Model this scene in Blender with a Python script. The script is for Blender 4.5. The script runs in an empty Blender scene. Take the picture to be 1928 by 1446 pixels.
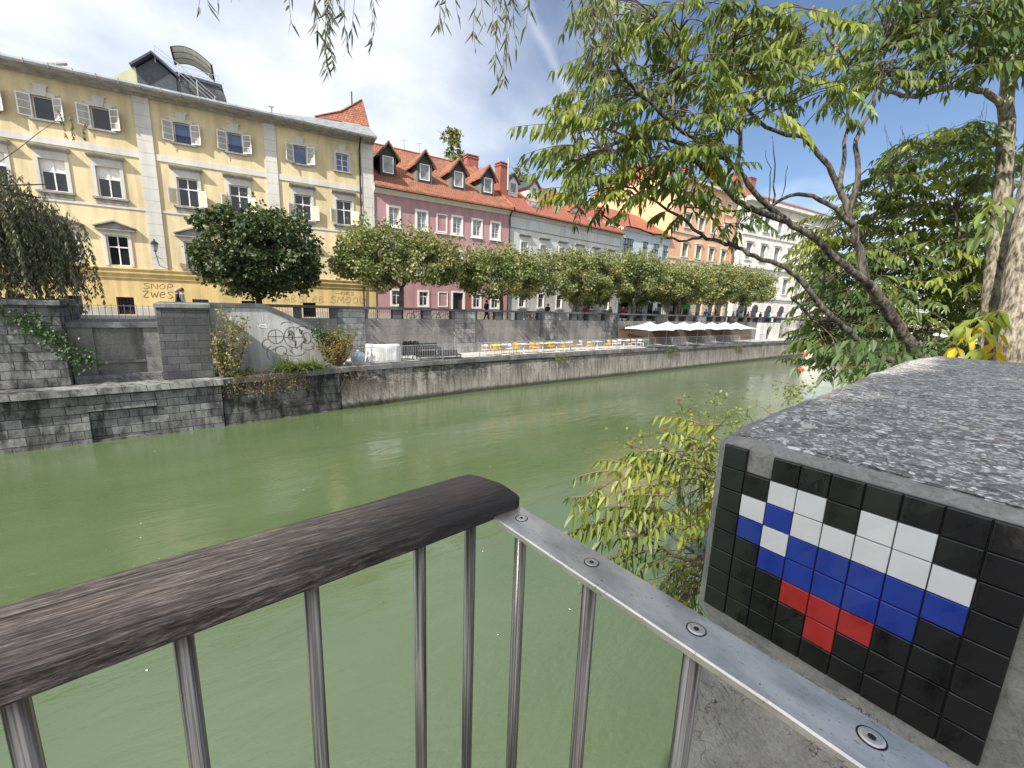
import bpy, math, random
from mathutils import Vector, Matrix
R = random.Random(7)
rad = math.radians
SC = bpy.context.scene
COL = SC.collection

# ------------------------------------------------------------------ camera model (eye at the origin, +X down the river, +Y across it)
FPX, CX, CY = 780.0, 964.0, 723.0
_p, _r = math.atan(148 / 780.0), math.atan(0.035)
UPC = Vector((math.sin(_r) * math.cos(_p), -math.cos(_r) * math.cos(_p), -math.sin(_p))).normalized()
D1 = Vector((367 - CX, 554 - CY, FPX)).normalized()
D1 = (D1 - UPC * D1.dot(UPC)).normalized()
DX = D1.cross(UPC)
def ray(u, v):
    c = Vector((u - CX, v - CY, FPX))
    return Vector((DX.dot(c), D1.dot(c), UPC.dot(c)))
def P(u, v, d):                     # the point seen at u, v at forward depth d
    return ray(u, v) * (d / FPX)
def on_y(u, v, y):
    r = ray(u, v); return r * (y / r.y)
def on_z(u, v, z):
    r = ray(u, v); return r * (z / r.z)

WATER, QUAY, STREET = -6.0, -3.75, -1.45

# ------------------------------------------------------------------ mesh builder
class MB:
    def __init__(s): s.v = []; s.f = []; s.m = []; s.mi = 0
    def face(s, pts, mi=None):
        n = len(s.v); s.v.extend([tuple(p) for p in pts]); s.f.append(tuple(range(n, n + len(pts)))); s.m.append(s.mi if mi is None else mi)
    def hexa(s, b, mi=None):        # b: 8 points, bottom ring then top ring
        n = len(s.v); s.v.extend([tuple(p) for p in b])
        for q in ((3, 2, 1, 0), (4, 5, 6, 7), (0, 1, 5, 4), (1, 2, 6, 5), (2, 3, 7, 6), (3, 0, 4, 7)):
            s.f.append(tuple(n + i for i in q)); s.m.append(s.mi if mi is None else mi)
    def box(s, x0, x1, y0, y1, z0, z1, M=None, mi=None):
        b = [Vector(c) for c in ((x0, y0, z0), (x1, y0, z0), (x1, y1, z0), (x0, y1, z0), (x0, y0, z1), (x1, y0, z1), (x1, y1, z1), (x0, y1, z1))]
        if M is not None: b = [M @ c for c in b]
        s.hexa(b, mi)
    def bbox(s, x0, x1, y0, y1, z0, z1, c=.01, M=None, mi=None):   # box with chamfered upper and vertical edges
        def ring(i, z): return [(x0 + i, y0, z), (x1 - i, y0, z), (x1, y0 + i, z), (x1, y1 - i, z), (x1 - i, y1, z), (x0 + i, y1, z), (x0, y1 - i, z), (x0, y0 + i, z)]
        def ring2(z): return [(x0 + c * 2, y0 + c, z), (x1 - c * 2, y0 + c, z), (x1 - c, y0 + c * 2, z), (x1 - c, y1 - c * 2, z), (x1 - c * 2, y1 - c, z), (x0 + c * 2, y1 - c, z), (x0 + c, y1 - c * 2, z), (x0 + c, y0 + c * 2, z)]
        s.loft([ring2(z0), ring(c, z0 + c), ring(c, z1 - c), ring2(z1)], M, mi)
    def loft(s, rings, M=None, mi=None, cap=True, closed=True):
        n0 = len(s.v); k = len(rings[0]); mi = s.mi if mi is None else mi
        for r in rings:
            for p in r: s.v.append(tuple(M @ Vector(p)) if M is not None else tuple(p))
        for i in range(len(rings) - 1):
            for j in range(k if closed else k - 1):
                a = n0 + i * k + j; b = n0 + i * k + (j + 1) % k
                s.f.append((a, b, b + k, a + k)); s.m.append(mi)
        if cap:
            s.f.append(tuple(n0 + j for j in reversed(range(k)))); s.m.append(mi)
            e = n0 + (len(rings) - 1) * k
            s.f.append(tuple(e + j for j in range(k))); s.m.append(mi)
    def tube(s, pts, rr, n=6, cap=True, mi=None):
        pts = [Vector(p) for p in pts]
        if not hasattr(rr, '__len__'): rr = [rr] * len(pts)
        rings = []; ref = None
        for i, p in enumerate(pts):
            d = (pts[min(i + 1, len(pts) - 1)] - pts[max(i - 1, 0)])
            if d.length < 1e-9: d = Vector((0, 0, 1))
            d.normalize()
            if ref is None: ref = Vector((1, 0, 0)) if abs(d.x) < .8 else Vector((0, 1, 0))
            a = (ref - d * ref.dot(d))
            if a.length < 1e-6: a = d.orthogonal()
            a.normalize(); ref = a; b = d.cross(a)
            rings.append([p + a * (rr[i] * math.cos(2 * math.pi * j / n)) + b * (rr[i] * math.sin(2 * math.pi * j / n)) for j in range(n)])
        s.loft(rings, None, mi, cap)
    def ribbon(s, pts, w, nrm, mi=None):        # flat painted stroke of width w lying on a wall with normal nrm
        pts = [Vector(p) for p in pts]; L = []; Rr = []
        for i, p in enumerate(pts):
            d = pts[min(i + 1, len(pts) - 1)] - pts[max(i - 1, 0)]
            if d.length < 1e-9: d = Vector((1, 0, 0))
            q = d.normalized().cross(nrm).normalized() * (w / 2); L.append(p - q); Rr.append(p + q)
        for i in range(len(pts) - 1): s.face([L[i], L[i + 1], Rr[i + 1], Rr[i]], mi)
    def disc(s, c, r, n=12, M=None, mi=None):
        s.face([(M @ Vector(p) if M is not None else p) for p in [(c[0] + r * math.cos(2 * math.pi * j / n), c[1] + r * math.sin(2 * math.pi * j / n), c[2]) for j in range(n)]], mi)
    def leaf(s, b, d, up, L, W, mi=None, fold=.25, bend=.15):
        d = d.normalized(); sd = d.cross(up)
        if sd.length < 1e-4: sd = d.orthogonal()
        sd.normalize(); u = sd.cross(d).normalized()
        t = b + d * L - u * (bend * L)
        l1 = b + d * (L * .28) + sd * (W * .5) + u * (W * fold); r1 = b + d * (L * .28) - sd * (W * .5) + u * (W * fold)
        l2 = b + d * (L * .62) + sd * (W * .38) + u * (W * fold * .6 - bend * L * .4); r2 = b + d * (L * .62) - sd * (W * .38) + u * (W * fold * .6 - bend * L * .4)
        n = len(s.v); s.v.extend([tuple(b), tuple(l1), tuple(l2), tuple(t), tuple(r2), tuple(r1)])
        k = s.mi if mi is None else mi
        s.f.append((n, n + 1, n + 2, n + 3)); s.f.append((n, n + 3, n + 4, n + 5)); s.m += [k, k]
    def card(s, c, d, nrm, L, W, mi=None):      # small leaf: a kite folded across
        d = d.normalized(); sd = d.cross(nrm)
        if sd.length < 1e-4: sd = d.orthogonal()
        sd.normalize(); u = sd.cross(d)
        n = len(s.v); s.v.extend([tuple(c), tuple(c + d * L * .45 + sd * W * .5 + u * W * .15), tuple(c + d * L), tuple(c + d * L * .45 - sd * W * .5 + u * W * .15)])
        k = s.mi if mi is None else mi
        s.f.append((n, n + 1, n + 2)); s.f.append((n, n + 2, n + 3)); s.m += [k, k]
    def mesh(s, name, mats, smooth=False):
        me = bpy.data.meshes.new(name); me.from_pydata(s.v, [], s.f)
        if not isinstance(mats, (list, tuple)): mats = [mats]
        for m in mats: me.materials.append(m)
        if len(mats) > 1: me.polygons.foreach_set('material_index', s.m)
        if smooth: me.polygons.foreach_set('use_smooth', [True] * len(s.f))
        me.update(); return me
    def build(s, name, mats, parent=None, smooth=False, **kw):
        o = bpy.data.objects.new(name, s.mesh(name, mats, smooth)); COL.objects.link(o)
        if parent is not None: attach(o, parent)
        tag(o, **kw); return o

def attach(o, parent):
    o.parent = parent
    r = parent
    while r.parent: r = r.parent
    if parent.parent is None: o.matrix_parent_inverse = Matrix.Translation(-Vector(parent.location))
def tag(o, label=None, cat=None, group=None, kind=None):
    if label: o['label'] = label
    if cat: o['category'] = cat
    if group: o['group'] = group
    if kind: o['kind'] = kind
    return o
def thing(name, label, cat, loc=(0, 0, 0), group=None):
    o = bpy.data.objects.new(name, None); COL.objects.link(o); o.location = loc; o.empty_display_size = .2
    return tag(o, label, cat, group)
KIDS = {}
def copy_tree(o, parent=None):
    c = o.copy(); COL.objects.link(c)
    if parent is not None: c.parent = parent
    for ch in list(o.children): copy_tree(ch, c)
    return c

# ------------------------------------------------------------------ materials
def newmat(name):
    m = bpy.data.materials.new(name); m.use_nodes = True
    return m, m.node_tree.nodes, m.node_tree.links, m.node_tree.nodes['Principled BSDF']
def ramp(N, stops):
    r = N.new('ShaderNodeValToRGB'); e = r.color_ramp.elements
    while len(e) < len(stops): e.new(.5)
    for k, (p, c) in zip(e, stops): k.position = p; k.color = (c[0], c[1], c[2], 1) if hasattr(c, '__len__') else (c, c, c, 1)
    return r
def coords(N, Lk, scale=(1, 1, 1), rot=(0, 0, 0)):
    t = N.new('ShaderNodeTexCoord'); mp = N.new('ShaderNodeMapping'); mp.inputs['Scale'].default_value = scale; mp.inputs['Rotation'].default_value = rot
    Lk.new(t.outputs['Object'], mp.inputs['Vector']); return mp.outputs['Vector']
def noise(N, Lk, vec, sc, det=6, rough=.6, dist=0):
    n = N.new('ShaderNodeTexNoise'); n.inputs['Scale'].default_value = sc; n.inputs['Detail'].default_value = det; n.inputs['Roughness'].default_value = rough; n.inputs['Distortion'].default_value = dist
    Lk.new(vec, n.inputs['Vector']); return n.outputs['Fac']
def mixc(N, Lk, fac, a, b, mode='MIX'):
    m = N.new('ShaderNodeMix'); m.data_type = 'RGBA'; m.blend_type = mode
    for s, x in ((0, fac), (6, a), (7, b)):
        if hasattr(x, 'links'): Lk.new(x, m.inputs[s])
        elif hasattr(x, '__len__'): m.inputs[s].default_value = (*x[:3], 1)
        else: m.inputs[s].default_value = x
    return m.outputs[2]
def math_(N, Lk, op, a, b=0.0, clamp=False):
    m = N.new('ShaderNodeMath'); m.operation = op; m.use_clamp = clamp
    for i, x in enumerate((a, b)):
        if hasattr(x, 'links'): Lk.new(x, m.inputs[i])
        else: m.inputs[i].default_value = x
    return m.outputs[0]
def bump(N, Lk, B, h, strength=.3, dist=.01):
    b = N.new('ShaderNodeBump'); b.inputs['Strength'].default_value = strength; b.inputs['Distance'].default_value = dist
    Lk.new(h, b.inputs['Height']); Lk.new(b.outputs['Normal'], B.inputs['Normal']); return b
def simple(name, c1, c2=None, sc=8, rough=.7, metal=0, bmp=.15, bdist=.01, stretch=(1, 1, 1), lo=.35, hi=.65, spec=None):
    m, N, L, B = newmat(name); c2 = c2 or tuple(x * .75 for x in c1)
    v = coords(N, L, stretch); n = noise(N, L, v, sc)
    r = ramp(N, [(lo, c2), (hi, c1)]); L.new(n, r.inputs[0]); L.new(r.outputs[0], B.inputs['Base Color'])
    B.inputs['Roughness'].default_value = rough; B.inputs['Metallic'].default_value = metal
    if spec is not None: B.inputs['Specular IOR Level'].default_value = spec
    if bmp: bump(N, L, B, n, bmp, bdist)
    return m
def plaster(name, c, dirt=.8, streak=.5, rough=.9):
    m, N, L, B = newmat(name)
    v = coords(N, L); a = noise(N, L, v, .45, 8, .65); s = noise(N, L, coords(N, L, (1.6, 1.6, .16)), 1.2, 6, .6); g = noise(N, L, v, 30, 4, .7)
    d = tuple(x * dirt for x in c); r = ramp(N, [(.3, d), (.62, c)]); L.new(a, r.inputs[0])
    rs = ramp(N, [(.36, 1 - .42 * streak), (.56, 1)]); L.new(s, rs.inputs[0])
    col = mixc(N, L, 1, r.outputs[0], rs.outputs[0], 'MULTIPLY'); rg = ramp(N, [(.3, .9), (.7, 1.05)]); L.new(g, rg.inputs[0])
    col = mixc(N, L, 1, col, rg.outputs[0], 'MULTIPLY')
    L.new(col, B.inputs['Base Color']); B.inputs['Roughness'].default_value = rough; bump(N, L, B, g, .25, .01); return m
def stone(name, c1, c2, mortar, bw=.95, bh=.38, msize=.012, stain=.6, dark=(.05, .05, .05), flat=False, bmp=.5, stainscale=.5, lo=.42, hi=.62):
    m, N, L, B = newmat(name)
    t = N.new('ShaderNodeTexCoord'); sep = N.new('ShaderNodeSeparateXYZ'); L.new(t.outputs['Object'], sep.inputs[0])
    cb = N.new('ShaderNodeCombineXYZ'); L.new(math_(N, L, 'ADD', sep.outputs[0], sep.outputs[1]), cb.inputs[0]); L.new(sep.outputs[1 if flat else 2], cb.inputs[1])
    br = N.new('ShaderNodeTexBrick'); br.inputs['Scale'].default_value = 1; br.inputs['Brick Width'].default_value = bw; br.inputs['Row Height'].default_value = bh
    br.inputs['Mortar Size'].default_value = msize; br.inputs['Mortar Smooth'].default_value = .4; br.inputs['Bias'].default_value = 0
    br.inputs['Color1'].default_value = (*c1, 1); br.inputs['Color2'].default_value = (*c2, 1); br.inputs['Mortar'].default_value = (*mortar, 1)
    wob = N.new('ShaderNodeTexNoise'); wob.inputs['Scale'].default_value = 1.3; L.new(t.outputs['Object'], wob.inputs['Vector'])
    vm = N.new('ShaderNodeVectorMath'); vm.operation = 'MULTIPLY_ADD'; L.new(wob.outputs['Color'], vm.inputs[0]); vm.inputs[1].default_value = (.05, .05, .05); L.new(cb.outputs[0], vm.inputs[2]); L.new(vm.outputs[0], br.inputs['Vector'])
    n1 = noise(N, L, coords(N, L, (1, 1, .22)), stainscale * 2.4, 8, .68); n2 = noise(N, L, t.outputs['Object'], 14, 8, .72); n3 = noise(N, L, t.outputs['Object'], stainscale, 6, .6)
    r1 = ramp(N, [(lo, 0), (hi, 1)]); L.new(math_(N, L, 'ADD', math_(N, L, 'MULTIPLY', n1, .6), math_(N, L, 'MULTIPLY', n3, .4)), r1.inputs[0])
    col = mixc(N, L, math_(N, L, 'MULTIPLY', r1.outputs[0], stain), br.outputs['Color'], dark)
    r2 = ramp(N, [(.25, .55), (.55, 1.0), (.75, 1.25)]); L.new(n2, r2.inputs[0]); col = mixc(N, L, 1, col, r2.outputs[0], 'MULTIPLY')
    L.new(col, B.inputs['Base Color']); B.inputs['Roughness'].default_value = .92; B.inputs['Specular IOR Level'].default_value = .2
    h = math_(N, L, 'SUBTRACT', math_(N, L, 'MULTIPLY', n2, .6), br.outputs['Fac']); bump(N, L, B, h, bmp, .02); return m
def concrete_quay(name):            # weathered river wall: cast blocks, black crust patches, pale lime runs, dark water line
    m, N, L, B = newmat(name)
    t = N.new('ShaderNodeTexCoord'); sep = N.new('ShaderNodeSeparateXYZ'); L.new(t.outputs['Object'], sep.inputs[0])
    base = ramp(N, [(.3, (.17, .155, .135)), (.5, (.27, .25, .22)), (.7, (.38, .36, .32))]); L.new(noise(N, L, coords(N, L, (1, 1, .3)), 1.3, 8, .68), base.inputs[0])
    runs = ramp(N, [(.45, 0), (.7, 1)]); L.new(noise(N, L, coords(N, L, (2.6, 2.6, .12)), 1.4, 5, .6), runs.inputs[0])
    col = mixc(N, L, math_(N, L, 'MULTIPLY', runs.outputs[0], .55), base.outputs[0], (.46, .42, .36))
    r3 = ramp(N, [(.5, 0), (.68, 1)]); L.new(noise(N, L, coords(N, L, (3.4, 3.4, .1)), 1.7, 5, .6), r3.inputs[0]); col = mixc(N, L, math_(N, L, 'MULTIPLY', r3.outputs[0], .8), col, (.05, .05, .047))
    crust = ramp(N, [(.44, 0), (.51, 1)]); big = noise(N, L, t.outputs['Object'], .33, 3, .5); fine = noise(N, L, coords(N, L, (1, 1, 1.8)), 3.2, 9, .75)
    L.new(math_(N, L, 'ADD', math_(N, L, 'MULTIPLY', big, .5), math_(N, L, 'MULTIPLY', fine, .5)), crust.inputs[0]); 
    top = N.new('ShaderNodeMapRange'); top.inputs[1].default_value = -5.6; top.inputs[2].default_value = -4.3; L.new(sep.outputs[2], top.inputs[0])
    left = N.new('ShaderNodeMapRange'); left.inputs[1].default_value = 26; left.inputs[2].default_value = 8; left.inputs[3].default_value = .42; L.new(sep.outputs[0], left.inputs[0])
    col = mixc(N, L, math_(N, L, 'MULTIPLY', math_(N, L, 'MULTIPLY', crust.outputs[0], top.outputs[0]), left.outputs[0]), col, (.02, .019, .018))
    wl = N.new('ShaderNodeMapRange'); wl.inputs[1].default_value = -5.62; wl.inputs[2].default_value = -5.82; L.new(math_(N, L, 'ADD', sep.outputs[2], math_(N, L, 'MULTIPLY', math_(N, L, 'SUBTRACT', fine, .5), .5)), wl.inputs[0])
    col = mixc(N, L, math_(N, L, 'MULTIPLY', wl.outputs[0], .92), col, (.032, .034, .02))
    g = noise(N, L, t.outputs['Object'], 12, 8, .72); rg = ramp(N, [(.25, .6), (.6, 1.05), (.8, 1.3)]); L.new(g, rg.inputs[0]); col = mixc(N, L, 1, col, rg.outputs[0], 'MULTIPLY')
    L.new(col, B.inputs['Base Color']); B.inputs['Roughness'].default_value = .93; bump(N, L, B, math_(N, L, 'ADD', g, fine), .6, .04); return m
def roof_tiles(name, c1, c2, c3):
    m, N, L, B = newmat(name)
    t = N.new('ShaderNodeTexCoord'); sep = N.new('ShaderNodeSeparateXYZ'); L.new(t.outputs['Object'], sep.inputs[0])
    cb = N.new('ShaderNodeCombineXYZ'); L.new(sep.outputs[0], cb.inputs[0]); L.new(math_(N, L, 'MULTIPLY', sep.outputs[2], 1.4), cb.inputs[1])
    br = N.new('ShaderNodeTexBrick'); br.inputs['Scale'].default_value = 1; br.inputs['Brick Width'].default_value = .19; br.inputs['Row Height'].default_value = .23; br.inputs['Mortar Size'].default_value = .012; br.inputs['Mortar Smooth'].default_value = .3
    br.inputs['Color1'].default_value = (*c1, 1); br.inputs['Color2'].default_value = (*c2, 1); br.inputs['Mortar'].default_value = (.05, .03, .022, 1); L.new(cb.outputs[0], br.inputs['Vector'])
    n = noise(N, L, t.outputs['Object'], 1.1, 8, .7); r = ramp(N, [(.48, 0), (.66, 1)]); L.new(n, r.inputs[0]); col = mixc(N, L, math_(N, L, 'MULTIPLY', r.outputs[0], .75), br.outputs['Color'], c3)
    n2 = noise(N, L, t.outputs['Object'], 7, 5, .7); r2 = ramp(N, [(.3, .6), (.7, 1.25)]); L.new(n2, r2.inputs[0]); col = mixc(N, L, 1, col, r2.outputs[0], 'MULTIPLY')
    L.new(col, B.inputs['Base Color']); B.inputs['Roughness'].default_value = .85
    saw = math_(N, L, 'FRACT', math_(N, L, 'MULTIPLY', sep.outputs[2], 1.4 / .23)); bump(N, L, B, math_(N, L, 'SUBTRACT', math_(N, L, 'ADD', math_(N, L, 'MULTIPLY', n2, .4), math_(N, L, 'SUBTRACT', 1, saw)), br.outputs['Fac']), .8, .05); return m
def leafmat(name, c, trans=.35, var=.25, rough=.45):
    m, N, L, B = newmat(name)
    g = N.new('ShaderNodeNewGeometry'); r = ramp(N, [(0, tuple(x * (1 - var) for x in c)), (1, tuple(min(1, x * (1 + var)) for x in c))])
    L.new(g.outputs['Random Per Island'], r.inputs[0]); L.new(r.outputs[0], B.inputs['Base Color']); B.inputs['Roughness'].default_value = rough; B.inputs['Specular IOR Level'].default_value = .35
    tr = N.new('ShaderNodeBsdfTranslucent'); tc = mixc(N, L, 1, r.outputs[0], (1.5, 1.45, .6), 'MULTIPLY'); L.new(tc, tr.inputs['Color'])
    mx = N.new('ShaderNodeMixShader'); mx.inputs[0].default_value = trans; L.new(B.outputs[0], mx.inputs[1]); L.new(tr.outputs[0], mx.inputs[2])
    L.new(mx.outputs[0], N['Material Output'].inputs['Surface']); return m
def glassmat(name, c, rough=.05, cur=None):
    m, N, L, B = newmat(name); B.inputs['Roughness'].default_value = rough; B.inputs['Specular IOR Level'].default_value = .6
    n = noise(N, L, coords(N, L), 1.7, 3, .5); r = ramp(N, [(.35, c), (.65, cur or tuple(x * 1.6 for x in c))]); L.new(n, r.inputs[0]); L.new(r.outputs[0], B.inputs['Base Color'])
    bump(N, L, B, noise(N, L, coords(N, L), .8, 2, .5), .06, .05); return m

M = {}
M['yellow'] = plaster('yellow_plaster', (.72, .595, .36), .82, .5)
M['yellow_base'] = plaster('ochre_plaster', (.66, .50, .225), .8, .6)
M['trim'] = plaster('pale_grey_trim', (.62, .60, .56), .85, .35)
M['hood'] = simple('weathered_hood', (.36, .34, .31), (.20, .19, .175), 3, .9)
M['white'] = simple('white_window_paint', (.80, .79, .76), (.66, .65, .62), 6, .5, bmp=.03)
M['cream'] = simple('cream_paint', (.70, .66, .55), (.56, .52, .43), 6, .6, bmp=.03)
M['glass_dark'] = glassmat('dark_window_glass', (.012, .014, .018))
M['glass_blue'] = glassmat('curtained_glass_blue', (.03, .06, .16), .15, (.07, .13, .30))
M['glass_grey'] = glassmat('curtained_glass_grey', (.10, .12, .13), .1, (.30, .32, .32))
M['interior'] = simple('dark_room', (.018, .016, .015), None, 3, .9)
M['black_iron'] = simple('black_iron', (.02, .02, .022), None, 20, .5, .3)
M['zinc'] = simple('zinc_sheet', (.36, .38, .39), (.24, .255, .265), 2.2, .45, .35, .1, stretch=(1, 1, .5))
M['gutter'] = simple('gutter_metal', (.52, .54, .56), (.36, .38, .40), 2, .4, .5, .05)
M['slate'] = simple('dark_slate', (.055, .065, .085), (.03, .035, .045), 5, .6)
M['pink'] = plaster('pink_plaster', (.47, .27, .29), .82, .5)
M['plinth'] = plaster('grey_plinth', (.45, .42, .38), .75, .6)
M['whiteplaster'] = plaster('white_plaster', (.62, .63, .62), .88, .35)
M['blueplaster'] = plaster('pale_blue_plaster', (.50, .57, .66), .9, .3)
M['orange'] = plaster('orange_plaster', (.76, .44, .28), .9, .3)
M['orangefire'] = plaster('orange_firewall', (.84, .50, .27), .88, .3)
M['stonewhite'] = plaster('white_ashlar', (.72, .70, .66), .82, .4)
M['tiles_old'] = roof_tiles('old_clay_tiles', (.30, .10, .055), (.40, .155, .08), (.10, .065, .045))
M['tiles_new'] = roof_tiles('new_clay_tiles', (.36, .10, .06), (.42, .13, .075), (.22, .08, .05))
M['dormer'] = simple('dark_dormer_boards_and_shade', (.05, .055, .05), (.028, .03, .028), 6, .7, stretch=(1, 1, .3))  # dark boards; on dormer fronts the tone stands in for overhang shade
M['dormer_green'] = simple('grey_green_boards', (.17, .19, .165), (.10, .115, .10), 4, .7)
M['brick'] = stone('chimney_brick', (.42, .12, .08), (.34, .10, .07), (.30, .22, .18), .24, .08, .008, .3, flat=False)
M['blocks'] = stone('grey_limestone_blocks', (.40, .395, .385), (.25, .25, .25), (.085, .083, .08), .85, .36, .011, .85, (.06, .06, .064), lo=.45, hi=.55, bmp=.9)
M['blocks_old'] = stone('old_stained_blocks', (.30, .30, .295), (.15, .15, .152), (.04, .04, .04), .78, .34, .013, .9, (.035, .035, .036), lo=.44, hi=.60, bmp=1.0, stainscale=1.7)
M['crust_blocks'] = stone('black_crusted_blocks', (.20, .195, .185), (.13, .128, .12), (.05, .05, .048), 1.3, .42, .012, .92, (.028, .027, .025), lo=.42, hi=.56, bmp=1.0, stainscale=1.3)
M['blocks_dark'] = stone('dark_limestone_blocks', (.155, .155, .16), (.085, .085, .09), (.035, .035, .035), .8, .34, .011, .6, (.035, .035, .038))
M['upperwall'] = stone('upper_quay_wall', (.30, .29, .275), (.26, .25, .24), (.2, .195, .185), 2.6, .55, .006, .75, (.085, .083, .08))
M['coping'] = stone('stone_coping', (.30, .30, .30), (.22, .22, .222), (.06, .06, .06), 1.5, .9, .01, .85, (.06, .06, .062))
M['rail_stone'] = stone('dark_balustrade_stone', (.17, .175, .18), (.12, .125, .13), (.05, .05, .05), 1.7, 1.2, .01, .7, (.045, .046, .05))
M['quaywall'] = concrete_quay('weathered_quay_concrete')
M['stairwall'] = plaster('grey_white_stair_wall', (.50, .50, .49), .7, 1.0)
M['pavement'] = simple('pale_paving', (.52, .50, .46), (.40, .385, .36), 2.5, .9)
M['street'] = simple('street_paving', (.36, .34, .31), (.28, .265, .245), 2, .9)
M['earth'] = simple('bank_earth', (.10, .085, .06), (.05, .05, .03), 3, .95, bmp=.6, bdist=.05)
M['galv'] = simple('galvanised_steel', (.52, .54, .56), (.40, .42, .44), 10, .42, .6, .02)
M['shade_brown'] = simple('brown_wall_shade_and_counter', (.16, .10, .065), (.085, .055, .038), 4, .8, stretch=(6, 6, .4))  # brown paints the wall's shade under the parasols; also the stall counter
M['canvas'] = simple('white_canvas', (.86, .85, .82), (.78, .77, .74), 2, .8, bmp=.05)
M['tarp'] = simple('white_tarpaulin', (.82, .82, .80), (.62, .62, .60), 2.5, .6, bmp=.7, bdist=.06, stretch=(1, 1, .45))
M['chair_yellow'] = simple('yellow_chair_paint', (.78, .44, .03), (.66, .36, .02), 9, .4, bmp=0)
M['chair_pale'] = simple('pale_pink_chair_paint', (.66, .50, .44), (.56, .42, .38), 9, .45, bmp=0)
M['chair_white'] = simple('white_chair_paint', (.78, .77, .74), (.66, .65, .62), 9, .45, bmp=0)
M['black_plastic'] = simple('black_plastic', (.018, .018, .02), (.03, .03, .032), 9, .5, bmp=.05)
M['bark_plane'] = simple('plane_bark', (.17, .145, .105), (.07, .06, .045), 6, .95, bmp=.6, stretch=(1, 1, .5))
M['bark'] = simple('ailanthus_bark', (.16, .138, .11), (.020, .017, .014), 22, .95, bmp=1.0, bdist=.03, stretch=(1, 1, .3), lo=.40, hi=.62)
M['bark_light'] = simple('pale_striped_bark', (.34, .30, .225), (.055, .045, .034), 26, .95, bmp=1.0, bdist=.03, stretch=(1, 1, .3), lo=.36, hi=.62)
M['twig'] = simple('grey_twig', (.12, .095, .07), (.06, .045, .035), 20, .9)
M['redtwig'] = simple('reddish_leaf_stalk', (.17, .10, .05), (.11, .07, .035), 20, .7)
M['drytwig'] = simple('dry_vine', (.15, .12, .09), (.07, .055, .045), 20, .95)
M['paint_black'] = simple('black_spray_paint', (.05, .045, .04), (.16, .13, .09), 7, .8, bmp=0)
M['paint_white'] = simple('white_spray_paint', (.75, .75, .74), None, 5, .8, bmp=0)
M['plane_a'] = leafmat('plane_leaf_green', (.18, .22, .085)); M['plane_b'] = leafmat('plane_leaf_pale', (.32, .34, .165)); M['plane_c'] = leafmat('plane_leaf_dark', (.07, .10, .036)); M['plane_d'] = leafmat('plane_leaf_dry', (.33, .27, .11))
M['dark_a'] = leafmat('maple_leaf_dark', (.040, .066, .026), .22); M['dark_b'] = leafmat('maple_leaf_mid', (.068, .10, .04), .25); M['dark_c'] = leafmat('maple_leaf_grey', (.11, .135, .075), .25)
M['will_a'] = leafmat('willow_leaf_grey', (.155, .165, .112), .3); M['will_b'] = leafmat('willow_leaf_dark', (.095, .105, .068), .25); M['will_c'] = leafmat('willow_leaf_pale', (.25, .25, .17), .3)
M['ail_a'] = leafmat('ailanthus_leaf_green', (.165, .215, .052), .42); M['ail_b'] = leafmat('ailanthus_leaf_mid', (.112, .160, .048), .38); M['ail_c'] = leafmat('ailanthus_leaf_dark', (.07, .118, .042), .35); M['ail_y'] = leafmat('ailanthus_leaf_yellow', (.55, .42, .03), .45); M['ail_l'] = leafmat('ailanthus_leaf_lime', (.26, .31, .06), .45)
M['shrub'] = leafmat('shrub_leaf_pale', (.24, .25, .10), .35); M['rust'] = leafmat('rusty_dry_leaf', (.26, .13, .05), .3); M['ivy'] = leafmat('ivy_leaf', (.05, .105, .03), .25); M['grass'] = leafmat('grass_blade', (.13, .19, .06), .3)
M['hip'] = simple('red_rose_hip', (.45, .03, .015), (.35, .03, .015), 9, .4, bmp=0); M['petal'] = leafmat('orange_red_petal', (.75, .16, .05), .3)
M['skin'] = simple('skin', (.50, .30, .21), None, 8, .6, bmp=0)
M['hair_dark'] = simple('dark_hair', (.03, .022, .017), None, 30, .6); M['hair_grey'] = simple('grey_hair', (.32, .31, .30), None, 30, .6); M['hair_fair'] = simple('fair_hair', (.33, .21, .10), None, 30, .6)
QUAY = -3.65
UP = Vector((0, 0, 1))
# ------------------------------------------------------------------ setting: water, ground, quay walk
def water_material():
    m, N, L, B = newmat('river_water')
    v = coords(N, L, (.35, .8, 1), (0, 0, .12)); a = noise(N, L, v, .35, 4, .55); r = ramp(N, [(.3, (.074, .107, .046)), (.7, (.094, .126, .061))]); L.new(a, r.inputs[0])
    L.new(r.outputs[0], B.inputs['Base Color']); B.inputs['Roughness'].default_value = .015; B.inputs['IOR'].default_value = 1.85
    w1 = noise(N, L, coords(N, L, (.55, 1.5, 1), (0, 0, .1)), 1.5, 6, .62, .6); w2 = noise(N, L, coords(N, L, (.8, 2.2, 1), (0, 0, -.25)), 5.5, 3, .5, .3)
    patch = ramp(N, [(.40, .05), (.62, 1)]); L.new(noise(N, L, coords(N, L, (.5, 1, 1)), .22, 3, .5), patch.inputs[0])
    h = math_(N, L, 'ADD', math_(N, L, 'MULTIPLY', w1, .5), math_(N, L, 'MULTIPLY', math_(N, L, 'MULTIPLY', w2, patch.outputs[0]), .45))
    bump(N, L, B, math_(N, L, 'ADD', h, math_(N, L, 'MULTIPLY', noise(N, L, coords(N, L, (.35, 1.0, 1), (0, 0, .18)), .6, 3, .5, .4), 1.5)), .6, .048); return m
M['water'] = water_material()
mb = MB()
for i in range(6):
    for j in range(4):
        x0, x1 = -120 + i * 90, -30 + i * 90; y0, y1 = -6 + j * 9, 3 + j * 9
        mb.face([(x0, y0, WATER), (x1, y0, WATER), (x1, y1, WATER), (x0, y1, WATER)])
mb.build('river_water', M['water'], kind='structure')
mb = MB()
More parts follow.
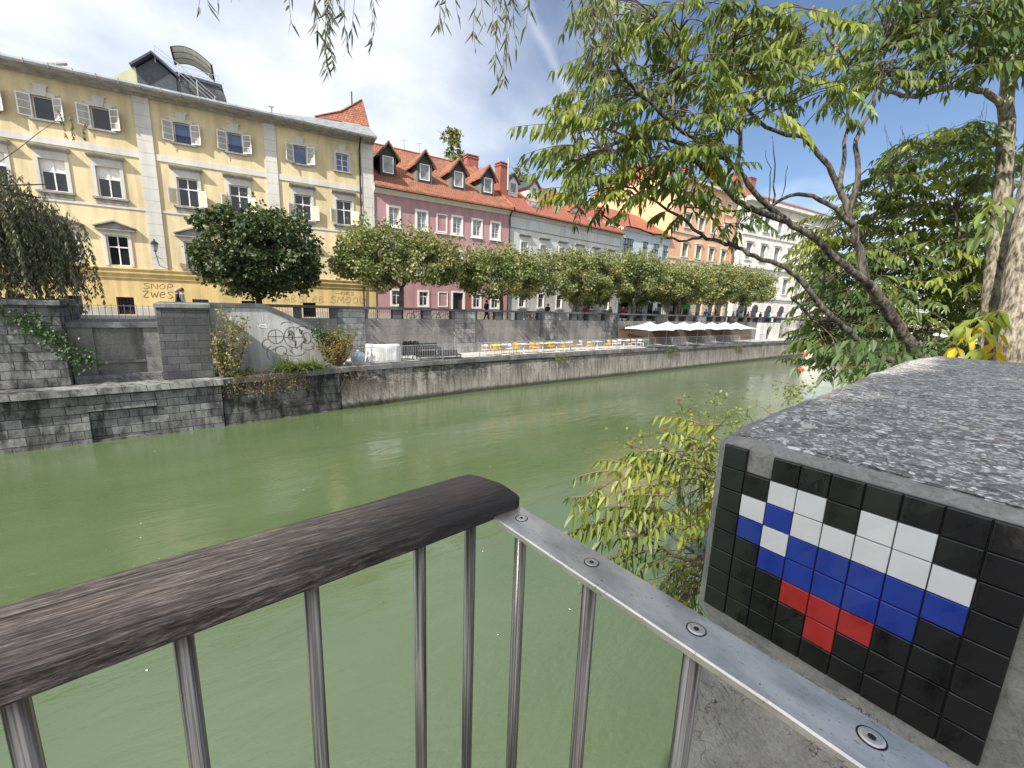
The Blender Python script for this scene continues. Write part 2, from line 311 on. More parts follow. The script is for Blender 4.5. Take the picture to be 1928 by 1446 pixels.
mb.face([(-3000, 27.62, STREET), (3000, 27.62, STREET), (3000, 4000, STREET), (-3000, 4000, STREET)]); mb.build('street_ground', M['street'], kind='structure')
mb = MB(); mb.box(-60, 6.9, 24.5, 27.3, -6.4, -3.82); mb.box(6.9, 110, 24.3, 27.3, -6.4, QUAY); mb.build('quay_walk', M['pavement'], kind='structure')
mb = MB()
mb.box(-60, .34, -60, .45, -6.6, STREET); mb.box(.341, 4.61, -60, .02, -6.6, STREET - .005); mb.build('terrace_paving', M['street'], kind='structure')
mb = MB()
prof = [(-3000, STREET - .02), (-1, STREET - .02), (1.5, STREET - .02), (1.72, -2.0), (1.9, -6.5)]
xs = [4.62, 9, 20, 60, 330]
mb.loft([[(x, y, z) for y, z in prof] for x in xs], cap=False, closed=False); mb.face([(4.62, -1, -6.5), (4.62, -1, STREET - .02), (4.62, 1.5, STREET - .02), (4.62, 1.72, -2.0), (4.62, 1.9, -6.5)]); mb.build('bank_ground', M['earth'], kind='structure')

# ------------------------------------------------------------------ far embankment
ew = thing('embankment_wall', 'long grey stone river wall with balustrade along the far bank', 'wall', (20, 24, WATER))
def wy(x):
    pts = [(-60, 22.0), (-2.6, 22.7), (2.3, 22.95), (6.5, 23.45), (15, 23.95), (62, 23.9), (120, 23.9)]
    for (a, ya), (b, yb) in zip(pts, pts[1:]):
        if a <= x <= b: return ya + (yb - ya) * (x - a) / (b - a)
    return 24
def zt(x): return -3.78 + .16 * min(1, max(0, (x - .7) / 6.5))
def wallseg(x0, x1, n=4, pan=None):
    mb = MB(); rings = []
    for i in range(n + 1):
        x = x0 + (x1 - x0) * i / n; y = wy(x)
        rings.append([(x, y - .05, -6.6), (x, y + .22, zt(x) - .29), (x, y + .9, zt(x) - .29), (x, y + .9, -6.6)])
    mb.loft(rings); return mb
edges = [.62, 6.0, 12.4, 17.2, 21.5, 27.6, 33.9, 40.2, 46.5, 52.8, 59.2, 66, 73]
for a, b in zip(edges, edges[1:]): wallseg(a + .018, b - .018).build('wall_segment', M['crust_blocks'] if a < 1 else M['quaywall'], ew)
mb = MB()
rings = []
for i in range(24):
    x = .4 + i * 3.2; y = wy(x); rings.append([(x, y + .08, zt(x) - .29), (x, y + .06, zt(x) - .03), (x, y + .09, zt(x)), (x, y + .62, zt(x)), (x, y + .62, zt(x) - .29)])
mb.loft(rings); mb.build('coping', M['coping'], ew)
mb = MB(); mb.box(.5, 74, 24.15, 24.3, -6.5, QUAY - .27); mb.build('wall_core', M['blocks_dark'], ew)
# left stretch: ashlar face with a sunk panel
mb = MB()
Y0, YB = 22.62, 23.6
def fx(x): return wy(x) - .06
for x0, x1, z0, z1 in ((-14, -3.78, -6.6, -4.02), (-1.7, .6, -6.6, -4.02), (-3.78, -1.7, -6.6, -5.92), (-3.78, -1.7, -4.7, -4.02)):
    mb.hexa([(x0, fx(x0), z0), (x1, fx(x1), z0), (x1, 24.4, z0), (x0, 24.4, z0), (x0, fx(x0) + .1, z1), (x1, fx(x1) + .1, z1), (x1, 24.4, z1), (x0, 24.4, z1)])
mb.build('ashlar_face', M['blocks_old'], ew)
mb = MB(); mb.box(-3.79, -1.69, 22.86, 24.3, -5.93, -4.69); mb.build('sunk_panel', M['blocks_old'], ew)
mb = MB(); mb.hexa([(-14, 22.0, -4.02), (.7, 22.66, -4.02), (.7, 24.5, -4.02), (-14, 24.5, -4.02), (-14, 22.05, -3.78), (.7, 22.71, -3.78), (.7, 24.5, -3.78), (-14, 24.5, -3.78)]); mb.build('ledge', M['blocks_old'], ew)
# two big piers on the ledge and the lower bay between them
def pier(x0, x1, name, mats, top=-.42):
    mb = MB(); mb.bbox(x0, x1, 23.6, 27.6, -3.78, top - .2, .02); p = mb.build(name, mats, ew)
    mb = MB(); mb.bbox(x0 - .06, x1 + .06, 23.52, 27.7, top - .2, top, .02); mb.build('pier_cap', M['coping'], p)
pier(-14, -4.27, 'pier', M['blocks_old']); pier(-1.42, .46, 'pier', M['blocks_dark'])
mb = MB(); mb.box(-4.25, -1.44, 24.3, 27.5, -3.78, -1.5); mb.build('bay_wall', M['upperwall'], ew)
mb = MB(); mb.box(-4.25, -3.52, 24.12, 24.29, -3.78, -1.5); mb.box(-1.95, -1.44, 24.12, 24.29, -3.78, -1.5); mb.build('bay_pilaster', M['upperwall'], ew)
mb = MB(); mb.box(-4.25, -1.44, 24.05, 27.55, -1.49, -1.27); mb.build('bay_coping', M['coping'], ew)
mb = MB(); mb.box(-3.5, -1.97, 24.18, 24.29, -3.0, -2.9); mb.box(-4.2, -1.46, 23.9, 24.1, -3.78, -3.45); mb.build('bay_ledge', M['coping'], ew)
mb = MB(); mb.box(-4.25, -1.44, 27.0, 27.2, -1.26, -1.1); mb.build('white_kerb', M['white'], ew)
mb = MB()
for i in range(14):
    x = -4.2 + i * .205; mb.tube([(x, 25.2, -1.27), (x, 25.2, -.55)], .011, 5)
mb.build('bay_bars', M['galv'], ew); 
mb = MB(); mb.box(-4.22, -1.46, 25.19, 25.22, -.62, -.6); mb.build('bay_top_bar', M['galv'], ew)
# upper wall with stone balustrade
mb = MB(); mb.box(.47, 73, 27.25, 27.7, -6, -1.17); mb.build('upper_wall', M['upperwall'], ew)
for x0, x1 in ((.5, 20), (20.002, 40), (40.002, 73)):
    mb = MB(); mb.bbox(x0, x1, 27.13, 27.72, -.56, -.41, .012); mb.build('top_rail', M['rail_stone'], ew)
piers = [(6.95, 8.6), (15.15, 16.9), (23.5, 25.4), (31.9, 33.7), (40.2, 42.0), (48.6, 50.4), (57, 58.8), (65.2, 67)]
for x0, x1 in piers:
    mb = MB(); mb.bbox(x0, x1, 27.17, 27.71, -3.72, -.561, .015); mb.build('wall_pier', M['blocks'], ew)
posts = [(.5, 1.6), (2.6, 3.4), (4.55, 4.95)]
for (a0, a1), (b0, b1) in zip(piers, piers[1:]):
    w = b0 - a1; posts += [(a1, a1 + .22), (a1 + w * .335 - .3, a1 + w * .335 + .3), (a1 + w * .665 - .3, a1 + w * .665 + .3), (b0 - .22, b0)]
for x0, x1 in posts + [(6.55, 6.95), (67, 67.2), (69, 69.6), (71.5, 73)]:
    mb = MB(); mb.box(x0 + .003, x1 - .003, 27.24, 27.66, -1.17, -.56); mb.build('balustrade_post', M['rail_stone'], ew)
allp = sorted(posts + piers + [(6.55, 6.95)])
for (a0, a1), (b0, b1) in zip(allp, allp[1:]):
    if b0 - a1 > .4:
        mb = MB(); n = int((b0 - a1) / .13)
        for i in range(1, n): x = a1 + (b0 - a1) * i / n; mb.box(x - .009, x + .009, 27.44, 27.458, -1.17, -.56)
        mb.build('opening_grille', M['black_iron'], ew)

# stair wall with graffiti
sw = thing('stair_wall', 'grey white plastered stair wall with sloping dark rail and black graffiti', 'wall', (3, 24.5, QUAY))
YS = 24.45
mb = MB(); out = [(.47, -3.8), (6.0, -3.8), (6.0, -2.3), (5.05, -1.72), (2.72, -.55), (.47, -.55)]
fr = [(x, YS, z) for x, z in out]; bk = [(x, YS + .4, z) for x, z in out]
mb.loft([fr, bk]); mb.build('wall_face', M['stairwall'], sw)
mb = MB(); o2 = [(.47, -.55), (2.72, -.55), (5.05, -1.72), (6.0, -2.3), (6.03, -2.14), (5.1, -1.53), (2.78, -.36), (.47, -.36)]
mb.loft([[(x, YS - .07, z) for x, z in o2], [(x, YS + .5, z) for x, z in o2]]); mb.build('sloping_rail', M['rail_stone'], sw)
mb = MB()
def arc(cx, cz, rx, rz, a0, a1, n=16): return [(cx + rx * math.cos(rad(a0 + (a1 - a0) * i / n)), YS - .006, cz + rz * math.sin(rad(a0 + (a1 - a0) * i / n))) for i in range(n + 1)]
NF = Vector((0, -1, 0))
for s in (arc(3.15, -2.0, .36, .36, 0, 360), arc(4.0, -2.05, .48, .55, 0, 360), [(3.15, YS - .006, -1.65), (3.15, YS - .006, -2.36)], [(2.8, YS - .006, -2.0), (3.5, YS - .006, -2.0)], [(4.0, YS - .006, -1.5), (4.02, YS - .006, -2.6)], [(3.52, YS - .006, -2.05), (4.48, YS - .006, -2.05)],
          arc(2.85, -2.4, .33, .3, 100, 330), arc(3.35, -2.75, .26, .26, -20, 330), arc(3.2, -3.1, .45, .3, 60, -60), arc(4.6, -2.1, .22, .3, -150, 180), arc(4.65, -2.5, .3, .25, -160, 60), arc(4.0, -2.75, .5, .3, 200, 345), arc(3.7, -1.45, .3, .2, 20, 160), arc(4.4, -1.75, .3, .28, 20, 170), arc(2.9, -2.85, .2, .35, 90, 250)):
    mb.ribbon(s, .03, NF)
RR = random.Random(3)
for i in range(16):
    x, z = 3.75 + RR.random() * .75, -2.55 + RR.random() * 1.0; mb.ribbon([(x, YS - .008, z), (x + RR.uniform(-.12, .12), YS - .008, z - .12), (x + RR.uniform(-.1, .1), YS - .008, z - .26)], RR.uniform(.02, .07), NF)
mb.build('graffiti', M['paint_black'], sw)
mb = MB()
for i in range(5): mb.ribbon([(2.42 + i * .1, YS - .006, -1.0 - (i % 2) * .03), (2.43 + i * .1, YS - .006, -1.35)], .022, NF)
mb.ribbon(arc(2.65, -1.42, .26, .16, 10, 370), .03, NF); mb.ribbon(arc(2.62, -1.46, .16, .08, 10, 370), .09, NF)
mb.build('white_tag', M['paint_white'], sw)

# quay fence
fn = thing('quay_fence', 'galvanised bar fence along the edge of the far quay walk', 'fence', (20, 24.3, QUAY))
def fpt(x): return Vector((x, wy(x) + .38, QUAY + .03))
fxs = [6.75 + 2.93 * i for i in range(20)]
for a, b in zip(fxs, fxs[1:]):
    A, B_ = fpt(a), fpt(b); mb = MB()
    for h in (.98, .13): mb.tube([A + UP * h, B_ + UP * h], .02 if h > .5 else .014, 6)
    n = 24
    for i in range(1, n): q = A.lerp(B_, i / n); mb.tube([q + UP * .13, q + UP * .97], .0085, 4, False)
    mb.build('fence_panel', M['galv'], fn)
for a in fxs:
    mb = MB(); q = fpt(a); mb.box(q.x - .025, q.x + .025, q.y - .02, q.y + .02, q.z - .02, q.z + .99); mb.build('fence_post', M['galv'], fn)
# ------------------------------------------------------------------ buildings across the river
class Fac:
    def __init__(s, a, b):
        s.a = Vector((a[0], a[1], 0)); s.b = Vector((b[0], b[1], 0)); s.L = (s.b - s.a).length
        s.e = (s.b - s.a).normalized(); s.n = Vector((s.e.y, -s.e.x, 0))
        s.M = Matrix(((s.e.x, s.n.x, 0, s.a.x), (s.e.y, s.n.y, 0, s.a.y), (0, 0, 1, 0), (0, 0, 0, 1)))
    def pt(s, u, o, z): return s.a + s.e * u + s.n * o + UP * z
    def box(s, mb, u0, u1, o0, o1, z0, z1, mi=None): mb.hexa([s.pt(u0, o1, z0), s.pt(u1, o1, z0), s.pt(u1, o0, z0), s.pt(u0, o0, z0), s.pt(u0, o1, z1), s.pt(u1, o1, z1), s.pt(u1, o0, z1), s.pt(u0, o0, z1)], mi)
    def poly(s, mb, pts, mi=None): mb.face([s.pt(*p) for p in pts], mi)
    def prism(s, mb, prof, o0, o1, mi=None): mb.loft([[s.pt(u, o1, z) for u, z in prof], [s.pt(u, o0, z) for u, z in prof]], None, mi)
    def sprism(s, mb, prof, u0, u1, mi=None): mb.loft([[s.pt(u0, o, z) for o, z in prof], [s.pt(u1, o, z) for o, z in prof]], None, mi)
def wall(F, root, u0, u1, z0, z1, holes, mat, name='wall', depth=.24, o=0.0):
    us = sorted({u0, u1} | {min(max(q, u0), u1) for h in holes for q in h[:2]}); zs = sorted({z0, z1} | {min(max(q, z0), z1) for h in holes for q in h[2:4]}); mb = MB()
    for a, b in zip(us, us[1:]):
        run = None
        for c, d in zip(zs, zs[1:]):
            mu, mz = (a + b) / 2, (c + d) / 2
            if any(h[0] < mu < h[1] and h[2] < mz < h[3] for h in holes):
                if run: F.poly(mb, [(a, o, run[0]), (b, o, run[0]), (b, o, run[1]), (a, o, run[1])]); run = None
            else: run = (run[0] if run else c, d)
        if run: F.poly(mb, [(a, o, run[0]), (b, o, run[0]), (b, o, run[1]), (a, o, run[1])])
    for h in holes:
        if h[3] <= z0 or h[2] >= z1: continue
        a, b, c, d = h[:4]; q = o - depth
        F.poly(mb, [(a, o, c), (a, o, d), (a, q, d), (a, q, c)]); F.poly(mb, [(b, o, d), (b, o, c), (b, q, c), (b, q, d)])
        F.poly(mb, [(a, o, d), (b, o, d), (b, q, d), (a, q, d)]); F.poly(mb, [(b, o, c), (a, o, c), (a, q, c), (b, q, c)])
    return mb.build(name, mat, root)
def surround(F, mb, u, w, z0, z1, t=.14, o=.045, bottom=True, oi=-.02):
    a, b = u - w / 2, u + w / 2
    F.box(mb, a - t, a, oi, o, z0 - (t if bottom else 0), z1 + t); F.box(mb, b, b + t, oi, o, z0 - (t if bottom else 0), z1 + t); F.box(mb, a, b, oi, o, z1, z1 + t)
    if bottom: F.box(mb, a, b, oi, o, z0 - t, z0)
def sash(F, parent, u, w, z0, z1, fm, gm, transom=.64, mull=1, b=.06, o=-.13, lower=True, bars=0, gap=None):
    a, c = u - w / 2 + .004, u + w / 2 - .004; mb = MB(); q0, q1 = o - .05, o
    F.box(mb, a, a + b, q0, q1, z0, z1); F.box(mb, c - b, c, q0, q1, z0, z1); F.box(mb, a + b, c - b, q0, q1, z1 - b, z1); F.box(mb, a + b, c - b, q0, q1, z0, z0 + b)
    zt = z0 + (z1 - z0) * transom if transom else z1
    if transom: F.box(mb, a + b, c - b, q0, q1 + .015, zt - .035, zt + .035)
    for k in range(mull):
        um = a + (c - a) * (k + 1) / (mull + 1)
        F.box(mb, um - .03, um + .03, q0, q1 + .01, z0 + b, (zt - .036) if transom else z1 - b)
        if transom: F.box(mb, um - .03, um + .03, q0, q1 + .01, zt + .036, z1 - b)
    for k in range(bars):
        zb = z0 + (zt - z0) * (k + 1) / (bars + 1); F.box(mb, a + b, c - b, q0 + .01, q1 - .005, zb - .015, zb + .015)
    fr = mb.build('frame', fm, parent)
    mb = MB(); F.box(mb, a + .01, c - .01, o - .045, o - .03, z0 + .01, z1 - .01); mb.build('pane', gm, parent)
def casement(F, parent, uh, oh, side, ang, w, z0, z1, fm, gm, rows=1, name='casement', b=.045):
    d = F.e * (side * math.cos(rad(ang))) + F.n * math.sin(rad(ang)); t = d.cross(UP); base = F.pt(uh, oh, 0)
    def bx(mb, s0, s1, za, zb, th=.018):
        q = [base + d * s0 - t * th, base + d * s1 - t * th, base + d * s1 + t * th, base + d * s0 + t * th]
        mb.hexa([p + UP * za for p in q] + [p + UP * zb for p in q])
    mb = MB(); bx(mb, 0, b, z0, z1); bx(mb, w - b, w, z0, z1); bx(mb, b, w - b, z0, z0 + b); bx(mb, b, w - b, z1 - b, z1)
    for k in range(1, rows): zz = z0 + (z1 - z0) * k / rows; bx(mb, b, w - b, zz - .018, zz + .018)
    mb.mi = 1; bx(mb, b, w - b, z0 + b, z1 - b, .004)
    return mb.build(name, [fm, gm], parent)
def roof_slab(F, root, u0, u1, prof, mat, name='roof'):   # prof: (o, z) from eave to ridge, thickness below
    mb = MB(); low = [(o, z - .14) for o, z in reversed(prof)]; F.sprism(mb, prof + low, u0, u1); return mb.build(name, mat, root)
def gable_dormer(F, root, u, w, of, ob, zb, ze, za, face, side, roofm, win, fm, gm, over=.22, dark=None):
    mb = MB(); h = w / 2
    F.sprism(mb, [(of, zb), (of, ze), (ob, ze), (ob, ze - .1), (of - .35, zb - .1)], u - h, u - h + .06); F.sprism(mb, [(of, zb), (of, ze), (ob, ze), (ob, ze - .1), (of - .35, zb - .1)], u + h - .06, u + h)
    body = mb.build('dormer', side, root)
    mb = MB(); F.prism(mb, [(u - h, zb - .15), (u + h, zb - .15), (u + h, ze), (u, za - .1), (u - h, ze)], of - .08, of - .002); mb.build('front_board', face, body)
    mb = MB(); x = h + over; zz = ze - over * (za - ze) / h * .8
    for sg in (-1, 1):
        p = [(u + sg * x, zz), (u, za), (u, za + .12), (u + sg * (x + .02), zz + .12)]
        F.prism(mb, p if sg > 0 else p[::-1], ob, of + over)
    mb.build('dormer_roof', roofm, body)
    mb = MB()
    for sg in (-1, 1):
        p = [(u + sg * x, zz - .13), (u, za - .14), (u, za - .003), (u + sg * x, zz - .003)]; F.prism(mb, p if sg > 0 else p[::-1], of + over - .05, of + over - .002)
    mb.build('verge_board', dark or M['dormer'], body)
    ww, z0, z1 = win; mb = MB(); surround(F, mb, u, ww - .12, z0 + .06, z1 - .06, .07, of + .045, True, of - .01)
    wn = mb.build('window', fm, body)
    mb = MB(); F.box(mb, u - ww / 2 + .06, u + ww / 2 - .06, of + .001, of + .012, z0 + .06, z1 - .06); mb.build('pane', gm, body)
def brick_chimney(F, root, u0, u1, o0, o1, z0, z1, pots=0, mat=None):
    mb = MB(); F.box(mb, u0, u1, o0, o1, z0, z1 - .3); c = mb.build('chimney', mat or M['brick'], root)
    mb = MB(); F.box(mb, u0 - .07, u1 + .07, o0 - .07, o1 + .07, z1 - .299, z1 - .18); F.box(mb, u0 + .02, u0 + .14, o0 + .02, o1 - .02, z1 - .179, z1 - .06); F.box(mb, u1 - .14, u1 - .02, o0 + .02, o1 - .02, z1 - .179, z1 - .06); F.box(mb, u0 - .06, u1 + .06, o0 - .06, o1 + .06, z1 - .059, z1 + .03); mb.build('chimney_cap', mat or M['brick'], c)

# ---- yellow house
FY = Fac((-7.4, 37.0), (11.8, 34.3))
yb = thing('yellow_house', 'long yellow three storey house with white stone pilasters and open casement windows', 'house', FY.pt(4, 0, STREET))
cols = [-7.9, -5.4, -.95, 1.45, 3.85, 7.7, 10.5, 14.4, 17.2]; UR = FY.L
holes = []
for u in cols: holes += [(u - .43, u + .43, 9.42, 10.62), (u - .55, u + .55, 5.62, 7.36), (u - .52, u + .52, 1.6, 3.42)]
wall(FY, yb, -12, UR, 1.45, 11.8, holes, M['yellow'])
bas = [(1.15, 1.85, -1.42, -.33), (3.42, 4.28, -1.42, -.33), (7.3, 8.2, -1.42, -.33), (10.1, 10.95, -1.42, -.33), (14.0, 14.9, -1.42, -.33), (-1.4, -.6, -1.42, -.33)]
wall(FY, yb, -12, UR, STREET, .9, bas, M['yellow_base'], 'base_wall', .3, .06)
mb = MB(); FY.sprism(mb, [(-.1, .86), (.14, .86), (.14, 1.08), (.26, 1.16), (.26, 1.34), (.34, 1.42), (.34, 1.47), (-.1, 1.5)], -12, UR); mb.build('string_course', M['yellow_base'], yb)
mb = MB(); FY.box(mb, -12, UR, .02, .09, STREET - .1, -1.0); 
for a, b, c, d in bas: pass
o_ = MB(); last = -12
for a, b, c, d in sorted(bas) + [(UR, UR, 0, 0)]: FY.box(o_, last, a, .0, .1, STREET - .1, -.98); last = b
o_.build('plinth', M['plinth'], yb)
mb = MB(); FY.box(mb, -12, UR, -9, -.3, STREET, 11.7); mb.build('inner_core', M['interior'], yb)
mb = MB(); FY.box(mb, -12, -11.9, -9, -.002, STREET, 11.8); mb.build('side_wall', M['yellow'], yb); mb = MB(); FY.box(mb, UR - .12, UR - .004, -9, -.004, STREET, 11.8); mb.build('side_wall', M['yellow'], yb)
for z0, z1, o in ((8.16, 8.52, .06), (5.06, 5.2, .05), (11.45, 11.52, .04)):
    mb = MB(); FY.box(mb, -12, UR, -.01, o, z0, z1); mb.build('floor_band', M['trim'] if z0 < 11 else M['yellow'], yb)
for a, b in ((-3.5, -2.75), (5.42, 6.2), (12.2, 12.92), (18.55, UR + .03)):
    mb = MB(); z = 1.5
    while z < 11.6: FY.box(mb, a, b, -.02, .1, z + .012, min(z + .7, 11.7)); z += .7
    mb.build('pilaster', M['trim'], yb)
for k, (a, b, c, d) in enumerate(bas):
    mb = MB(); FY.box(mb, a, b, -.28, -.24, c, d); w_ = mb.build('cellar_window', M['glass_dark'], yb)
    mb = MB()
    for i in range(1, 5): x = a + (b - a) * i / 5; FY.box(mb, x - .012, x + .012, -.03, -.006, c, d)
    FY.box(mb, a, b, -.04, -.031, (c + d) / 2 - .012, (c + d) / 2 + .012); mb.build('window_bars', M['black_iron'], w_)
for ci, u in enumerate(cols):
    # top floor
    last = ci == len(cols) - 1
    mb = MB(); surround(FY, mb, u, .86, 9.42, 10.62, .15, .05, False); FY.box(mb, u - .75, u + .75, -.01, .05, 10.771, 10.86)
    FY.prism(mb, [(u - .2, 10.62), (u + .2, 10.62), (u + .28, 11.14), (u - .28, 11.14)], 0, .09); FY.box(mb, u - .33, u + .33, 0, .11, 11.14, 11.22)
    w1 = mb.build('window', M['trim'], yb)
    mb = MB(); FY.box(mb, u - .66, u + .66, -.02, .14, 9.32, 9.415); mb.build('sill', M['hood'], w1)
    gm = [M['glass_dark'], M['glass_dark'], M['glass_dark'], M['glass_dark'], M['glass_dark'], M['glass_blue'], M['glass_blue'], M['glass_blue'], M['glass_blue']][ci]
    sash(FY, w1, u, .86, 9.42, 10.62, M['white'], gm, None, 1 if last else 0, .05, -.14, bars=2 if last else 0)
    if not last:
        for sg in (-1, 1): casement(FY, w1, u + sg * .44, .06, sg, 34 + R.uniform(-14, 14), .56, 9.44, 10.6, M['white'], M['plinth'], 3, 'shutter', .055)
    if ci in (5, 6):
        mb = MB()
        for i in range(9): x = u - .4 + i * .1; FY.box(mb, x - .008, x + .008, -.06, -.045, 9.43, 9.85)
        FY.box(mb, u - .42, u + .42, -.065, -.04, 9.85, 9.88); mb.build('window_guard', M['black_iron'], w1)
    # main floor with straight hood
    mb = MB(); surround(FY, mb, u, 1.1, 5.62, 7.36, .17, .06, False); FY.box(mb, u - .7, u + .7, -.01, .05, 7.532, 7.8); w2 = mb.build('window', M['trim'], yb)
    mb = MB(); FY.sprism(mb, [(0, 7.8), (.16, 7.8), (.34, 7.9), (.36, 7.98), (0, 8.03)], u - .84, u + .84); mb.build('hood', M['hood'], w2)
    mb = MB(); FY.box(mb, u - .82, u + .82, -.02, .17, 5.5, 5.61); FY.box(mb, u - .72, u + .72, -.01, .07, 5.21, 5.499); mb.build('sill', M['hood'], w2)
    op = ci >= 5
    sash(FY, w2, u, 1.1, 5.62, 7.36, M['white'], M['glass_dark'], .62, 1, .065, -.12)
    if op:
        for sg in (-1, 1): casement(FY, w2, u + sg * .56, .09, sg, 24 + R.uniform(-8, 10), .5, 5.66, 6.64, M['white'], M['yellow'], 1, 'casement', .075)
    else:
        mb = MB(); FY.box(mb, u - .49, u + .49, -.15, -.146, 6.75, 7.3); mb.build('blind', M['white'], w2)
    # ground floor with pediment
    mb = MB(); surround(FY, mb, u, 1.04, 1.6, 3.42, .16, .06, False); FY.box(mb, u - .68, u + .68, -.01, .05, 3.582, 3.75); w3 = mb.build('window', M['trim'], yb)
    mb = MB(); FY.prism(mb, [(u - .92, 3.75), (u + .92, 3.75), (u + .92, 3.84), (u, 4.2), (u - .92, 3.84)], 0, .12); FY.prism(mb, [(u - .98, 3.85), (u, 4.21), (u + .98, 3.85), (u + .98, 3.92), (u, 4.3), (u - .98, 3.92)][::-1], 0, .32); FY.box(mb, u - .95, u + .95, 0, .28, 3.70, 3.749); mb.build('pediment', M['hood'], w3)
    sash(FY, w3, u, 1.04, 1.6, 3.42, M['white'], M['glass_grey'] if ci in (3, 6) else M['glass_dark'], .62, 1, .065, -.12)
# eaves, gutter and roof
mb = MB(); FY.sprism(mb, [(-.2, 11.78), (.12, 11.62), (.2, 11.74), (1.05, 11.76), (1.05, 11.92), (-.2, 11.96)], -12, UR + .1); mb.build('eaves', M['hood'], yb)
mb = MB(); FY.sprism(mb, [(.97, 11.80), (1.10, 11.80), (1.17, 11.9), (1.17, 12.0), (1.12, 12.0), (1.1, 11.92), (.97, 11.92)], -12, UR + .15); gt = mb.build('gutter', M['gutter'], yb)
for i in range(34): mb = MB(); u = -12 + i * .95; FY.box(mb, u, u + .03, .96, 1.185, 11.78, 12.03); mb.build('gutter_hook', M['hood'], gt)
roof_slab(FY, yb, -12, UR + .1, [(1.0, 12.0), (.2, 12.34), (-5, 12.72), (-9, 12.75)], M['gutter'])
mb = MB(); FY.poly(mb, [(12.2, .9, 12.08), (UR + .15, .98, 12.05), (UR + .1, .45, 12.3), (UR - .05, 0, 12.75), (UR - .15, -.4, 13.05), (15.6, -.4, 12.86), (14, .3, 12.42)]); FY.poly(mb, [(UR + .15, .98, 12.05), (UR + .15, -6, 12.05), (UR - .15, -5, 13.1), (UR - .15, -.4, 13.05), (UR - .05, 0, 12.75), (UR + .1, .45, 12.3)])
mb.build('flared_flashing', M['zinc'], yb)
mb = MB(); FY.poly(mb, [(15.5, -.38, 12.88), (UR - .12, -.38, 13.07), (UR - .2, -.9, 13.9), (UR - .38, -1.5, 15.2), (17.4, -1.0, 13.85)]); FY.poly(mb, [(UR - .12, -.38, 13.07), (UR - .12, -5, 13.1), (UR - .38, -1.5, 15.2), (UR - .2, -.9, 13.9)]); FY.poly(mb, [(15.5, -.38, 12.88), (17.4, -1.0, 13.85), (UR - .38, -1.5, 15.2), (16.5, -6, 13)]); mb.build('corner_roof', M['tiles_old'], yb)
mb = MB(); mb.tube([FY.pt(15.5, -.38, 12.9), FY.pt(17.4, -1.0, 13.9), FY.pt(UR - .38, -1.5, 15.25)], .07, 6); mb.tube([FY.pt(UR - .12, -.38, 13.07), FY.pt(UR - .2, -.9, 13.92), FY.pt(UR - .38, -1.5, 15.25)], .05, 6); mb.build('ridge_tiles', M['tiles_old'], yb)
mb = MB(); mb.tube([FY.pt(18.3, -1.7, 14.6), FY.pt(18.3, -1.7, 15.7)], .05, 6); mb.build('roof_pipe', M['black_iron'], yb)
mb = MB(); FY.box(mb, 12.4, 13.2, -2.3, -1.8, 12.4, 12.85); mb.tube([FY.pt(12.8, -2, 12.8), FY.pt(12.8, -2, 13.0)], .12, 8); mb.tube([FY.pt(12.8, -2, 13.0), FY.pt(12.8, -2, 13.45)], .06, 8); FY.box(mb, 12.62, 12.98, -2.05, -1.95, 13.45, 13.5); mb.build('roof_vent', M['hood'], yb)
mb = MB(); FY.poly(mb, [(-8, -2, 12.6), (2.6, -2, 12.6), (1.7, -3, 13.55), (.6, -3, 13.2), (-1, -3, 13.2), (-8, -3, 13.4)]); FY.poly(mb, [(2.6, -2, 12.6), (2.9, -6, 12.7), (1.7, -3, 13.55)])
mb.build('old_roof', M['hood'], yb); mb = MB()
for i in range(16): u = -7 + i * .56; mb.tube([FY.pt(u, -3, 13.22 + max(0, u - .6) * .32 + (.18 if u < -1 else 0)), FY.pt(u + .5, -3, 13.25 + max(0, u - .1) * .32 + (.14 if u < -1 else 0))], [.12, .09], 6)
mb.build('ridge_tiles', M['hood'], yb)
mb = MB(); mb.tube([FY.pt(18.42, .9, 11.78), FY.pt(18.42, .6, 11.5), FY.pt(18.42, .16, 11.1), FY.pt(18.42, .14, 8), FY.pt(18.42, .14, 1.5), FY.pt(18.42, .2, .9), FY.pt(18.42, .16, STREET)], .06, 8); mb.build('downpipe', M['black_iron'], yb)
# graffiti lettering on the ochre base
GL = {'S': [[(.9, .9), (.5, 1), (.15, .8), (.5, .52), (.85, .28), (.5, 0), (.05, .1)]], 'N': [[(.05, 0), (.12, 1), (.8, 0), (.9, 1)]], 'O': [[(.5, 1), (.1, .6), (.3, .05), (.8, .3), (.75, .85), (.4, 1)]], 'P': [[(.1, -.05), (.2, 1), (.8, .9), (.7, .5), (.2, .45)]],
      'W': [[(0, .9), (.2, .05), (.5, .7), (.75, .05), (1, 1)]], 'E': [[(.1, .45), (.8, .6), (.6, .95), (.15, .6), (.25, .1), (.85, .12)]], 'K': [[(.15, 1), (.15, 0)], [(.9, .95), (.18, .45), (1.0, -.1)]], 'Z': [[(0, .9), (.7, 1), (.1, .1), (.8, .05)]],
      'A': [[(0, 0), (.45, 1), (.9, 0)], [(.2, .4), (.75, .4)]], 'B': [[(.1, 0), (.15, 1), (.7, .8), (.2, .5), (.85, .25), (.1, 0)]], 'C': [[(.9, .85), (.4, 1), (.1, .5), (.4, .0), (.9, .15)]], 'M': [[(0, 0), (.15, 1), (.5, .35), (.8, 1), (1, 0)]], 'R': [[(.1, 0), (.2, 1), (.8, .8), (.2, .5), (.95, 0)]],
      'H': [[(.5, 0), (.05, .6), (.2, .95), (.5, .65), (.8, .95), (.95, .6), (.5, 0)]], '_': [[(-.3, .3), (1.2, .5)]]}
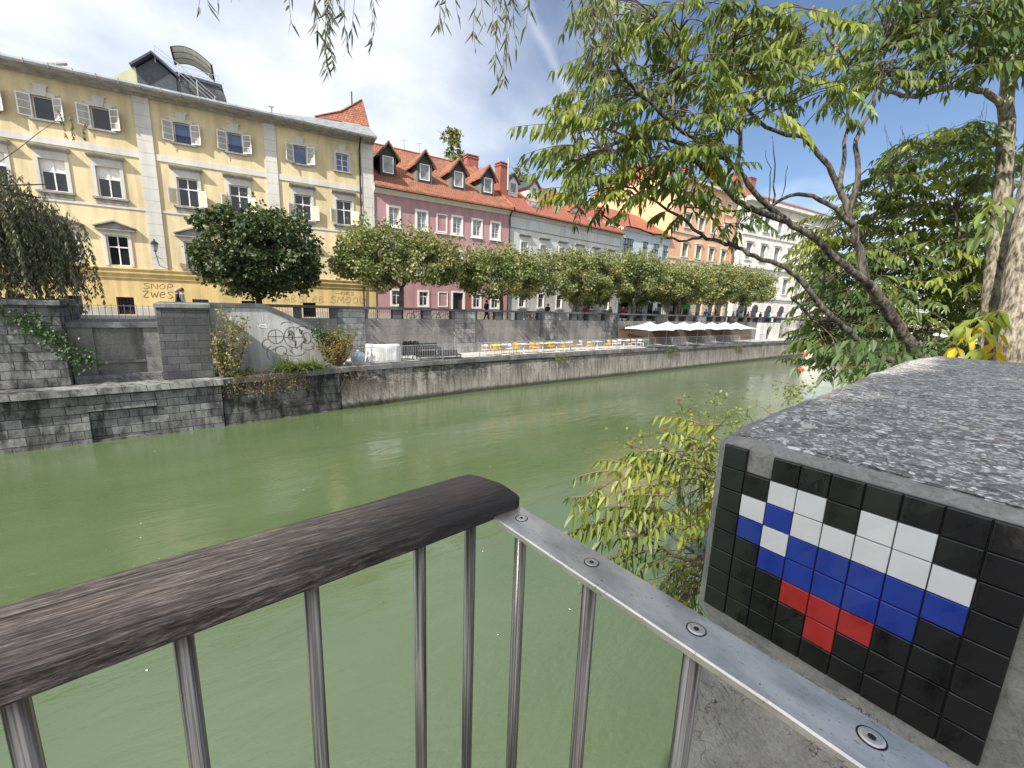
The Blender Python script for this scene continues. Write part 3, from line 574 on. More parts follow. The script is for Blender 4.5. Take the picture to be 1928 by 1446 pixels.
def scrawl(F, root, txt, u, z, w, h, sw, o=.068, mat=None, name='graffiti', slant=.1):
    mb = MB()
    for ch in txt:
        for st in GL.get(ch, []):
            q = []
            for i in range(len(st)):
                q.append(st[i])
                if i + 1 < len(st) and i > 0: pass
            sm = []
            for i in range(len(q) - 1):
                p0, p1, p2, p3 = q[max(i - 1, 0)], q[i], q[i + 1], q[min(i + 2, len(q) - 1)]
                for k in range(5):
                    t = k / 5; f = lambda a, b, c, d: .5 * (2 * b + (c - a) * t + (2 * a - 5 * b + 4 * c - d) * t * t + (3 * b - a - 3 * c + d) * t ** 3)
                    sm.append((f(p0[0], p1[0], p2[0], p3[0]), f(p0[1], p1[1], p2[1], p3[1])))
            sm.append(q[-1]); mb.ribbon([F.pt(u + (x + slant * y) * w, o, z + y * h) for x, y in sm], sw, F.n)
        u += w * 1.12
    return mb.build(name, mat or M['paint_black'], root)
scrawl(FY, yb, 'SNOP', 4.8, .25, .36, .34, .03); scrawl(FY, yb, 'ZWESK', 4.75, -.32, .36, .42, .038)
scrawl(FY, yb, 'ABSCEB', 12.75, -.35, .42, .5, .02); scrawl(FY, yb, 'SMOOH', 15.9, -.3, .48, .5, .02); scrawl(FY, yb, '_NRS', 16.4, .35, .3, .25, .025)

# wall lantern on the yellow house
wl = thing('wall_lantern', 'old iron wall lantern on a bracket on a pale pilaster of the yellow house', 'lantern', FY.pt(5.75, .5, 2.2))
mb = MB(); mb.tube([FY.pt(5.78, .1, 1.75), FY.pt(5.78, .3, 2.0), FY.pt(5.78, .62, 2.35), FY.pt(5.78, .7, 2.6)], .022, 6); mb.tube([FY.pt(5.78, .1, 2.3), FY.pt(5.78, .55, 2.3)], .018, 6); mb.build('bracket', M['black_iron'], wl)
def lant(zs): return [[FY.pt(5.78 + r * math.cos(a), .7 + r * math.sin(a), z) for a in [rad(45 + 60 * k) for k in range(6)]] for z, r in zs]
mb = MB(); mb.loft(lant([(2.62, .1), (3.02, .19)])); mb.build('lantern_glass', M['glass_grey'], wl)
mb = MB(); mb.loft(lant([(3.03, .23), (3.18, .12), (3.22, .05), (3.34, .03)])); mb.loft(lant([(2.56, .05), (2.61, .12)])); mb.build('lantern_cap', M['black_iron'], wl)

# ---- structure on the hill side roof behind the yellow house
rh = thing('rooftop_house', 'dark slate gabled rooftop cabin with terrace rails and curved glass canopy above the yellow house', 'rooftop cabin', FY.pt(6, -5, 12))
mb = MB(); FY.prism(mb, [(3.0, 12), (4.82, 12), (4.82, 15.05), (4.75, 15.15), (3.0, 13.75)], -8, -5); mb.build('side_wall', plaster('pale_green_plaster', (.52, .52, .33), .9, .3), rh)
mb = MB(); FY.prism(mb, [(4.82, 12), (7.0, 12), (7.0, 15.0), (5.85, 15.95), (4.82, 15.05)], -9, -5.0); mb.build('cabin_wall', M['slate'], rh)
mb = MB(); FY.prism(mb, [(4.6, 15.0), (5.83, 16.1), (7.15, 15.0), (7.2, 15.12), (5.83, 16.25), (4.55, 15.12)][::-1], -9.2, -4.6); mb.build('roof', M['slate'], rh)
mb = MB(); FY.prism(mb, [(7.0, 12), (9.9, 12), (9.85, 14.6), (9.55, 15.1), (7.0, 15.25)], -9, -5.1); mb.build('stone_wall', M['blocks_dark'], rh)
mb = MB(); FY.prism(mb, [(7.0, 15.26), (9.6, 15.11), (9.6, 15.0), (9.7, 15.0), (9.7, 15.3), (7.0, 15.45)], -9, -5.0); mb.build('terrace_edge', M['slate'], rh)
mb = MB()
cv = [(6.85 + (2.3) * i / 8, 16.35 + .75 * math.sin(math.pi * (.18 + .74 * i / 8)) - .035 * i) for i in range(9)]
for (a, b), (c, d) in zip(cv, cv[1:]): mb.hexa([FY.pt(a, -5.2, b + .25), FY.pt(c, -5.2, d + .25), FY.pt(c, -6.4, d - .35), FY.pt(a, -6.4, b - .35), FY.pt(a, -5.2, b + .28), FY.pt(c, -5.2, d + .28), FY.pt(c, -6.4, d - .32), FY.pt(a, -6.4, b - .32)])
cn = mb.build('canopy', M['cream'], rh)
mb = MB()
for k in range(4): mb.tube([FY.pt(a, -5.17 - k * .4, b + .27 - k * .2) for a, b in cv], .025, 5)
for a, b in (cv[0], cv[-1]): mb.tube([FY.pt(a, -5.15, b + .27), FY.pt(a, -6.4, b - .33)], .06, 5)
mb.build('canopy_rib', M['black_iron'], cn)
mb = MB()
for h in (0, .28, .56): mb.tube([FY.pt(5.95, -4.9, 16.75 - h), FY.pt(7.2, -4.9, 15.95 - h), FY.pt(9.3, -4.9, 14.3 - h)], .022, 5)
for u, z in ((5.95, 16.75), (7.2, 15.95), (8.2, 15.15), (9.2, 14.35)): mb.tube([FY.pt(u, -4.9, z), FY.pt(u, -4.9, z - 1.1)], .025, 5)
for h in (.4, .75): mb.tube([FY.pt(7.3, -5.4, 15.3 + h), FY.pt(9.55, -5.4, 15.2 + h)], .018, 5)
for u in (7.4, 8.9, 9.5): mb.tube([FY.pt(u, -5.4, 15.3), FY.pt(u, -5.4, 16.0)], .02, 5)
for h in (.1, .4, .7): mb.tube([FY.pt(4.9, -4.7, 13.1 + h), FY.pt(6.9, -4.7, 13.0 + h)], .016, 5)
for u in (4.95, 5.6, 6.3, 6.9): mb.tube([FY.pt(u, -4.7, 12.6), FY.pt(u, -4.7, 13.75)], .02, 5)
mb.build('railing', M['galv'], rh)

# ---- pink house
FP = Fac((11.83, 34.3), (24.33, 33.2))
pk = thing('pink_house', 'old pink house with white window frames and four dark gabled dormers in mossy tile roof', 'house', FP.pt(6, 0, STREET))
pcol = [1.55, 3.88, 7.1, 9.05, 10.96]; holes = []
for u in pcol: holes += [(u - .4, u + .4, 6.06, 7.38), (u - .42, u + .42, 2.35, 4.1)]
gcol = [1.66, 4.0, 9.15, 11.1]
for u in gcol: holes.append((u - .38, u + .38, -.28, .88))
holes.append((6.75, 7.75, STREET - .1, .95))
wall(FP, pk, 0, FP.L, STREET, 8.3, holes, M['pink'])
mb = MB(); FP.box(mb, .01, FP.L - .01, -9, -.3, STREET, 8.5); mb.build('inner_core', M['interior'], pk)
mb = MB(); FP.box(mb, 0, 6.74, .0, .05, STREET, -1.0); FP.box(mb, 7.76, FP.L, .0, .05, STREET, -1.0); mb.build('plinth', M['plinth'], pk)
mb = MB(); FP.sprism(mb, [(-.1, 8.28), (.1, 8.28), (.18, 8.42), (.32, 8.5), (.4, 8.66), (.4, 8.72), (-.1, 8.72)], 0, FP.L); mb.build('cornice', M['cream'], pk)
mb = MB(); FP.sprism(mb, [(.4, 8.62), (.55, 8.6), (.6, 8.68), (.58, 8.78), (.4, 8.76)], -.02, FP.L + .05); mb.build('gutter', M['black_iron'], pk)
for u in pcol + [5.68]:
    blind = u == 5.68; mb = MB(); surround(FP, mb, u, .8, 6.06, 7.38, .17 if not blind else .09, .05, True); FP.box(mb, u - .62, u + .62, 0, .12, 5.82, 5.9); w = mb.build('window' if not blind else 'blind_window', M['white'], pk)
    if not blind: sash(FP, w, u, .8, 6.06, 7.38, M['white'], M['glass_grey'], None, 1, .06, -.1, bars=2)
for u in pcol:
    mb = MB(); surround(FP, mb, u, .84, 2.35, 4.1, .17, .05, True); FP.box(mb, u - .78, u + .78, 0, .2, 4.5, 4.62); FP.box(mb, u - .6, u + .6, 0, .04, 4.28, 4.5); w = mb.build('window', M['white'], pk); sash(FP, w, u, .84, 2.35, 4.1, M['white'], M['glass_grey'], .66, 1, .06, -.1)
for u in gcol + [5.8]:
    blind = u == 5.8; mb = MB(); surround(FP, mb, u, .76, -.28, .88, .14 if not blind else .08, .05, True); w = mb.build('window' if not blind else 'blind_window', M['white'], pk)
    if not blind: sash(FP, w, u, .76, -.28, .88, M['white'], M['glass_dark'], .66, 1, .06, -.1)
mb = MB(); FP.box(mb, 6.75, 7.75, -.26, -.2, STREET, .95); d_ = mb.build('door', M['dormer'], pk)
mb = MB(); FP.box(mb, 6.62, 6.75, -.02, .06, STREET, 1.08); FP.box(mb, 7.75, 7.95, -.02, .06, STREET, 1.08); FP.box(mb, 6.75, 7.75, -.02, .06, .95, 1.08); mb.build('door_frame', M['white'], d_)
mb = MB(); FP.box(mb, 8.1, 8.6, .0, .03, -1.0, .9); mb.build('painted_panel', M['brick'], pk)
roof_slab(FP, pk, .02, FP.L, [(.62, 8.78), (-8, 14.45), (-9.2, 14.0)], M['tiles_old'])
mb = MB(); mb.tube([FP.pt(0, -8, 14.48), FP.pt(FP.L, -8, 14.48)], .1, 6); mb.build('ridge_tiles', M['tiles_old'], pk)
mb = MB(); mb.tube([FP.pt(FP.L, .65, 8.85), FP.pt(FP.L, -8, 14.52)], .09, 6); mb.build('verge_tiles', M['tiles_old'], pk)
for i, u in enumerate((1.5, 4.6, 7.75, 10.72)):
    gable_dormer(FP, pk, u, 1.3, -1.2, -5.2, 9.75, 11.6, 12.5, M['dormer'], M['dormer'] if i == 0 else M['dormer_green'], M['tiles_old'], (.86, 10.22, 11.48), M['white'], M['glass_grey'], .32)  # near-black fronts paint in the shadow of the gable overhang
brick_chimney(FP, pk, 13.0 - 1.3, 13.05, -8.6, -7.8, 13.6, 15.5)
mb = MB(); mb.tube([FP.pt(FP.L - .1, .5, 8.7), FP.pt(FP.L - .1, .12, 8.2), FP.pt(FP.L - .1, .12, STREET)], .06, 8); mb.build('downpipe', M['black_iron'], pk)
mb = MB()
for u in (1.0, 5.0, 6.5): mb.tube([FP.pt(u, -7.9, 14.4), FP.pt(u, -7.9, 15.4)], .015, 4); mb.tube([FP.pt(u - .3, -7.9, 15.3), FP.pt(u + .3, -7.9, 15.45)], .012, 4)
mb.build('aerial', M['black_iron'], pk)

# ---- white house
FW = Fac((24.37, 33.2), (40.95, 33.66))
wh = thing('white_house', 'white plastered house with red tile roof and small white dormers beside the pink house', 'house', FW.pt(8, 0, STREET))
wcol = [1.75, 4.3, 6.95, 9.55, 12.2, 14.9]; holes = []
for u in wcol: holes += [(u - .4, u + .4, 4.35, 6.1), (u - .38, u + .38, -.1, 1.25)]
wall(FW, wh, 0, FW.L, STREET, 8.3, holes, M['whiteplaster'])
mb = MB(); FW.box(mb, .01, FW.L - .01, -9, -.3, STREET, 8.5); mb.build('inner_core', M['interior'], wh)
mb = MB(); FW.sprism(mb, [(-.1, 8.28), (.1, 8.28), (.2, 8.5), (.36, 8.6), (.36, 8.7), (-.1, 8.7)], 0, FW.L); mb.build('cornice', M['trim'], wh)
mb = MB(); FW.sprism(mb, [(.36, 8.6), (.52, 8.58), (.58, 8.7), (.36, 8.76)], 0, FW.L); mb.build('gutter', M['black_iron'], wh)
mb = MB(); FW.box(mb, 0, FW.L, -.01, .05, 7.22, 7.3); FW.box(mb, 0, FW.L, -.01, .08, 2.4, 2.62); mb.build('floor_band', M['hood'], wh)
for u in wcol:
    mb = MB(); surround(FW, mb, u, .8, 4.35, 6.1, .1, .04, True); w = mb.build('window', M['white'], wh); sash(FW, w, u, .8, 4.35, 6.1, M['white'], M['glass_grey'], .68, 1, .07, -.08)
    mb = MB(); FW.sprism(mb, [(0, 6.62), (.12, 6.62), (.24, 6.72), (.24, 6.78), (0, 6.82)], u - .75, u + .75); mb.build('hood', M['hood'], w)
    mb = MB(); surround(FW, mb, u, .5, 7.62, 7.95, .04, .025, True); mb.build('relief_panel', M['trim'], wh)
    mb = MB(); surround(FW, mb, u, .76, -.1, 1.25, .1, .04, True); w = mb.build('window', M['white'], wh); sash(FW, w, u, .76, -.1, 1.25, M['white'], M['glass_dark'], .66, 1, .06, -.1)
    mb = MB(); FW.box(mb, u - .62, u + .62, 0, .42, -.32, -.22); mb.build('sill', M['hood'], w)
roof_slab(FW, wh, .02, FW.L, [(.58, 8.78), (-7.2, 14.0), (-9, 13.4)], M['tiles_new'])
mb = MB(); FW.sprism(mb, [(-6.9, 14.0), (-7.2, 14.3), (-8.5, 13.9)], 4, 9); mb.build('dark_ridge_sheet', M['slate'], wh)
gable_dormer(FW, wh, 1.95, 1.2, -2.3, -6, 10.85, 12.1, 12.75, M['cream'], M['cream'], M['slate'], (.8, 11.0, 12.0), M['white'], M['glass_grey'], .2)
gable_dormer(FW, wh, 4.75, 1.3, -2.3, -6, 10.85, 12.1, 12.85, M['cream'], M['cream'], M['slate'], (.7, 11.15, 12.05), M['white'], M['glass_grey'], .2)
gable_dormer(FW, wh, 10.3, 1.7, -1.6, -5, 9.1, 10.55, 11.2, M['white'], M['white'], M['tiles_new'], (1.0, 9.3, 10.5), M['trim'], M['glass_grey'], .3)
brick_chimney(FW, wh, .12, 1.12, -2.9, -2.0, 10.2, 13.45)
mb = MB(); mb.tube([FW.pt(.95, -1.85, 11.0), FW.pt(.95, -1.85, 13.9)], .1, 8); mb.build('flue_pipe', M['galv'], wh)
brick_chimney(FW, wh, 13.6, 14.7, -2.6, -1.8, 10.0, 11.6)
mb = MB(); k = (14.0 - 8.78) / 7.78
for a, b, o0, o1 in ((3.1, 4.3, -.6, -1.5), (11.9, 13.2, -.2, -1.2), (14.6, 15.8, -.2, -1.2)): mb.hexa([FW.pt(a, o0, 8.78 + (.58 - o0) * k), FW.pt(b, o0, 8.78 + (.58 - o0) * k), FW.pt(b, o1, 8.78 + (.58 - o1) * k), FW.pt(a, o1, 8.78 + (.58 - o1) * k)] + [FW.pt(a, o0 + .02, 8.92 + (.58 - o0) * k), FW.pt(b, o0 + .02, 8.92 + (.58 - o0) * k), FW.pt(b, o1 + .02, 8.92 + (.58 - o1) * k), FW.pt(a, o1 + .02, 8.92 + (.58 - o1) * k)])
mb.build('skylight', M['glass_grey'], wh)
scrawl(FW, wh, 'SRWEB', 1.0, -1.2, .5, .6, .05, .012, M['brick']); scrawl(FW, wh, 'AKSN', 12.5, -1.1, .45, .5, .03, .012)

# ---- pale blue house
FB = Fac((41.0, 33.66), (50.95, 33.6))
bl = thing('blue_house', 'pale blue house with black framed windows between white house and orange building', 'house', FB.pt(5, 0, STREET))
bw = [(1.45, 2.0), (4.8, 1.05), (7.05, 1.2), (9.05, 1.1)]; holes = []
for u, w in bw: holes += [(u - w / 2, u + w / 2, 6.55, 8.4), (u - w / 2, u + w / 2, 2.7, 4.6), (u - w / 2, u + w / 2, STREET + .3, .9)]
wall(FB, bl, 0, FB.L, STREET, 9.3, holes, M['blueplaster'])
mb = MB(); FB.box(mb, .01, FB.L - .01, -9, -.3, STREET, 9.4); mb.build('inner_core', M['interior'], bl)
mb = MB(); FB.sprism(mb, [(-.1, 9.25), (.12, 9.25), (.3, 9.4), (.3, 9.52), (-.1, 9.52)], 0, FB.L); mb.build('cornice', M['white'], bl)
mb = MB(); FB.box(mb, 0, FB.L, -.01, .06, 5.5, 5.6); FB.box(mb, 0, FB.L, -.01, .1, 1.5, 1.75); mb.build('floor_band', M['trim'], bl)
for u, w in bw:
    for z0, z1 in ((6.55, 8.4), (2.7, 4.6), (STREET + .3, .9)):
        mb = MB(); FB.box(mb, u - w / 2 - .08, u + w / 2 + .08, -.01, .1, z0 - .12, z0 - .01); wn = mb.build('window', M['trim'], bl); sash(FB, wn, u, w, z0, z1, M['black_iron'], M['glass_grey'] if z0 > 5 else M['glass_dark'], .62, 3 if w > 1.5 else 1, .06, -.06)
roof_slab(FB, bl, .0, FB.L, [(.4, 9.55), (-6, 13.2), (-9, 12)], M['tiles_new'])
scrawl(FB, bl, 'EBKE', 5.0, -.9, .4, .6, .06, .012)

# ---- orange building
FO = Fac((51.0, 33.6), (67.0, 33.2))
ob = thing('orange_building', 'tall orange building with pale window surrounds and plain orange firewall', 'building', FO.pt(8, 0, STREET))
oc = [3.4, 6.75, 10.1, 13.5]; holes = []
for u in oc: holes += [(u - .6, u + .6, 7.45, 9.15), (u - .6, u + .6, 11.3, 12.9), (u - .6, u + .6, 14.4, 15.8), (u - .65, u + .65, 3.0, 5.2)]
for u in (2.0, 5.2, 8.5, 11.8, 14.4): holes.append((u - .8, u + .8, STREET, 1.4))
wall(FO, ob, 0, FO.L, STREET, 17.2, holes, M['orange'])
mb = MB(); FO.box(mb, 0, .3, -15, -.003, STREET, 17.4); FO.box(mb, FO.L - .3, FO.L, -15, -.003, STREET, 17.2); FO.box(mb, .3, FO.L - .3, -15, -14.7, STREET, 17.2); FO.prism(mb, [(0, 17.4), (.3, 17.4), (.3, 17.41), (0, 17.41)], -15, 0); mb.build('firewall', M['orangefire'], ob)
mb = MB(); FO.box(mb, .31, FO.L - .31, -14.6, -.3, STREET, 17.0); mb.build('inner_core', M['interior'], ob)
for z0, z1, o in ((6.2, 6.45, .14), (7.0, 7.12, .1), (10.4, 10.7, .12), (17.0, 17.4, .6), (1.9, 2.3, .12)):
    mb = MB(); FO.box(mb, 0, FO.L, -.01, o, z0, z1); mb.build('floor_band', M['trim'], ob)
for u in oc:
    for z0, z1 in ((7.45, 9.15), (11.3, 12.9), (14.4, 15.8), (3.0, 5.2)):
        mb = MB(); surround(FO, mb, u, 1.2, z0, z1, .22, .09, False); FO.box(mb, u - .95, u + .95, 0, .22, z1 + .23, z1 + .38); FO.box(mb, u - .85, u + .85, 0, .14, z0 - .16, z0 - .02); wn = mb.build('window', M['cream'], ob); sash(FO, wn, u, 1.2, z0, z1, M['dormer_green'], M['glass_grey'], .66, 1, .08, -.14)
    mb = MB(); FO.box(mb, u - .8, u + .8, 0, .05, 6.46, 6.99); mb.build('relief_panel', M['cream'], ob)
for u in (2.0, 5.2, 8.5, 11.8, 14.4):
    mb = MB(); FO.box(mb, u - .8, u + .8, -.24, -.2, STREET, 1.4); mb.build('shop_front', M['glass_dark'], ob)
for a, b in ((0, 1.2), (2.8, 4.4), (6.0, 7.7), (9.3, 11.0), (12.6, 13.6), (15.2, 16)):
    mb = MB()
    for k in range(5): FO.box(mb, a, b, 0, .06, STREET + .1 + k * .62, STREET + .66 + k * .62)
    mb.build('rusticated_pier', M['cream'], ob)
mb = MB(); FO.sprism(mb, [(.65, 17.41), (-7, 20.3), (-15, 17.41)], .0, FO.L); mb.build('roof', M['tiles_old'], ob)
brick_chimney(FO, ob, 9, 10.4, -6, -5, 18.5, 21.3)

# ---- white arcaded building at the bridge head
FA = Fac((69.0, 33.0), (97.0, 29.5))
ar = thing('white_arcade_building', 'white stone building with arched doorways beyond the orange building', 'building', FA.pt(10, 0, STREET))
ac = [2.2, 6.2, 10.2, 14.2, 18.2, 22.2, 26.0]; holes = []
for u in ac: holes += [(u - .75, u + .75, 3.6, 6.0), (u - .75, u + .75, 8.6, 11.0), (u - .7, u + .7, 13.2, 15.4), (u - 1.0, u + 1.0, STREET, .5)]
wall(FA, ar, 0, FA.L, STREET, 17.5, holes, M['stonewhite'])
mb = MB(); FA.box(mb, .0, .2, -14, -.003, STREET, 17.5); mb.build('side_wall', M['stonewhite'], ar); mb = MB(); FA.box(mb, FA.L - .2, FA.L, -14, -.003, STREET, 17.5); mb.build('side_wall', M['stonewhite'], ar)
mb = MB(); FA.box(mb, .21, FA.L - .21, -14, -.3, STREET, 17.4); mb.build('inner_core', M['interior'], ar)
for z0, z1, o in ((2.5, 2.9, .3), (7.3, 7.7, .35), (12.2, 12.4, .15), (17.1, 17.7, .8)):
    mb = MB(); FA.box(mb, 0, FA.L, -.01, o, z0, z1); mb.build('cornice', M['stonewhite'], ar)
mb = MB(); last = 0
for u in ac + [FA.L + 1.2]:
    for k in range(9):
        FA.box(mb, last, u - 1.2, 0, .05, STREET + .1 + k * .42, STREET + .47 + k * .42)
    last = u + 1.2
mb.build('rustication', M['stonewhite'], ar)
for u in ac:
    for z0, z1 in ((3.6, 6.0), (8.6, 11.0), (13.2, 15.4)):
        mb = MB(); surround(FA, mb, u, 1.5, z0, z1, .2, .1, False); FA.box(mb, u - 1.1, u + 1.1, 0, .28, z1 + .25, z1 + .4); FA.box(mb, u - 1.0, u + 1.0, 0, .2, z0 - .2, z0 - .02); wn = mb.build('window', M['stonewhite'], ar); sash(FA, wn, u, 1.5, z0, z1, M['dormer_green'], M['glass_grey'], .66, 1, .09, -.14)
    mb = MB(); n = 10; pr = [(u + 1.0 * math.cos(math.pi * i / n), .5 + 1.0 * math.sin(math.pi * i / n)) for i in range(n + 1)]
    FA.prism(mb, pr, -.02, .012); FA.box(mb, u - 1, u + 1, -.24, -.2, STREET, .5); dw = mb.build('arched_door', M['glass_dark'], ar)
    mb = MB(); q0 = [(u + 1.0 * math.cos(math.pi * i / n), .5 + 1.0 * math.sin(math.pi * i / n)) for i in range(n + 1)]; q1 = [(u + 1.3 * math.cos(math.pi * i / n), .5 + 1.3 * math.sin(math.pi * i / n)) for i in range(n + 1)]
    for i in range(n): FA.prism(mb, [q0[i], q1[i], q1[i + 1], q0[i + 1]], 0, .1)
    mb.build('door_arch', M['stonewhite'], dw)
mb = MB(); FA.sprism(mb, [(.9, 17.71), (-6, 21), (-14, 17.71)], 0, FA.L); mb.build('roof', M['tiles_old'], ar)
brick_chimney(FA, ar, 4.6, 6.2, -6, -5, 19.5, 23.0); brick_chimney(FA, ar, 8.2, 9.8, -6, -5, 19.5, 23.0)

# ---- bridge head with painted niche shade, and the bridge across
bh = thing('stone_bridge', 'pale stone bridge with colonnaded abutment crossing at the far bend', 'bridge', (76, 20, WATER))
mb = MB(); mb.box(73.2, 80, 24.2, 28.4, -6.6, -.55); mb.build('abutment', M['blocks'], bh)
mb = MB()
for i in range(3): mb.box(74.2 + i * 1.75, 75.3 + i * 1.75, 24.16, 24.19, -3.2, -1.4)
mb.build('niche_shade', M['interior'], bh)  # near-black panels on the flat face paint in the recesses' shade
for i in range(4): mb = MB(); mb.loft([[(73.85 + i * 1.72 + r * math.cos(a), 24.02 + r * math.sin(a), z) for a in [rad(30 * k) for k in range(12)]] for z, r in ((-3.3, .22), (-3.1, .16), (-1.6, .13), (-1.4, .22))]); mb.build('column', M['stonewhite'], bh)
mb = MB(); mb.bbox(72.9, 80.3, 23.7, 28.6, -.549, -.3, .03); mb.build('abutment_cap', M['coping'], bh)
mb = MB(); prf = [(24.19, -6.6), (24.19, -1.0), (6, -.7), (-6, -.7), (-6, -6.6), (1, -6.6)] + [(12 + 10 * math.cos(math.pi * (1 - i / 14)), -6.6 + 4.6 * math.sin(math.pi * (1 - i / 14))) for i in range(15)]
mb.loft([[(75.5, y, z) for y, z in prf], [(79.5, y, z) for y, z in prf]]); mb.build('arch_span', M['stonewhite'], bh)
mb = MB()
for i in range(28): y = 24 - i * 1.0; mb.loft([[(75.7 + r * math.cos(a), y + r * math.sin(a), z) for a in [rad(45 * k) for k in range(8)]] for z, r in ((-.98, .1), (-.6, .16), (-.2, .08), (0, .1))])
mb.box(75.5, 75.95, -6, 24.1, .001, .16); mb.build('parapet', M['stonewhite'], bh)
# white arched wall under the terrace beyond the parasols
gw = thing('gate_wall', 'white wall with dark arched gateway at the end of the parasol terrace', 'wall', (68, 27, QUAY))
mb = MB(); n = 12; arch = [(67.9 + .95 * math.cos(math.pi * i / n), -2.6 + .95 * math.sin(math.pi * i / n)) for i in range(n + 1)]
mb.loft([[(x, 26.6, z) for x, z in [(64.6, QUAY), (66.95, QUAY)] + arch[::-1] + [(68.85, QUAY), (71.4, QUAY), (71.4, -1.25), (64.6, -1.25)]], [(x, 27.1, z) for x, z in [(64.6, QUAY), (66.95, QUAY)] + arch[::-1] + [(68.85, QUAY), (71.4, QUAY), (71.4, -1.25), (64.6, -1.25)]]]); mb.build('wall_face', M['stonewhite'], gw)
mb = MB(); mb.box(66.9, 68.9, 27.11, 27.16, QUAY, -1.6); mb.build('dark_gate', M['interior'], gw)
# ------------------------------------------------------------------ far bank: trees, plants, people, terrace furniture
def rv(rng): 
    while True:
        v = Vector((rng.uniform(-1, 1), rng.uniform(-1, 1), rng.uniform(-1, 1)))
        if .05 < v.length < 1: return v.normalized()
def limb(mb, a, b, r0, r1, rng, bend=.12, n=5, k=7):
    a, b = Vector(a), Vector(b); L = (b - a).length; o = rv(rng) * L * bend; pts = []
    for i in range(n + 1): t = i / n; pts.append(a.lerp(b, t) + o * math.sin(math.pi * t) + rv(rng) * L * .015 * (0 < i < n))
    mb.tube(pts, [r0 + (r1 - r0) * i / n for i in range(n + 1)], k); return pts
def crown_mesh(rng, rx, ry, rz, cz, ncl, nl, size, weights, shoots=0, flat=.5, clr=.6):
    mb = MB(); W = [i for i, w in enumerate(weights) for _ in range(w)]; cl = []
    while len(cl) < ncl:
        v = Vector((rng.uniform(-1, 1), rng.uniform(-1, 1), rng.uniform(-1, 1)))
        q = abs(v.x) ** 2.6 + abs(v.y) ** 2.6 + abs(v.z) ** 2.6
        if q > 1 or (q < .35 and rng.random() < .7): continue
        if v.z < -.5 and rng.random() < flat: continue
        cl.append(Vector((v.x * rx, v.y * ry, cz + v.z * rz)))
    for c in cl:
        k = rng.choice(W); r = clr * rng.uniform(.7, 1.25)
        for _ in range(nl):
            d = rv(rng); p = c + Vector((d.x, d.y, d.z * .8)) * r * rng.random() ** .45
            nr = (d * .6 + UP * .5 + rv(rng) * .8).normalized(); t = (rv(rng) - UP * .35).normalized()
            s = size * rng.uniform(.65, 1.25); mb.card(p, t, nr, s, s * .85, k if rng.random() < .75 else rng.choice(W))
    for _ in range(shoots):
        x, y = rng.uniform(-.9, .9), rng.uniform(-.9, .9); b = Vector((x * rx, y * ry, cz + rz * .8 * (1 - .3 * x * x)))
        h = rng.uniform(.5, 1.6) * rng.uniform(.6, 1.1); tip = b + Vector((rng.uniform(-.12, .12), rng.uniform(-.12, .12), h))
        for i in range(20):
            t = rng.random(); p = b.lerp(tip, t) + rv(rng) * (.26 * (1.1 - t)); s = size * rng.uniform(.6, 1.1)
            mb.card(p, (rv(rng) + UP * .2).normalized(), rv(rng), s, s * .8, rng.choice(W))
    return mb
PM = [M['plane_a'], M['plane_b'], M['plane_c'], M['plane_d']]
pg = 'pollarded plane trees in a row along the far quay'
def plane_proto(seed):
    rng = random.Random(seed)
    t = thing('plane_tree', 'x', 'tree', (0, 0, 0), pg); mb = MB()
    limb(mb, (0, 0, -.05), (.08, 0, 2.5), .2, .15, rng, .03)
    for k in range(7): a = k * .9 + rng.random(); e = Vector((math.cos(a) * 2.9, math.sin(a) * 1.7, rng.uniform(3.2, 4.6))); pts = limb(mb, (.08, 0, 2.4), e, .1, .035, rng, .1); limb(mb, pts[3], pts[3] + Vector((rng.uniform(-1, 1), rng.uniform(-.8, .8), 1.2)), .05, .02, rng)
    mb.build('trunk', M['bark_plane'], t, True)
    crown_mesh(rng, 4.5, 2.6, 1.8, 4.05, 215, 76, .205, (6, 4, 3, 1), 170).build('crown', PM, t)
    return t
protos = [plane_proto(s) for s in (11, 12, 13)]
spots = [(11.6, 28.6, 1, 'pollarded plane tree in front of the left half of the pink house'), (20.3, 28.6, 1, 'pollarded plane tree in front of the right end of the pink house'), (29.2, 28.6, 1.0, 'pollarded plane tree in front of the white house windows'),
         (37.8, 28.6, 1.05, 'plane tree on the quay before the blue house, just left of the parasols'), (46.6, 28.6, 1.1, 'plane tree above the parasols in front of the orange building, nearer side'), (55.4, 28.6, 1.12, 'plane tree above the parasols before the far half of the orange building'), (63.8, 28.6, 1.12, 'last plane tree of the far quay row beside the white arcaded building'),
         (33.5, 31.2, .82, 'smaller plane tree set back near the corner of the white house'), (42.2, 31.4, .86, 'smaller plane tree set back close to the blue house front'), (51.2, 31.2, .9, 'smaller plane tree set back by the corner of the orange building')]
for i, (x, y, s, lab) in enumerate(spots):
    o = protos[i] if i < 3 else copy_tree(protos[i % 3])
    o.location = (x, y, STREET); o['label'] = lab; s *= .98; o.scale = (s * (1 if i < 7 else .8) * (1, .95, 1.03)[i % 3], s, s * (1.0, .94, 1.05, 1.1, 1.0, 1.08, 1.03, 1.0, 1.1, 1.05)[i]); o.rotation_euler.z = 0 if i % 2 == 0 else math.pi + .12
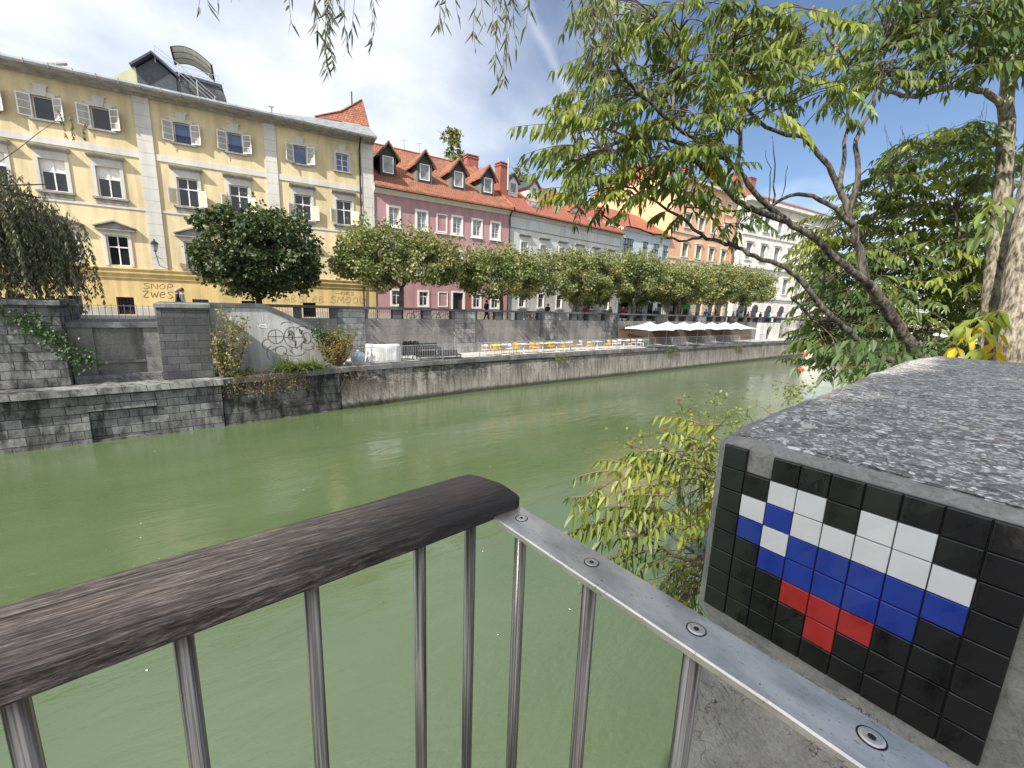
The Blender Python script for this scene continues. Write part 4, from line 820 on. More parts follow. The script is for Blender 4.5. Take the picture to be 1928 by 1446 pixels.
# the dark leafy tree in front of the yellow house
rng = random.Random(5)
t = thing('maple_tree', 'dense dark green rounded tree on the quay in front of the yellow house', 'tree', (3.0, 28.5, STREET)); t_off = Vector((3.0, 28.5, STREET))
mb = MB(); limb(mb, t_off - UP * .05, t_off + Vector((-.1, 0, 1.9)), .2, .15, rng, .04)
for k in range(8): a = k * .8; limb(mb, t_off + Vector((-.1, 0, 1.8)), t_off + Vector((math.cos(a) * 2.2, math.sin(a) * 1.9, rng.uniform(3, 5.6))), .1, .03, rng)
mb.build('trunk', M['bark'], t, True)
mb = MB(); cm = crown_mesh(rng, 3.05, 2.5, 2.25, 3.85, 190, 95, .22, (6, 3, 2), 30, .2, .58)
cm.v = [(x + t_off.x + .15, y + t_off.y, z + t_off.z) for x, y, z in cm.v]; cm.build('crown', [M['dark_a'], M['dark_b'], M['dark_c']], t)
# trees showing over the roofs
def back_tree(x, y, z0, h, w, lab, seed):
    rng = random.Random(seed); t = thing('tall_tree', lab, 'tree', (x, y, z0)); mb = MB(); limb(mb, (x, y, z0), (x, y, z0 + h * .9), .35, .08, rng, .02)
    for k in range(14): f = .5 + .45 * rng.random(); a = rng.random() * 6.3; limb(mb, (x, y, z0 + h * f), (x + math.cos(a) * w * .8, y + math.sin(a) * w * .8, z0 + h * min(.98, f + .08)), .08, .02, rng)
    mb.build('trunk', M['bark'], t, True); cm = MB()
    for k in range(90):
        f = .45 + .55 * rng.random(); ww = w * (1.15 - f * .75) * math.sqrt(rng.random()); a = rng.random() * 6.3; c = Vector((x + math.cos(a) * ww, y + math.sin(a) * ww, z0 + h * f))
        for _ in range(42): d = rv(rng); p = c + d * .7 * rng.random(); cm.card(p, rv(rng), rv(rng), .34, .26, rng.choice((0, 0, 1, 2)))
    cm.build('crown', [M['plane_a'], M['plane_c'], M['plane_d']], t)
back_tree(27.3, 50, STREET, 22.4, 2.6, 'loose tall tree showing above the roof ridge of the pink house', 2)
back_tree(29.9, 51, STREET, 19.8, 2.6, 'shorter tree tip beside the brick chimney on the pink house roof', 3)
back_tree(38.2, 50, STREET, 20.6, 2.4, 'tree crown showing above the red roof of the white house', 4)

# weeping willow at the left
rng = random.Random(21)
t = thing('weeping_willow', 'grey green weeping willow hanging over the far river wall at the left', 'tree', (-9.6, 25.4, STREET)); mb = MB()
base = Vector((-9.6, 26.2, STREET - 2.3)); limb(mb, base, (-9.2, 25.8, 4.2), .4, .25, rng, .04)
arms = []
for k in range(16): a = k * .42 + rng.random() * .3; e = Vector((-8.4 + math.cos(a) * 4.0, 25.4 + math.sin(a) * 2.2, rng.uniform(3.0, 4.2))); arms.append(limb(mb, (-9.2, 25.8, rng.uniform(2.5, 4.2)), e, .1, .02, rng, .15))
limb(mb, (-6, 25.2, 3.9), (-3.2, 25.0, 6.9), .018, .006, rng, .06)
mb.build('trunk', M['bark'], t, True)
lm = MB(); sm = MB()
def strand(p, length, n, lm, sm, rng, L=.13, W=.022, sway=.25, sizes=(0, 0, 1, 1, 2)):
    q = Vector(p); d = Vector((rng.uniform(-1, 1), rng.uniform(-.6, .6), .2)) * .4; pts = [q.copy()]; st = length / 10
    for i in range(10): d = d * .72 + Vector((rng.uniform(-.1, .1) * sway, rng.uniform(-.1, .1) * sway, -.28)); q = q + d.normalized() * st; pts.append(q.copy())
    sm.tube(pts, [.006, .004, .004, .003, .003, .003, .003, .002, .002, .002, .002], 3, False)
    for i in range(n):
        f = rng.random() * 9.99; k = int(f); p = pts[k].lerp(pts[k + 1], f - k); a = rng.random() * 6.3
        lm.card(p, Vector((math.cos(a) * .5, math.sin(a) * .5, -.9)), rv(rng), L * rng.uniform(.7, 1.2), W, rng.choice(sizes))
for i in range(1300):
    u = rng.random(); a = rng.random() * 6.3; r = math.sqrt(rng.random()); x = -8.3 + math.cos(a) * r * 4.7; y = 25.2 + math.sin(a) * r * 2.2
    z = 5.5 - 2.9 * r * r + rng.uniform(-1.0, .35); strand((x, y, z), min(rng.uniform(2.0, 4.4), z + rng.uniform(-.2, 1.0)), 56, lm, sm, rng, .2, .055, .6)
for x, y, z, l in ((-5.9, 23.2, 2.4, 4.4), (-5.7, 23.2, 2.0, 3.4), (-6.3, 23.3, 2.2, 3.6), (-6.1, 23.2, 1.6, 2.6), (-3.3, 25, 6.8, .9), (-2.9, 25, 6.6, .7), (-3.7, 25, 6.9, 1.0)): strand((x, y, z), l, 60, lm, sm, rng, .15, .035)
lm.build('foliage', [M['will_a'], M['will_b'], M['will_c']], t); sm.build('hanging_twigs', M['twig'], t)

# plants on the old wall
def ivy(name, lab, pts, y, n, mats, seed, size=.13, cat='plant'):
    rng = random.Random(seed); lm = MB(); sm = MB(); W3 = [on_y(u, v, y) for u, v in pts]; t = thing(name, lab, cat, W3[0])
    sm.tube([p + Vector((0, .02, 0)) for p in W3], .012, 4)
    for i in range(n):
        f = rng.random() * (len(W3) - 1.001); k = int(f); p = W3[k].lerp(W3[k + 1], f - k) + Vector((rng.gauss(0, .22), -.06 + rng.uniform(-.08, .03), rng.gauss(0, .2)))
        lm.card(p, (rv(rng) * .7 - UP).normalized(), (rv(rng) * .5 + NF).normalized(), size * rng.uniform(.6, 1.2), size * .8, rng.choice(range(len(mats))))
    lm.build('leaves', mats, t); sm.build('stem', M['drytwig'], t)
ivy('ivy', 'green ivy trailing across the corner of the left stone pier', [(20, 585), (60, 610), (100, 625), (120, 655), (150, 672), (178, 678)], 23.5, 520, [M['ivy'], M['dark_b']], 1)
ivy('ivy', 'dark ivy patch climbing the stair wall end beside the rusty bush', [(596, 622), (610, 640), (620, 665), (628, 690)], 24.1, 420, [M['ivy'], M['dark_a']], 2)
def bush(name, lab, base, rx, ry, h, nb, nl, mats, seed, size=.1, twig='drytwig', cat='shrub', lean=(0, 0), slim=.5):
    rng = random.Random(seed); base = Vector(base); t = thing(name, lab, cat, base); lm = MB(); sm = MB()
    for b in range(nb):
        a = rng.random() * 6.3; r = math.sqrt(rng.random()); e = base + Vector((math.cos(a) * rx * r + lean[0], math.sin(a) * ry * r + lean[1], h * rng.uniform(.45, 1))); pts = limb(sm, base + Vector((rng.uniform(-.1, .1) * rx, rng.uniform(-.1, .1), 0)), e, .014 + .006 * h, .004, rng, .16, 5, 4)
        for i in range(nl): f = 1.2 + rng.random() * 3.79; k = min(int(f), 4); p = pts[k].lerp(pts[k + 1], f - k) + rv(rng) * slim * rng.random() * .5; lm.card(p, (rv(rng) - UP * .3).normalized(), rv(rng), size * rng.uniform(.6, 1.2), size * .55, rng.choice(range(len(mats))))
    lm.build('leaves', mats, t); sm.build('stems', M[twig], t); return t
bush('leaning_shrub', 'sparse pale leaved little tree growing from the ledge before the dark pier', (.75, 23.35, -3.8), 1.3, .5, 3.6, 20, 52, [M['shrub'], M['shrub'], M['plane_b'], M['plane_a'], M['rust']], 6, .17, lean=(.3, 0))
bush('rusty_bush', 'rusty brown dry bush with lime green top beside the quay fence end', (6.0, 23.9, -3.65), 1.05, .45, 1.9, 62, 44, [M['rust'], M['rust'], M['plane_d'], M['ail_l']], 7, .1, slim=.35)
bush('green_bush', 'bright green leafy bush above the rusty bush by the stair wall', (6.15, 24.3, -3.0), .95, .4, 1.75, 26, 46, [M['ail_l'], M['ail_a'], M['ivy']], 8, .13, slim=.4)
def tangle(name, lab, x0, x1, n, seed, zt, drop, nl, mats, cat='plant'):
    rng = random.Random(seed); t = thing(name, lab, cat, ((x0 + x1) / 2, wy(x0), zt)); sm = MB(); lm = MB()
    for i in range(n):
        x = rng.uniform(x0, x1); q = Vector((x, wy(x) + .15, zt)); pts = [q.copy()]; d = Vector((rng.uniform(-.3, .3), -.22, .1))
        for k in range(8): d = d * .8 + Vector((rng.uniform(-.12, .12), -.012 if k < 3 else .02, -.1)); q = q + d.normalized() * (drop * rng.uniform(.5, 1) / 8); pts.append(q.copy())
        sm.tube(pts, .008, 3, False)
        for _ in range(nl): p = rng.choice(pts) + rv(rng) * .12; lm.card(p, rv(rng) - UP, rv(rng), .09, .05, rng.choice(range(len(mats))))
    sm.build('stems', M['drytwig'], t); lm.build('leaves', mats, t)
tangle('dry_creeper', 'dead brown creeper hanging over the dark river wall below the shrub', 1.0, 4.2, 60, 9, QUAY, 1.5, 14, [M['rust'], M['dark_c'], M['shrub']])
tangle('dry_creeper', 'thin dry creeper strands hanging down the river wall below the rusty bush', 5.6, 7.0, 16, 10, QUAY, 2.2, 7, [M['ivy'], M['rust']])
def grass(name, lab, x0, x1, y, z, n, L, seed):
    rng = random.Random(seed); t = thing(name, lab, 'grass tuft', ((x0 + x1) / 2, y, z)); lm = MB()
    for i in range(n):
        b = Vector((rng.uniform(x0, x1), y + rng.uniform(-.15, .3), z)); d = Vector((rng.gauss(0, .5), rng.gauss(-.2, .3), 1)).normalized(); s = d.cross(UP).normalized() * .026; q = b.copy(); prev = b; l = L * rng.uniform(.5, 1.1)
        for k in range(4): d = (d + Vector((d.x * .25, d.y * .25, -.33))).normalized(); q = prev + d * l / 4; w0, w1 = 1 - k / 4, 1 - (k + 1) / 4 + .02; lm.face([prev - s * w0, prev + s * w0, q + s * w1, q - s * w1], rng.choice((0, 0, 1))); prev = q
    lm.build('blades', [M['grass'], M['shrub']], t)
grass('grass_tuft', 'large tuft of long arching grass on the wall below the graffiti', 2.9, 5.0, wy(4) + .3, QUAY, 560, 1.3, 11); grass('grass_tuft', 'small thin grass tuft on the ledge left of the dry creeper', .8, 1.9, wy(1) + .35, QUAY, 130, .85, 12)
for i, (u, lab) in enumerate(((1062, 'small green plant growing from the river wall below the yellow chairs'), (1265, 'small plant on the river wall below the second parasol'), (1390, 'small plant on the river wall near the arched gateway'))):
    p = on_y(u, 672 - i * 6, 23.9); tangle('wall_plant', lab, p.x - .9, p.x + .9, 26, 30 + i, QUAY - .1, .8, 16, [M['ivy'], M['shrub']])

# parasols on the quay terrace
pgp = 'white square parasols over the quay terrace'
def parasol():
    t = thing('parasol', 'x', 'parasol', (0, 0, 0), pgp); h = 1.66; mb = MB(); ap = Vector((0, 0, 2.5)); n = 5; ze = 1.86
    cs = [Vector((sx * h, sy * h, ze)) for sx, sy in ((-1, -1), (1, -1), (1, 1), (-1, 1))]
    for a, b in zip(cs, cs[1:] + cs[:1]):
        g = [[ap.lerp(a.lerp(b, i / n), k / 4) - UP * (.11 * math.sin(math.pi * k / 4) + .10 * math.sin(math.pi * i / n) * (k / 4) ** 2 * -.6) for i in range(n + 1)] for k in range(5)]
        for k in range(4):
            for i in range(n): mb.face([g[k][i], g[k + 1][i], g[k + 1][i + 1], g[k][i + 1]])
        for i in range(n): mb.face([g[4][i], g[4][i] - UP * .12, g[4][i + 1] - UP * .12, g[4][i + 1]])
    mb.build('canopy', M['canvas'], t)
    mb = MB(); mb.tube([(0, 0, .08), (0, 0, 2.62)], .03, 8); mb.build('pole', M['galv'], t)
    mb = MB(); mb.bbox(-.35, .35, -.35, .35, 0, .1, .02); mb.build('base_plate', M['black_plastic'], t)
    for c in cs: mb = MB(); mb.tube([ap - UP * .1, c + UP * .02 - (c - ap) * .03], .014, 4); mb.build('rib', M['galv'], t)
    return t
pr = parasol()
plabs = ['white square parasol nearest the yellow chairs, first of the terrace row', 'white parasol standing just behind the first one of the terrace row', 'third white parasol of the terrace row counted from the yellow chairs', 'fourth white parasol, in the middle of the terrace row', 'fifth white parasol of the terrace row, under the last plane trees', 'sixth white parasol, next to last before the arched gateway', 'last white parasol of the row, beside the arched gateway']
for i, (u, y) in enumerate(((1224, 25.0), (1258, 25.9), (1288, 25.1), (1316, 25.9), (1341, 25.2), (1366, 25.8), (1387, 25.3))):
    o = pr if i == 0 else copy_tree(pr); q = on_y(u, 605, y); o.location = (q.x, y, QUAY); o['label'] = plabs[i]; o.rotation_euler.z = .06 * (i % 3 - 1)
sc = thing('wall_shade_screen', 'dark brown screen standing in for the shaded wall behind the white parasols', 'screen', (45, 27, QUAY)); mb = MB()  # added screen, stands for the shade on the wall under the parasols
for i in range(34): x = 33.6 + i * .85; mb.box(x, x + .82, 26.95, 27.0, QUAY, -1.75 + .02 * (i % 3))
mb.build('shade_boards', M['shade_brown'], sc); mb = MB(); mb.box(33.6, 62.5, 26.9, 26.949, -1.95, -1.85); mb.box(33.6, 62.5, 26.9, 26.949, -3.2, -3.1); mb.build('shade_batten', M['shade_brown'], sc)
# cafe chairs and tables
def chair(mat, name='cafe_chair'):
    t = thing(name, 'x', 'chair', (0, 0, 0)); mb = MB()
    prof = [(-.23, -.22), (.23, -.22), (.25, .2), (.2, .25), (-.2, .25), (-.25, .2)]
    mb.loft([[(x, y, .43) for x, y in prof], [(x, y, .465) for x, y in prof]]); mb.build('seat', mat, t)
    mb = MB(); bk = [(.25 * math.sin(a), .06 + .24 * math.cos(a)) for a in [rad(-95 + 190 * i / 12) for i in range(13)]]
    for (a, b), (c, d) in zip(bk, bk[1:]): mb.hexa([(a * .96, b * .96, .66), (c * .96, d * .96, .66), (c, d, .66), (a, b, .66), (a * .98, b, .80), (c * .98, d, .80), (c * 1.04, d * 1.04, .80), (a * 1.04, b * 1.04, .80)])
    for k in (2, 4, 6, 8, 10): a, b = bk[k]; mb.tube([(a * .9, b * .9, .465), (a * .98, b * .98, .67)], .012, 4)
    mb.build('backrest', mat, t)
    for sx in (-1, 1):
        for sy in (-1, 1): mb = MB(); mb.tube([(sx * .2, sy * .19, .43), (sx * .25, sy * .25, 0)], .014, 5); mb.build('leg', mat, t)
    return t
def table():
    t = thing('cafe_table', 'x', 'table', (0, 0, 0), 'white cafe tables on the quay'); mb = MB(); mb.bbox(-.34, .34, -.34, .34, .71, .74, .006); mb.build('table_top', M['chair_white'], t)
    mb = MB(); mb.tube([(0, 0, .02), (0, 0, .71)], .03, 8); mb.build('column', M['chair_white'], t); mb = MB(); mb.bbox(-.25, .25, -.25, .25, 0, .025, .005); mb.build('foot', M['chair_white'], t); return t
ordw = ['first', 'second', 'third', 'fourth', 'fifth', 'sixth', 'seventh', 'eighth', 'ninth', 'tenth', 'eleventh', 'twelfth']
CY_, CP_, CW_ = chair(M['chair_yellow']), chair(M['chair_pale']), chair(M['chair_white'])
for proto, us, txt, grp in ((CY_, [930, 940, 966, 972, 1003, 1009, 1034, 1040, 1057, 1075, 1110, 1143], 'yellow armchair on the far quay, %s yellow one counted from the white counter', 'yellow cafe chairs on the quay'), (CP_, [914, 952, 1090, 1183, 1192], 'pale pinkish chair on the far quay, %s pink one counted from the white counter', 'pale pink cafe chairs on the quay'), (CW_, [958, 1157, 1163, 1205, 1216], 'white chair on the far quay, %s white one counted from the white counter', 'white cafe chairs on the quay')):
    for i, u in enumerate(us):
        o = proto if i == 0 else copy_tree(proto); y = 25.0 + (i * 37 % 5) * .18; q = on_y(u, 655, y); o.location = (q.x, y, QUAY); o.rotation_euler.z = (i * 2.1) % 6.28; o['label'] = txt % ordw[i]; o['group'] = grp
tb = table()
for i, u in enumerate((943, 986, 1022, 1048, 1066, 1124, 1174, 1210)):
    o = tb if i == 0 else copy_tree(tb); q = on_y(u, 655, 25.3); o.location = (q.x, 25.3, QUAY); o['label'] = 'white square cafe table on the far quay, %s table counted from the white counter' % ordw[i]
# white counter under a tarpaulin, folded black furniture
wc = thing('tarp_covered_counter', 'white tarpaulin covered counter behind the quay fence', 'counter', (8.9, 25, QUAY)); mb = MB(); rr = random.Random(4); rings = []
for z, s in ((0, 1.0), (.1, 1.03), (.4, .98), (.75, .99), (.95, 1.0), (1.02, .98)):
    ring = []
    for i in range(36):
        a = 2 * math.pi * i / 36; c_, s_ = math.cos(a), math.sin(a); e = 1 / max(abs(c_) ** 6 + abs(s_) ** 6, 1e-6) ** (1 / 6); w = 1 + .05 * math.sin(i * 2.3 + z * 2) * (1.1 - z)
        ring.append((8.95 + .95 * c_ * e * s * w, 25.0 + .6 * s_ * e * s * w, QUAY + z + (.07 * math.cos(2 * a) if z > .9 else 0)))
    rings.append(ring)
mb.loft(rings); mb.build('tarpaulin', M['tarp'], wc, True)
def folded(): 
    t = thing('folded_chair', 'folded black slatted chair standing upright in the bundle beside the white counter', 'folded chair', (0, 0, 0), 'folded black chairs beside the counter'); mb = MB()
    for k in range(4): mb.box(-.2 + k * .115, -.14 + k * .115, -.015, .015, .3, 1.2)
    mb.build('slats', M['black_plastic'], t); mb = MB(); mb.box(-.24, .24, -.03, -.016, .42, .47); mb.build('crossbar', M['black_plastic'], t); mb = MB(); mb.box(-.24, .24, -.03, -.016, 1.02, 1.07); mb.build('crossbar', M['black_plastic'], t)
    for sx in (-1, 1): mb = MB(); mb.tube([(sx * .2, 0, .42), (sx * .21, .05, 0)], .016, 5); mb.build('leg', M['black_plastic'], t)
    return t
fd = folded()
for i in range(6): o = fd if i == 0 else copy_tree(fd); o.location = (10.3 + (i % 3) * .34, 24.75 + (i // 3) * .3, QUAY); o.rotation_euler = (.06, 0, .3 + .1 * i)
def lounger(x, y, z, lab):
    t = thing('stacked_lounge_seat', lab, 'lounge seat', (x, y, z), 'dark lounge seats stacked on the quay'); mb = MB(); mb.box(x - .75, x + .75, y - .3, y + .3, z + .16, z + .26); mb.build('seat', M['black_plastic'], t)
    mb = MB(); mb.hexa([(x - .75, y + .2, z + .26), (x + .75, y + .2, z + .26), (x + .75, y + .28, z + .26), (x - .75, y + .28, z + .26), (x - .75, y + .34, z + .5), (x + .75, y + .34, z + .5), (x + .75, y + .4, z + .5), (x - .75, y + .4, z + .5)]); mb.build('backrest', M['black_plastic'], t)
    for sx in (-.68, .68):
        for sy in (-.25, .25): mb = MB(); mb.box(x + sx - .03, x + sx + .03, y + sy - .03, y + sy + .03, z, z + .16); mb.build('leg', M['black_plastic'], t)
lounger(11.9, 24.9, QUAY, 'dark lounge seat at the bottom of the stack beside the folded chairs'); lounger(11.95, 24.92, QUAY + .51, 'dark lounge seat lying on top of the stack beside the folded chairs'); lounger(13.5, 24.9, QUAY, 'low dark lounge seat standing alone right of the stacked seats')
bg = thing('stuffed_bag', 'pale blue white stuffed bag at the left end of the quay fence', 'bag', (7.4, 25, QUAY)); mb = MB(); rings = [[(7.4 + r * math.cos(rad(30 * k)) * (1 + .1 * math.sin(k * 2.1)), 24.9 + .7 * r * math.sin(rad(30 * k)), QUAY + z) for k in range(12)] for z, r in ((0, .3), (.15, .42), (.4, .42), (.6, .3), (.68, .06))]; mb.loft(rings); mb.build('sack', simple('pale_blue_plastic', (.55, .62, .75), None, 5, .5, bmp=.5, bdist=.05), bg, True)
mb = MB(); mb.loft([[(7.4 + r * math.cos(rad(45 * k)), 24.9 + r * math.sin(rad(45 * k)), QUAY + z) for k in range(8)] for z, r in ((.66, .05), (.72, .09), (.75, .07))]); mb.build('tied_neck', M['canvas'], bg)

# people on the street
def cloth(name, c): return simple(name, c, None, 12, .85, bmp=0)
CL = {'black': cloth('black_cloth', (.022, .022, .025)), 'white': cloth('white_cloth', (.72, .71, .69)), 'navy': cloth('navy_cloth', (.035, .05, .12)), 'orange': cloth('orange_cloth', (.72, .20, .05)), 'teal': cloth('turquoise_cloth', (.08, .48, .55)), 'red': cloth('dark_red_cloth', (.30, .03, .03)), 'grey': cloth('grey_cloth', (.23, .23, .24)), 'blue': cloth('blue_cloth', (.13, .2, .5)), 'beige': cloth('beige_cloth', (.5, .42, .32)), 'jeans': cloth('denim_cloth', (.07, .10, .17))}
def person(lab, loc, rz, top, legs, hair='dark', h=1.7, step=.12, seated=False, arm=.1):
    s = h / 1.7; J = {'p': (0, 0, .92), 's': (0, .01, 1.15), 'c': (0, 0, 1.32), 'n': (0, .01, 1.47), 'h0': (0, -.015, 1.56), 'h1': (0, -.02, 1.66)}
    E_ = [('p', 's'), ('s', 'c'), ('c', 'n'), ('n', 'h0'), ('h0', 'h1')]; RD = {'p': (.155, .115), 's': (.14, .105), 'c': (.165, .115), 'n': (.058, .058), 'h0': (.085, .1), 'h1': (.075, .088)}
    for sx, nm in ((-1, 'l'), (1, 'r')):
        st = step * sx
        if seated: J.update({nm + 'k': (sx * .1, -.4, .86), nm + 'a': (sx * .1, -.3, .5), nm + 't': (sx * .1, -.44, .47)})
        else: J.update({nm + 'k': (sx * .1, -.03 - st * .6, .50), nm + 'a': (sx * .1, .02 - st * 1.6, .09), nm + 't': (sx * .1, -.13 - st * 1.6, .04)})
        J.update({nm + 'S': (sx * .19, 0, 1.40), nm + 'e': (sx * .25, .03 - st * arm, 1.13), nm + 'w': (sx * .25, -.12 + st * .8, .92), nm + 'f': (sx * .245, -.16 + st * .9, .82)})
        E_ += [('p', nm + 'k'), (nm + 'k', nm + 'a'), (nm + 'a', nm + 't'), ('c', nm + 'S'), (nm + 'S', nm + 'e'), (nm + 'e', nm + 'w'), (nm + 'w', nm + 'f')]
        RD.update({nm + 'k': (.07, .07), nm + 'a': (.048, .048), nm + 't': (.045, .035), nm + 'S': (.07, .065), nm + 'e': (.05, .05), nm + 'w': (.035, .032), nm + 'f': (.03, .045)})
    ks = list(J); me = bpy.data.meshes.new('body'); me.from_pydata([tuple(c * s for c in J[k]) for k in ks], [(ks.index(a), ks.index(b)) for a, b in E_], [])
    tmp = bpy.data.objects.new('tmp_skin', me); COL.objects.link(tmp); tmp.modifiers.new('Skin', 'SKIN'); sv = me.skin_vertices[0].data
    for i, k in enumerate(ks): sv[i].radius = tuple(r * s for r in RD[k]); sv[i].use_root = (k == 'p')
    sb = tmp.modifiers.new('Sub', 'SUBSURF'); sb.levels = 2; sb.render_levels = 2
    dg = bpy.context.evaluated_depsgraph_get(); bm_ = bpy.data.meshes.new_from_object(tmp.evaluated_get(dg)); bpy.data.objects.remove(tmp)
    bm_.materials.clear()
    for m in (M['skin'], CL[top], CL[legs], CL['black']): bm_.materials.append(m)
    for p in bm_.polygons:
        c = p.center / s; p.use_smooth = True
        p.material_index = 0 if c.z > 1.47 else (3 if c.z < .085 and not seated else (2 if c.z < .95 and abs(c.x) < .2 else (0 if (abs(c.x) > .2 and c.z < .98) else 1)))
    t = thing('person', lab, 'person', (0, 0, 0)); b = bpy.data.objects.new('body', bm_); COL.objects.link(b); b.parent = t
    mb = MB(); rings = []
    for i in range(5): a = math.pi * (.02 + .56 * i / 4); rings.append([(s * .098 * math.sin(a) * math.cos(q), s * (.0 + .112 * math.sin(a) * math.sin(q) + .012), s * (1.625 + .125 * math.cos(a) - (.03 if math.sin(q) > 0 else -.035) * (i / 4))) for q in [rad(30 * j) for j in range(12)]])
    mb.loft(rings, cap=True); mb.build('hair', M['hair_' + hair], t, True)
    mb = MB(); mb.tube([(0, -.118 * s, 1.625 * s), (0, -.135 * s, 1.59 * s), (0, -.115 * s, 1.58 * s)], [.008, .014, .008], 5); mb.build('nose', M['skin'], t)
    t.location = loc; t.rotation_euler.z = rz; return t
def street_p(u, y): q = on_y(u, 590, y); return (q.x, y, STREET)
PPL = [(338, 28.2, 1.5, 'black', 'black', 'grey', 'person in black with grey hair walking by the dark tree on the far street'), (347, 28.5, 1.5, 'white', 'jeans', 'dark', 'person in a white top walking beside the one in black near the yellow house'),
       (916, 28.9, .4, 'black', 'black', 'dark', 'person in black standing before the pink house near the bicycles'), (1031, 28.6, 2.0, 'black', 'black', 'dark', 'person in black at the railing before the white house graffiti'), (1101, 28.5, -1.2, 'red', 'black', 'dark', 'person in dark red beside a plane trunk on the far street'),
       (1149, 28.6, 1.7, 'grey', 'black', 'dark', 'person in grey leaning near the corner of the white house'), (1172, 28.3, -1.6, 'red', 'jeans', 'fair', 'fair haired person in red before the blue house'), (1198, 29.5, .8, 'black', 'black', 'dark', 'person in black in the shade before the blue house'),
       (1234, 28.8, 2.5, 'black', 'grey', 'dark', 'person in black and grey above the first white parasol'), (1329, 28.8, 1.8, 'blue', 'jeans', 'dark', 'person in blue before the orange building above the parasols'), (1381, 28.6, -2, 'white', 'jeans', 'fair', 'person in white near the white arcaded building'), (1395, 29, 2.2, 'white', 'black', 'dark', 'dark haired person in a white shirt beside the person in orange'),
       (1409, 28.4, 1.2, 'orange', 'jeans', 'dark', 'person in an orange top by the balustrade end'), (1432, 28.8, 2.9, 'black', 'black', 'grey', 'grey haired person in black near the bridge head'), (1447, 28.2, 1.6, 'teal', 'jeans', 'fair', 'person in a turquoise jacket at the bridge head')]
for u, y, rz, top, legs, hair, lab in PPL: person(lab, street_p(u, y), rz, top, legs, hair, 1.62 + (u % 7) * .025, .1 + (u % 5) * .03)
# bicycles behind the balustrade
def bicycle(lab, x, y, rz, col):
    t = thing('bicycle', lab, 'bicycle', (0, 0, 0), 'bicycles parked on the far street')
    for wx in (-.52, .52):
        mb = MB(); mb.tube([(wx + .33 * math.cos(rad(a)), 0, .34 + .33 * math.sin(rad(a))) for a in range(0, 361, 15)], .017, 5, False)
        for a in range(0, 180, 18): mb.tube([(wx + .32 * math.cos(rad(a)), 0, .34 + .32 * math.sin(rad(a))), (wx - .32 * math.cos(rad(a)), 0, .34 - .32 * math.sin(rad(a)))], .0022, 3, False)
        mb.build('wheel', M['black_plastic'], t)
    mb = MB()
    for a, b in (((-.52, .34), (-.15, .36)), ((-.15, .36), (.3, .72)), ((-.15, .36), (-.3, .82)), ((-.28, .78), (.33, .8)), ((-.52, .34), (-.28, .76)), ((.52, .34), (.3, .98))): mb.tube([(a[0], 0, a[1]), (b[0], 0, b[1])], .018, 6)
    mb.build('frame', col, t)
    mb = MB(); mb.tube([(.22, -.26, 1.02), (.32, -.1, 1.0), (.32, .1, 1.0), (.22, .26, 1.02)], .013, 5); mb.build('handlebar', M['black_iron'], t)
    mb = MB(); mb.loft([[(x_, y_ * w_, z_) for y_, z_ in ((-.07, .9), (.07, .9), (.06, .94), (-.06, .94))] for x_, w_ in ((-.42, 1), (-.3, .8), (-.16, .25))]); mb.build('saddle', M['black_plastic'], t)
    t.location = (x, y, STREET); t.rotation_euler.z = rz
for u, y, rz, c, lab in ((785, 28.0, .1, 'black_iron', 'black bicycle parked behind the balustrade before the pink house door'), (833, 28.1, -.05, 'black_iron', 'black bicycle behind the balustrade below the blind pink window'), (926, 28.2, .15, 'black_iron', 'dark bicycle beside the person in black at the pink house'), (1003, 28.1, .1, 'brick', 'red bicycle leaning by the balustrade before the white house, left one'), (1019, 28.2, .2, 'brick', 'red bicycle behind the balustrade before the white house, right one')):
    q = on_y(u, 595, y); bicycle(lab, q.x, y, rz, M[c])
ks = thing('market_stall', 'small stall with green cloth canopy before the orange building', 'stall', (49, 30, STREET)); mb = MB(); mb.hexa([(47.6, 29.3, .75), (50.2, 29.3, .75), (50.2, 31, 1.0), (47.6, 31, 1.0), (47.6, 29.3, .8), (50.2, 29.3, .8), (50.2, 31, 1.1), (47.6, 31, 1.1)]); mb.box(47.6, 50.2, 29.25, 29.28, .3, .78); mb.build('canopy', simple('green_cloth', (.05, .30, .08), None, 6, .8, bmp=.1), ks)
mb = MB(); mb.box(47.7, 50.1, 29.5, 30.5, STREET, -.5); mb.build('counter', M['shade_brown'], ks)
for x in (47.65, 50.15):
    for y in (29.35, 30.95): mb = MB(); mb.tube([(x, y, STREET), (x, y, .8)], .025, 6); mb.build('post', M['galv'], ks)
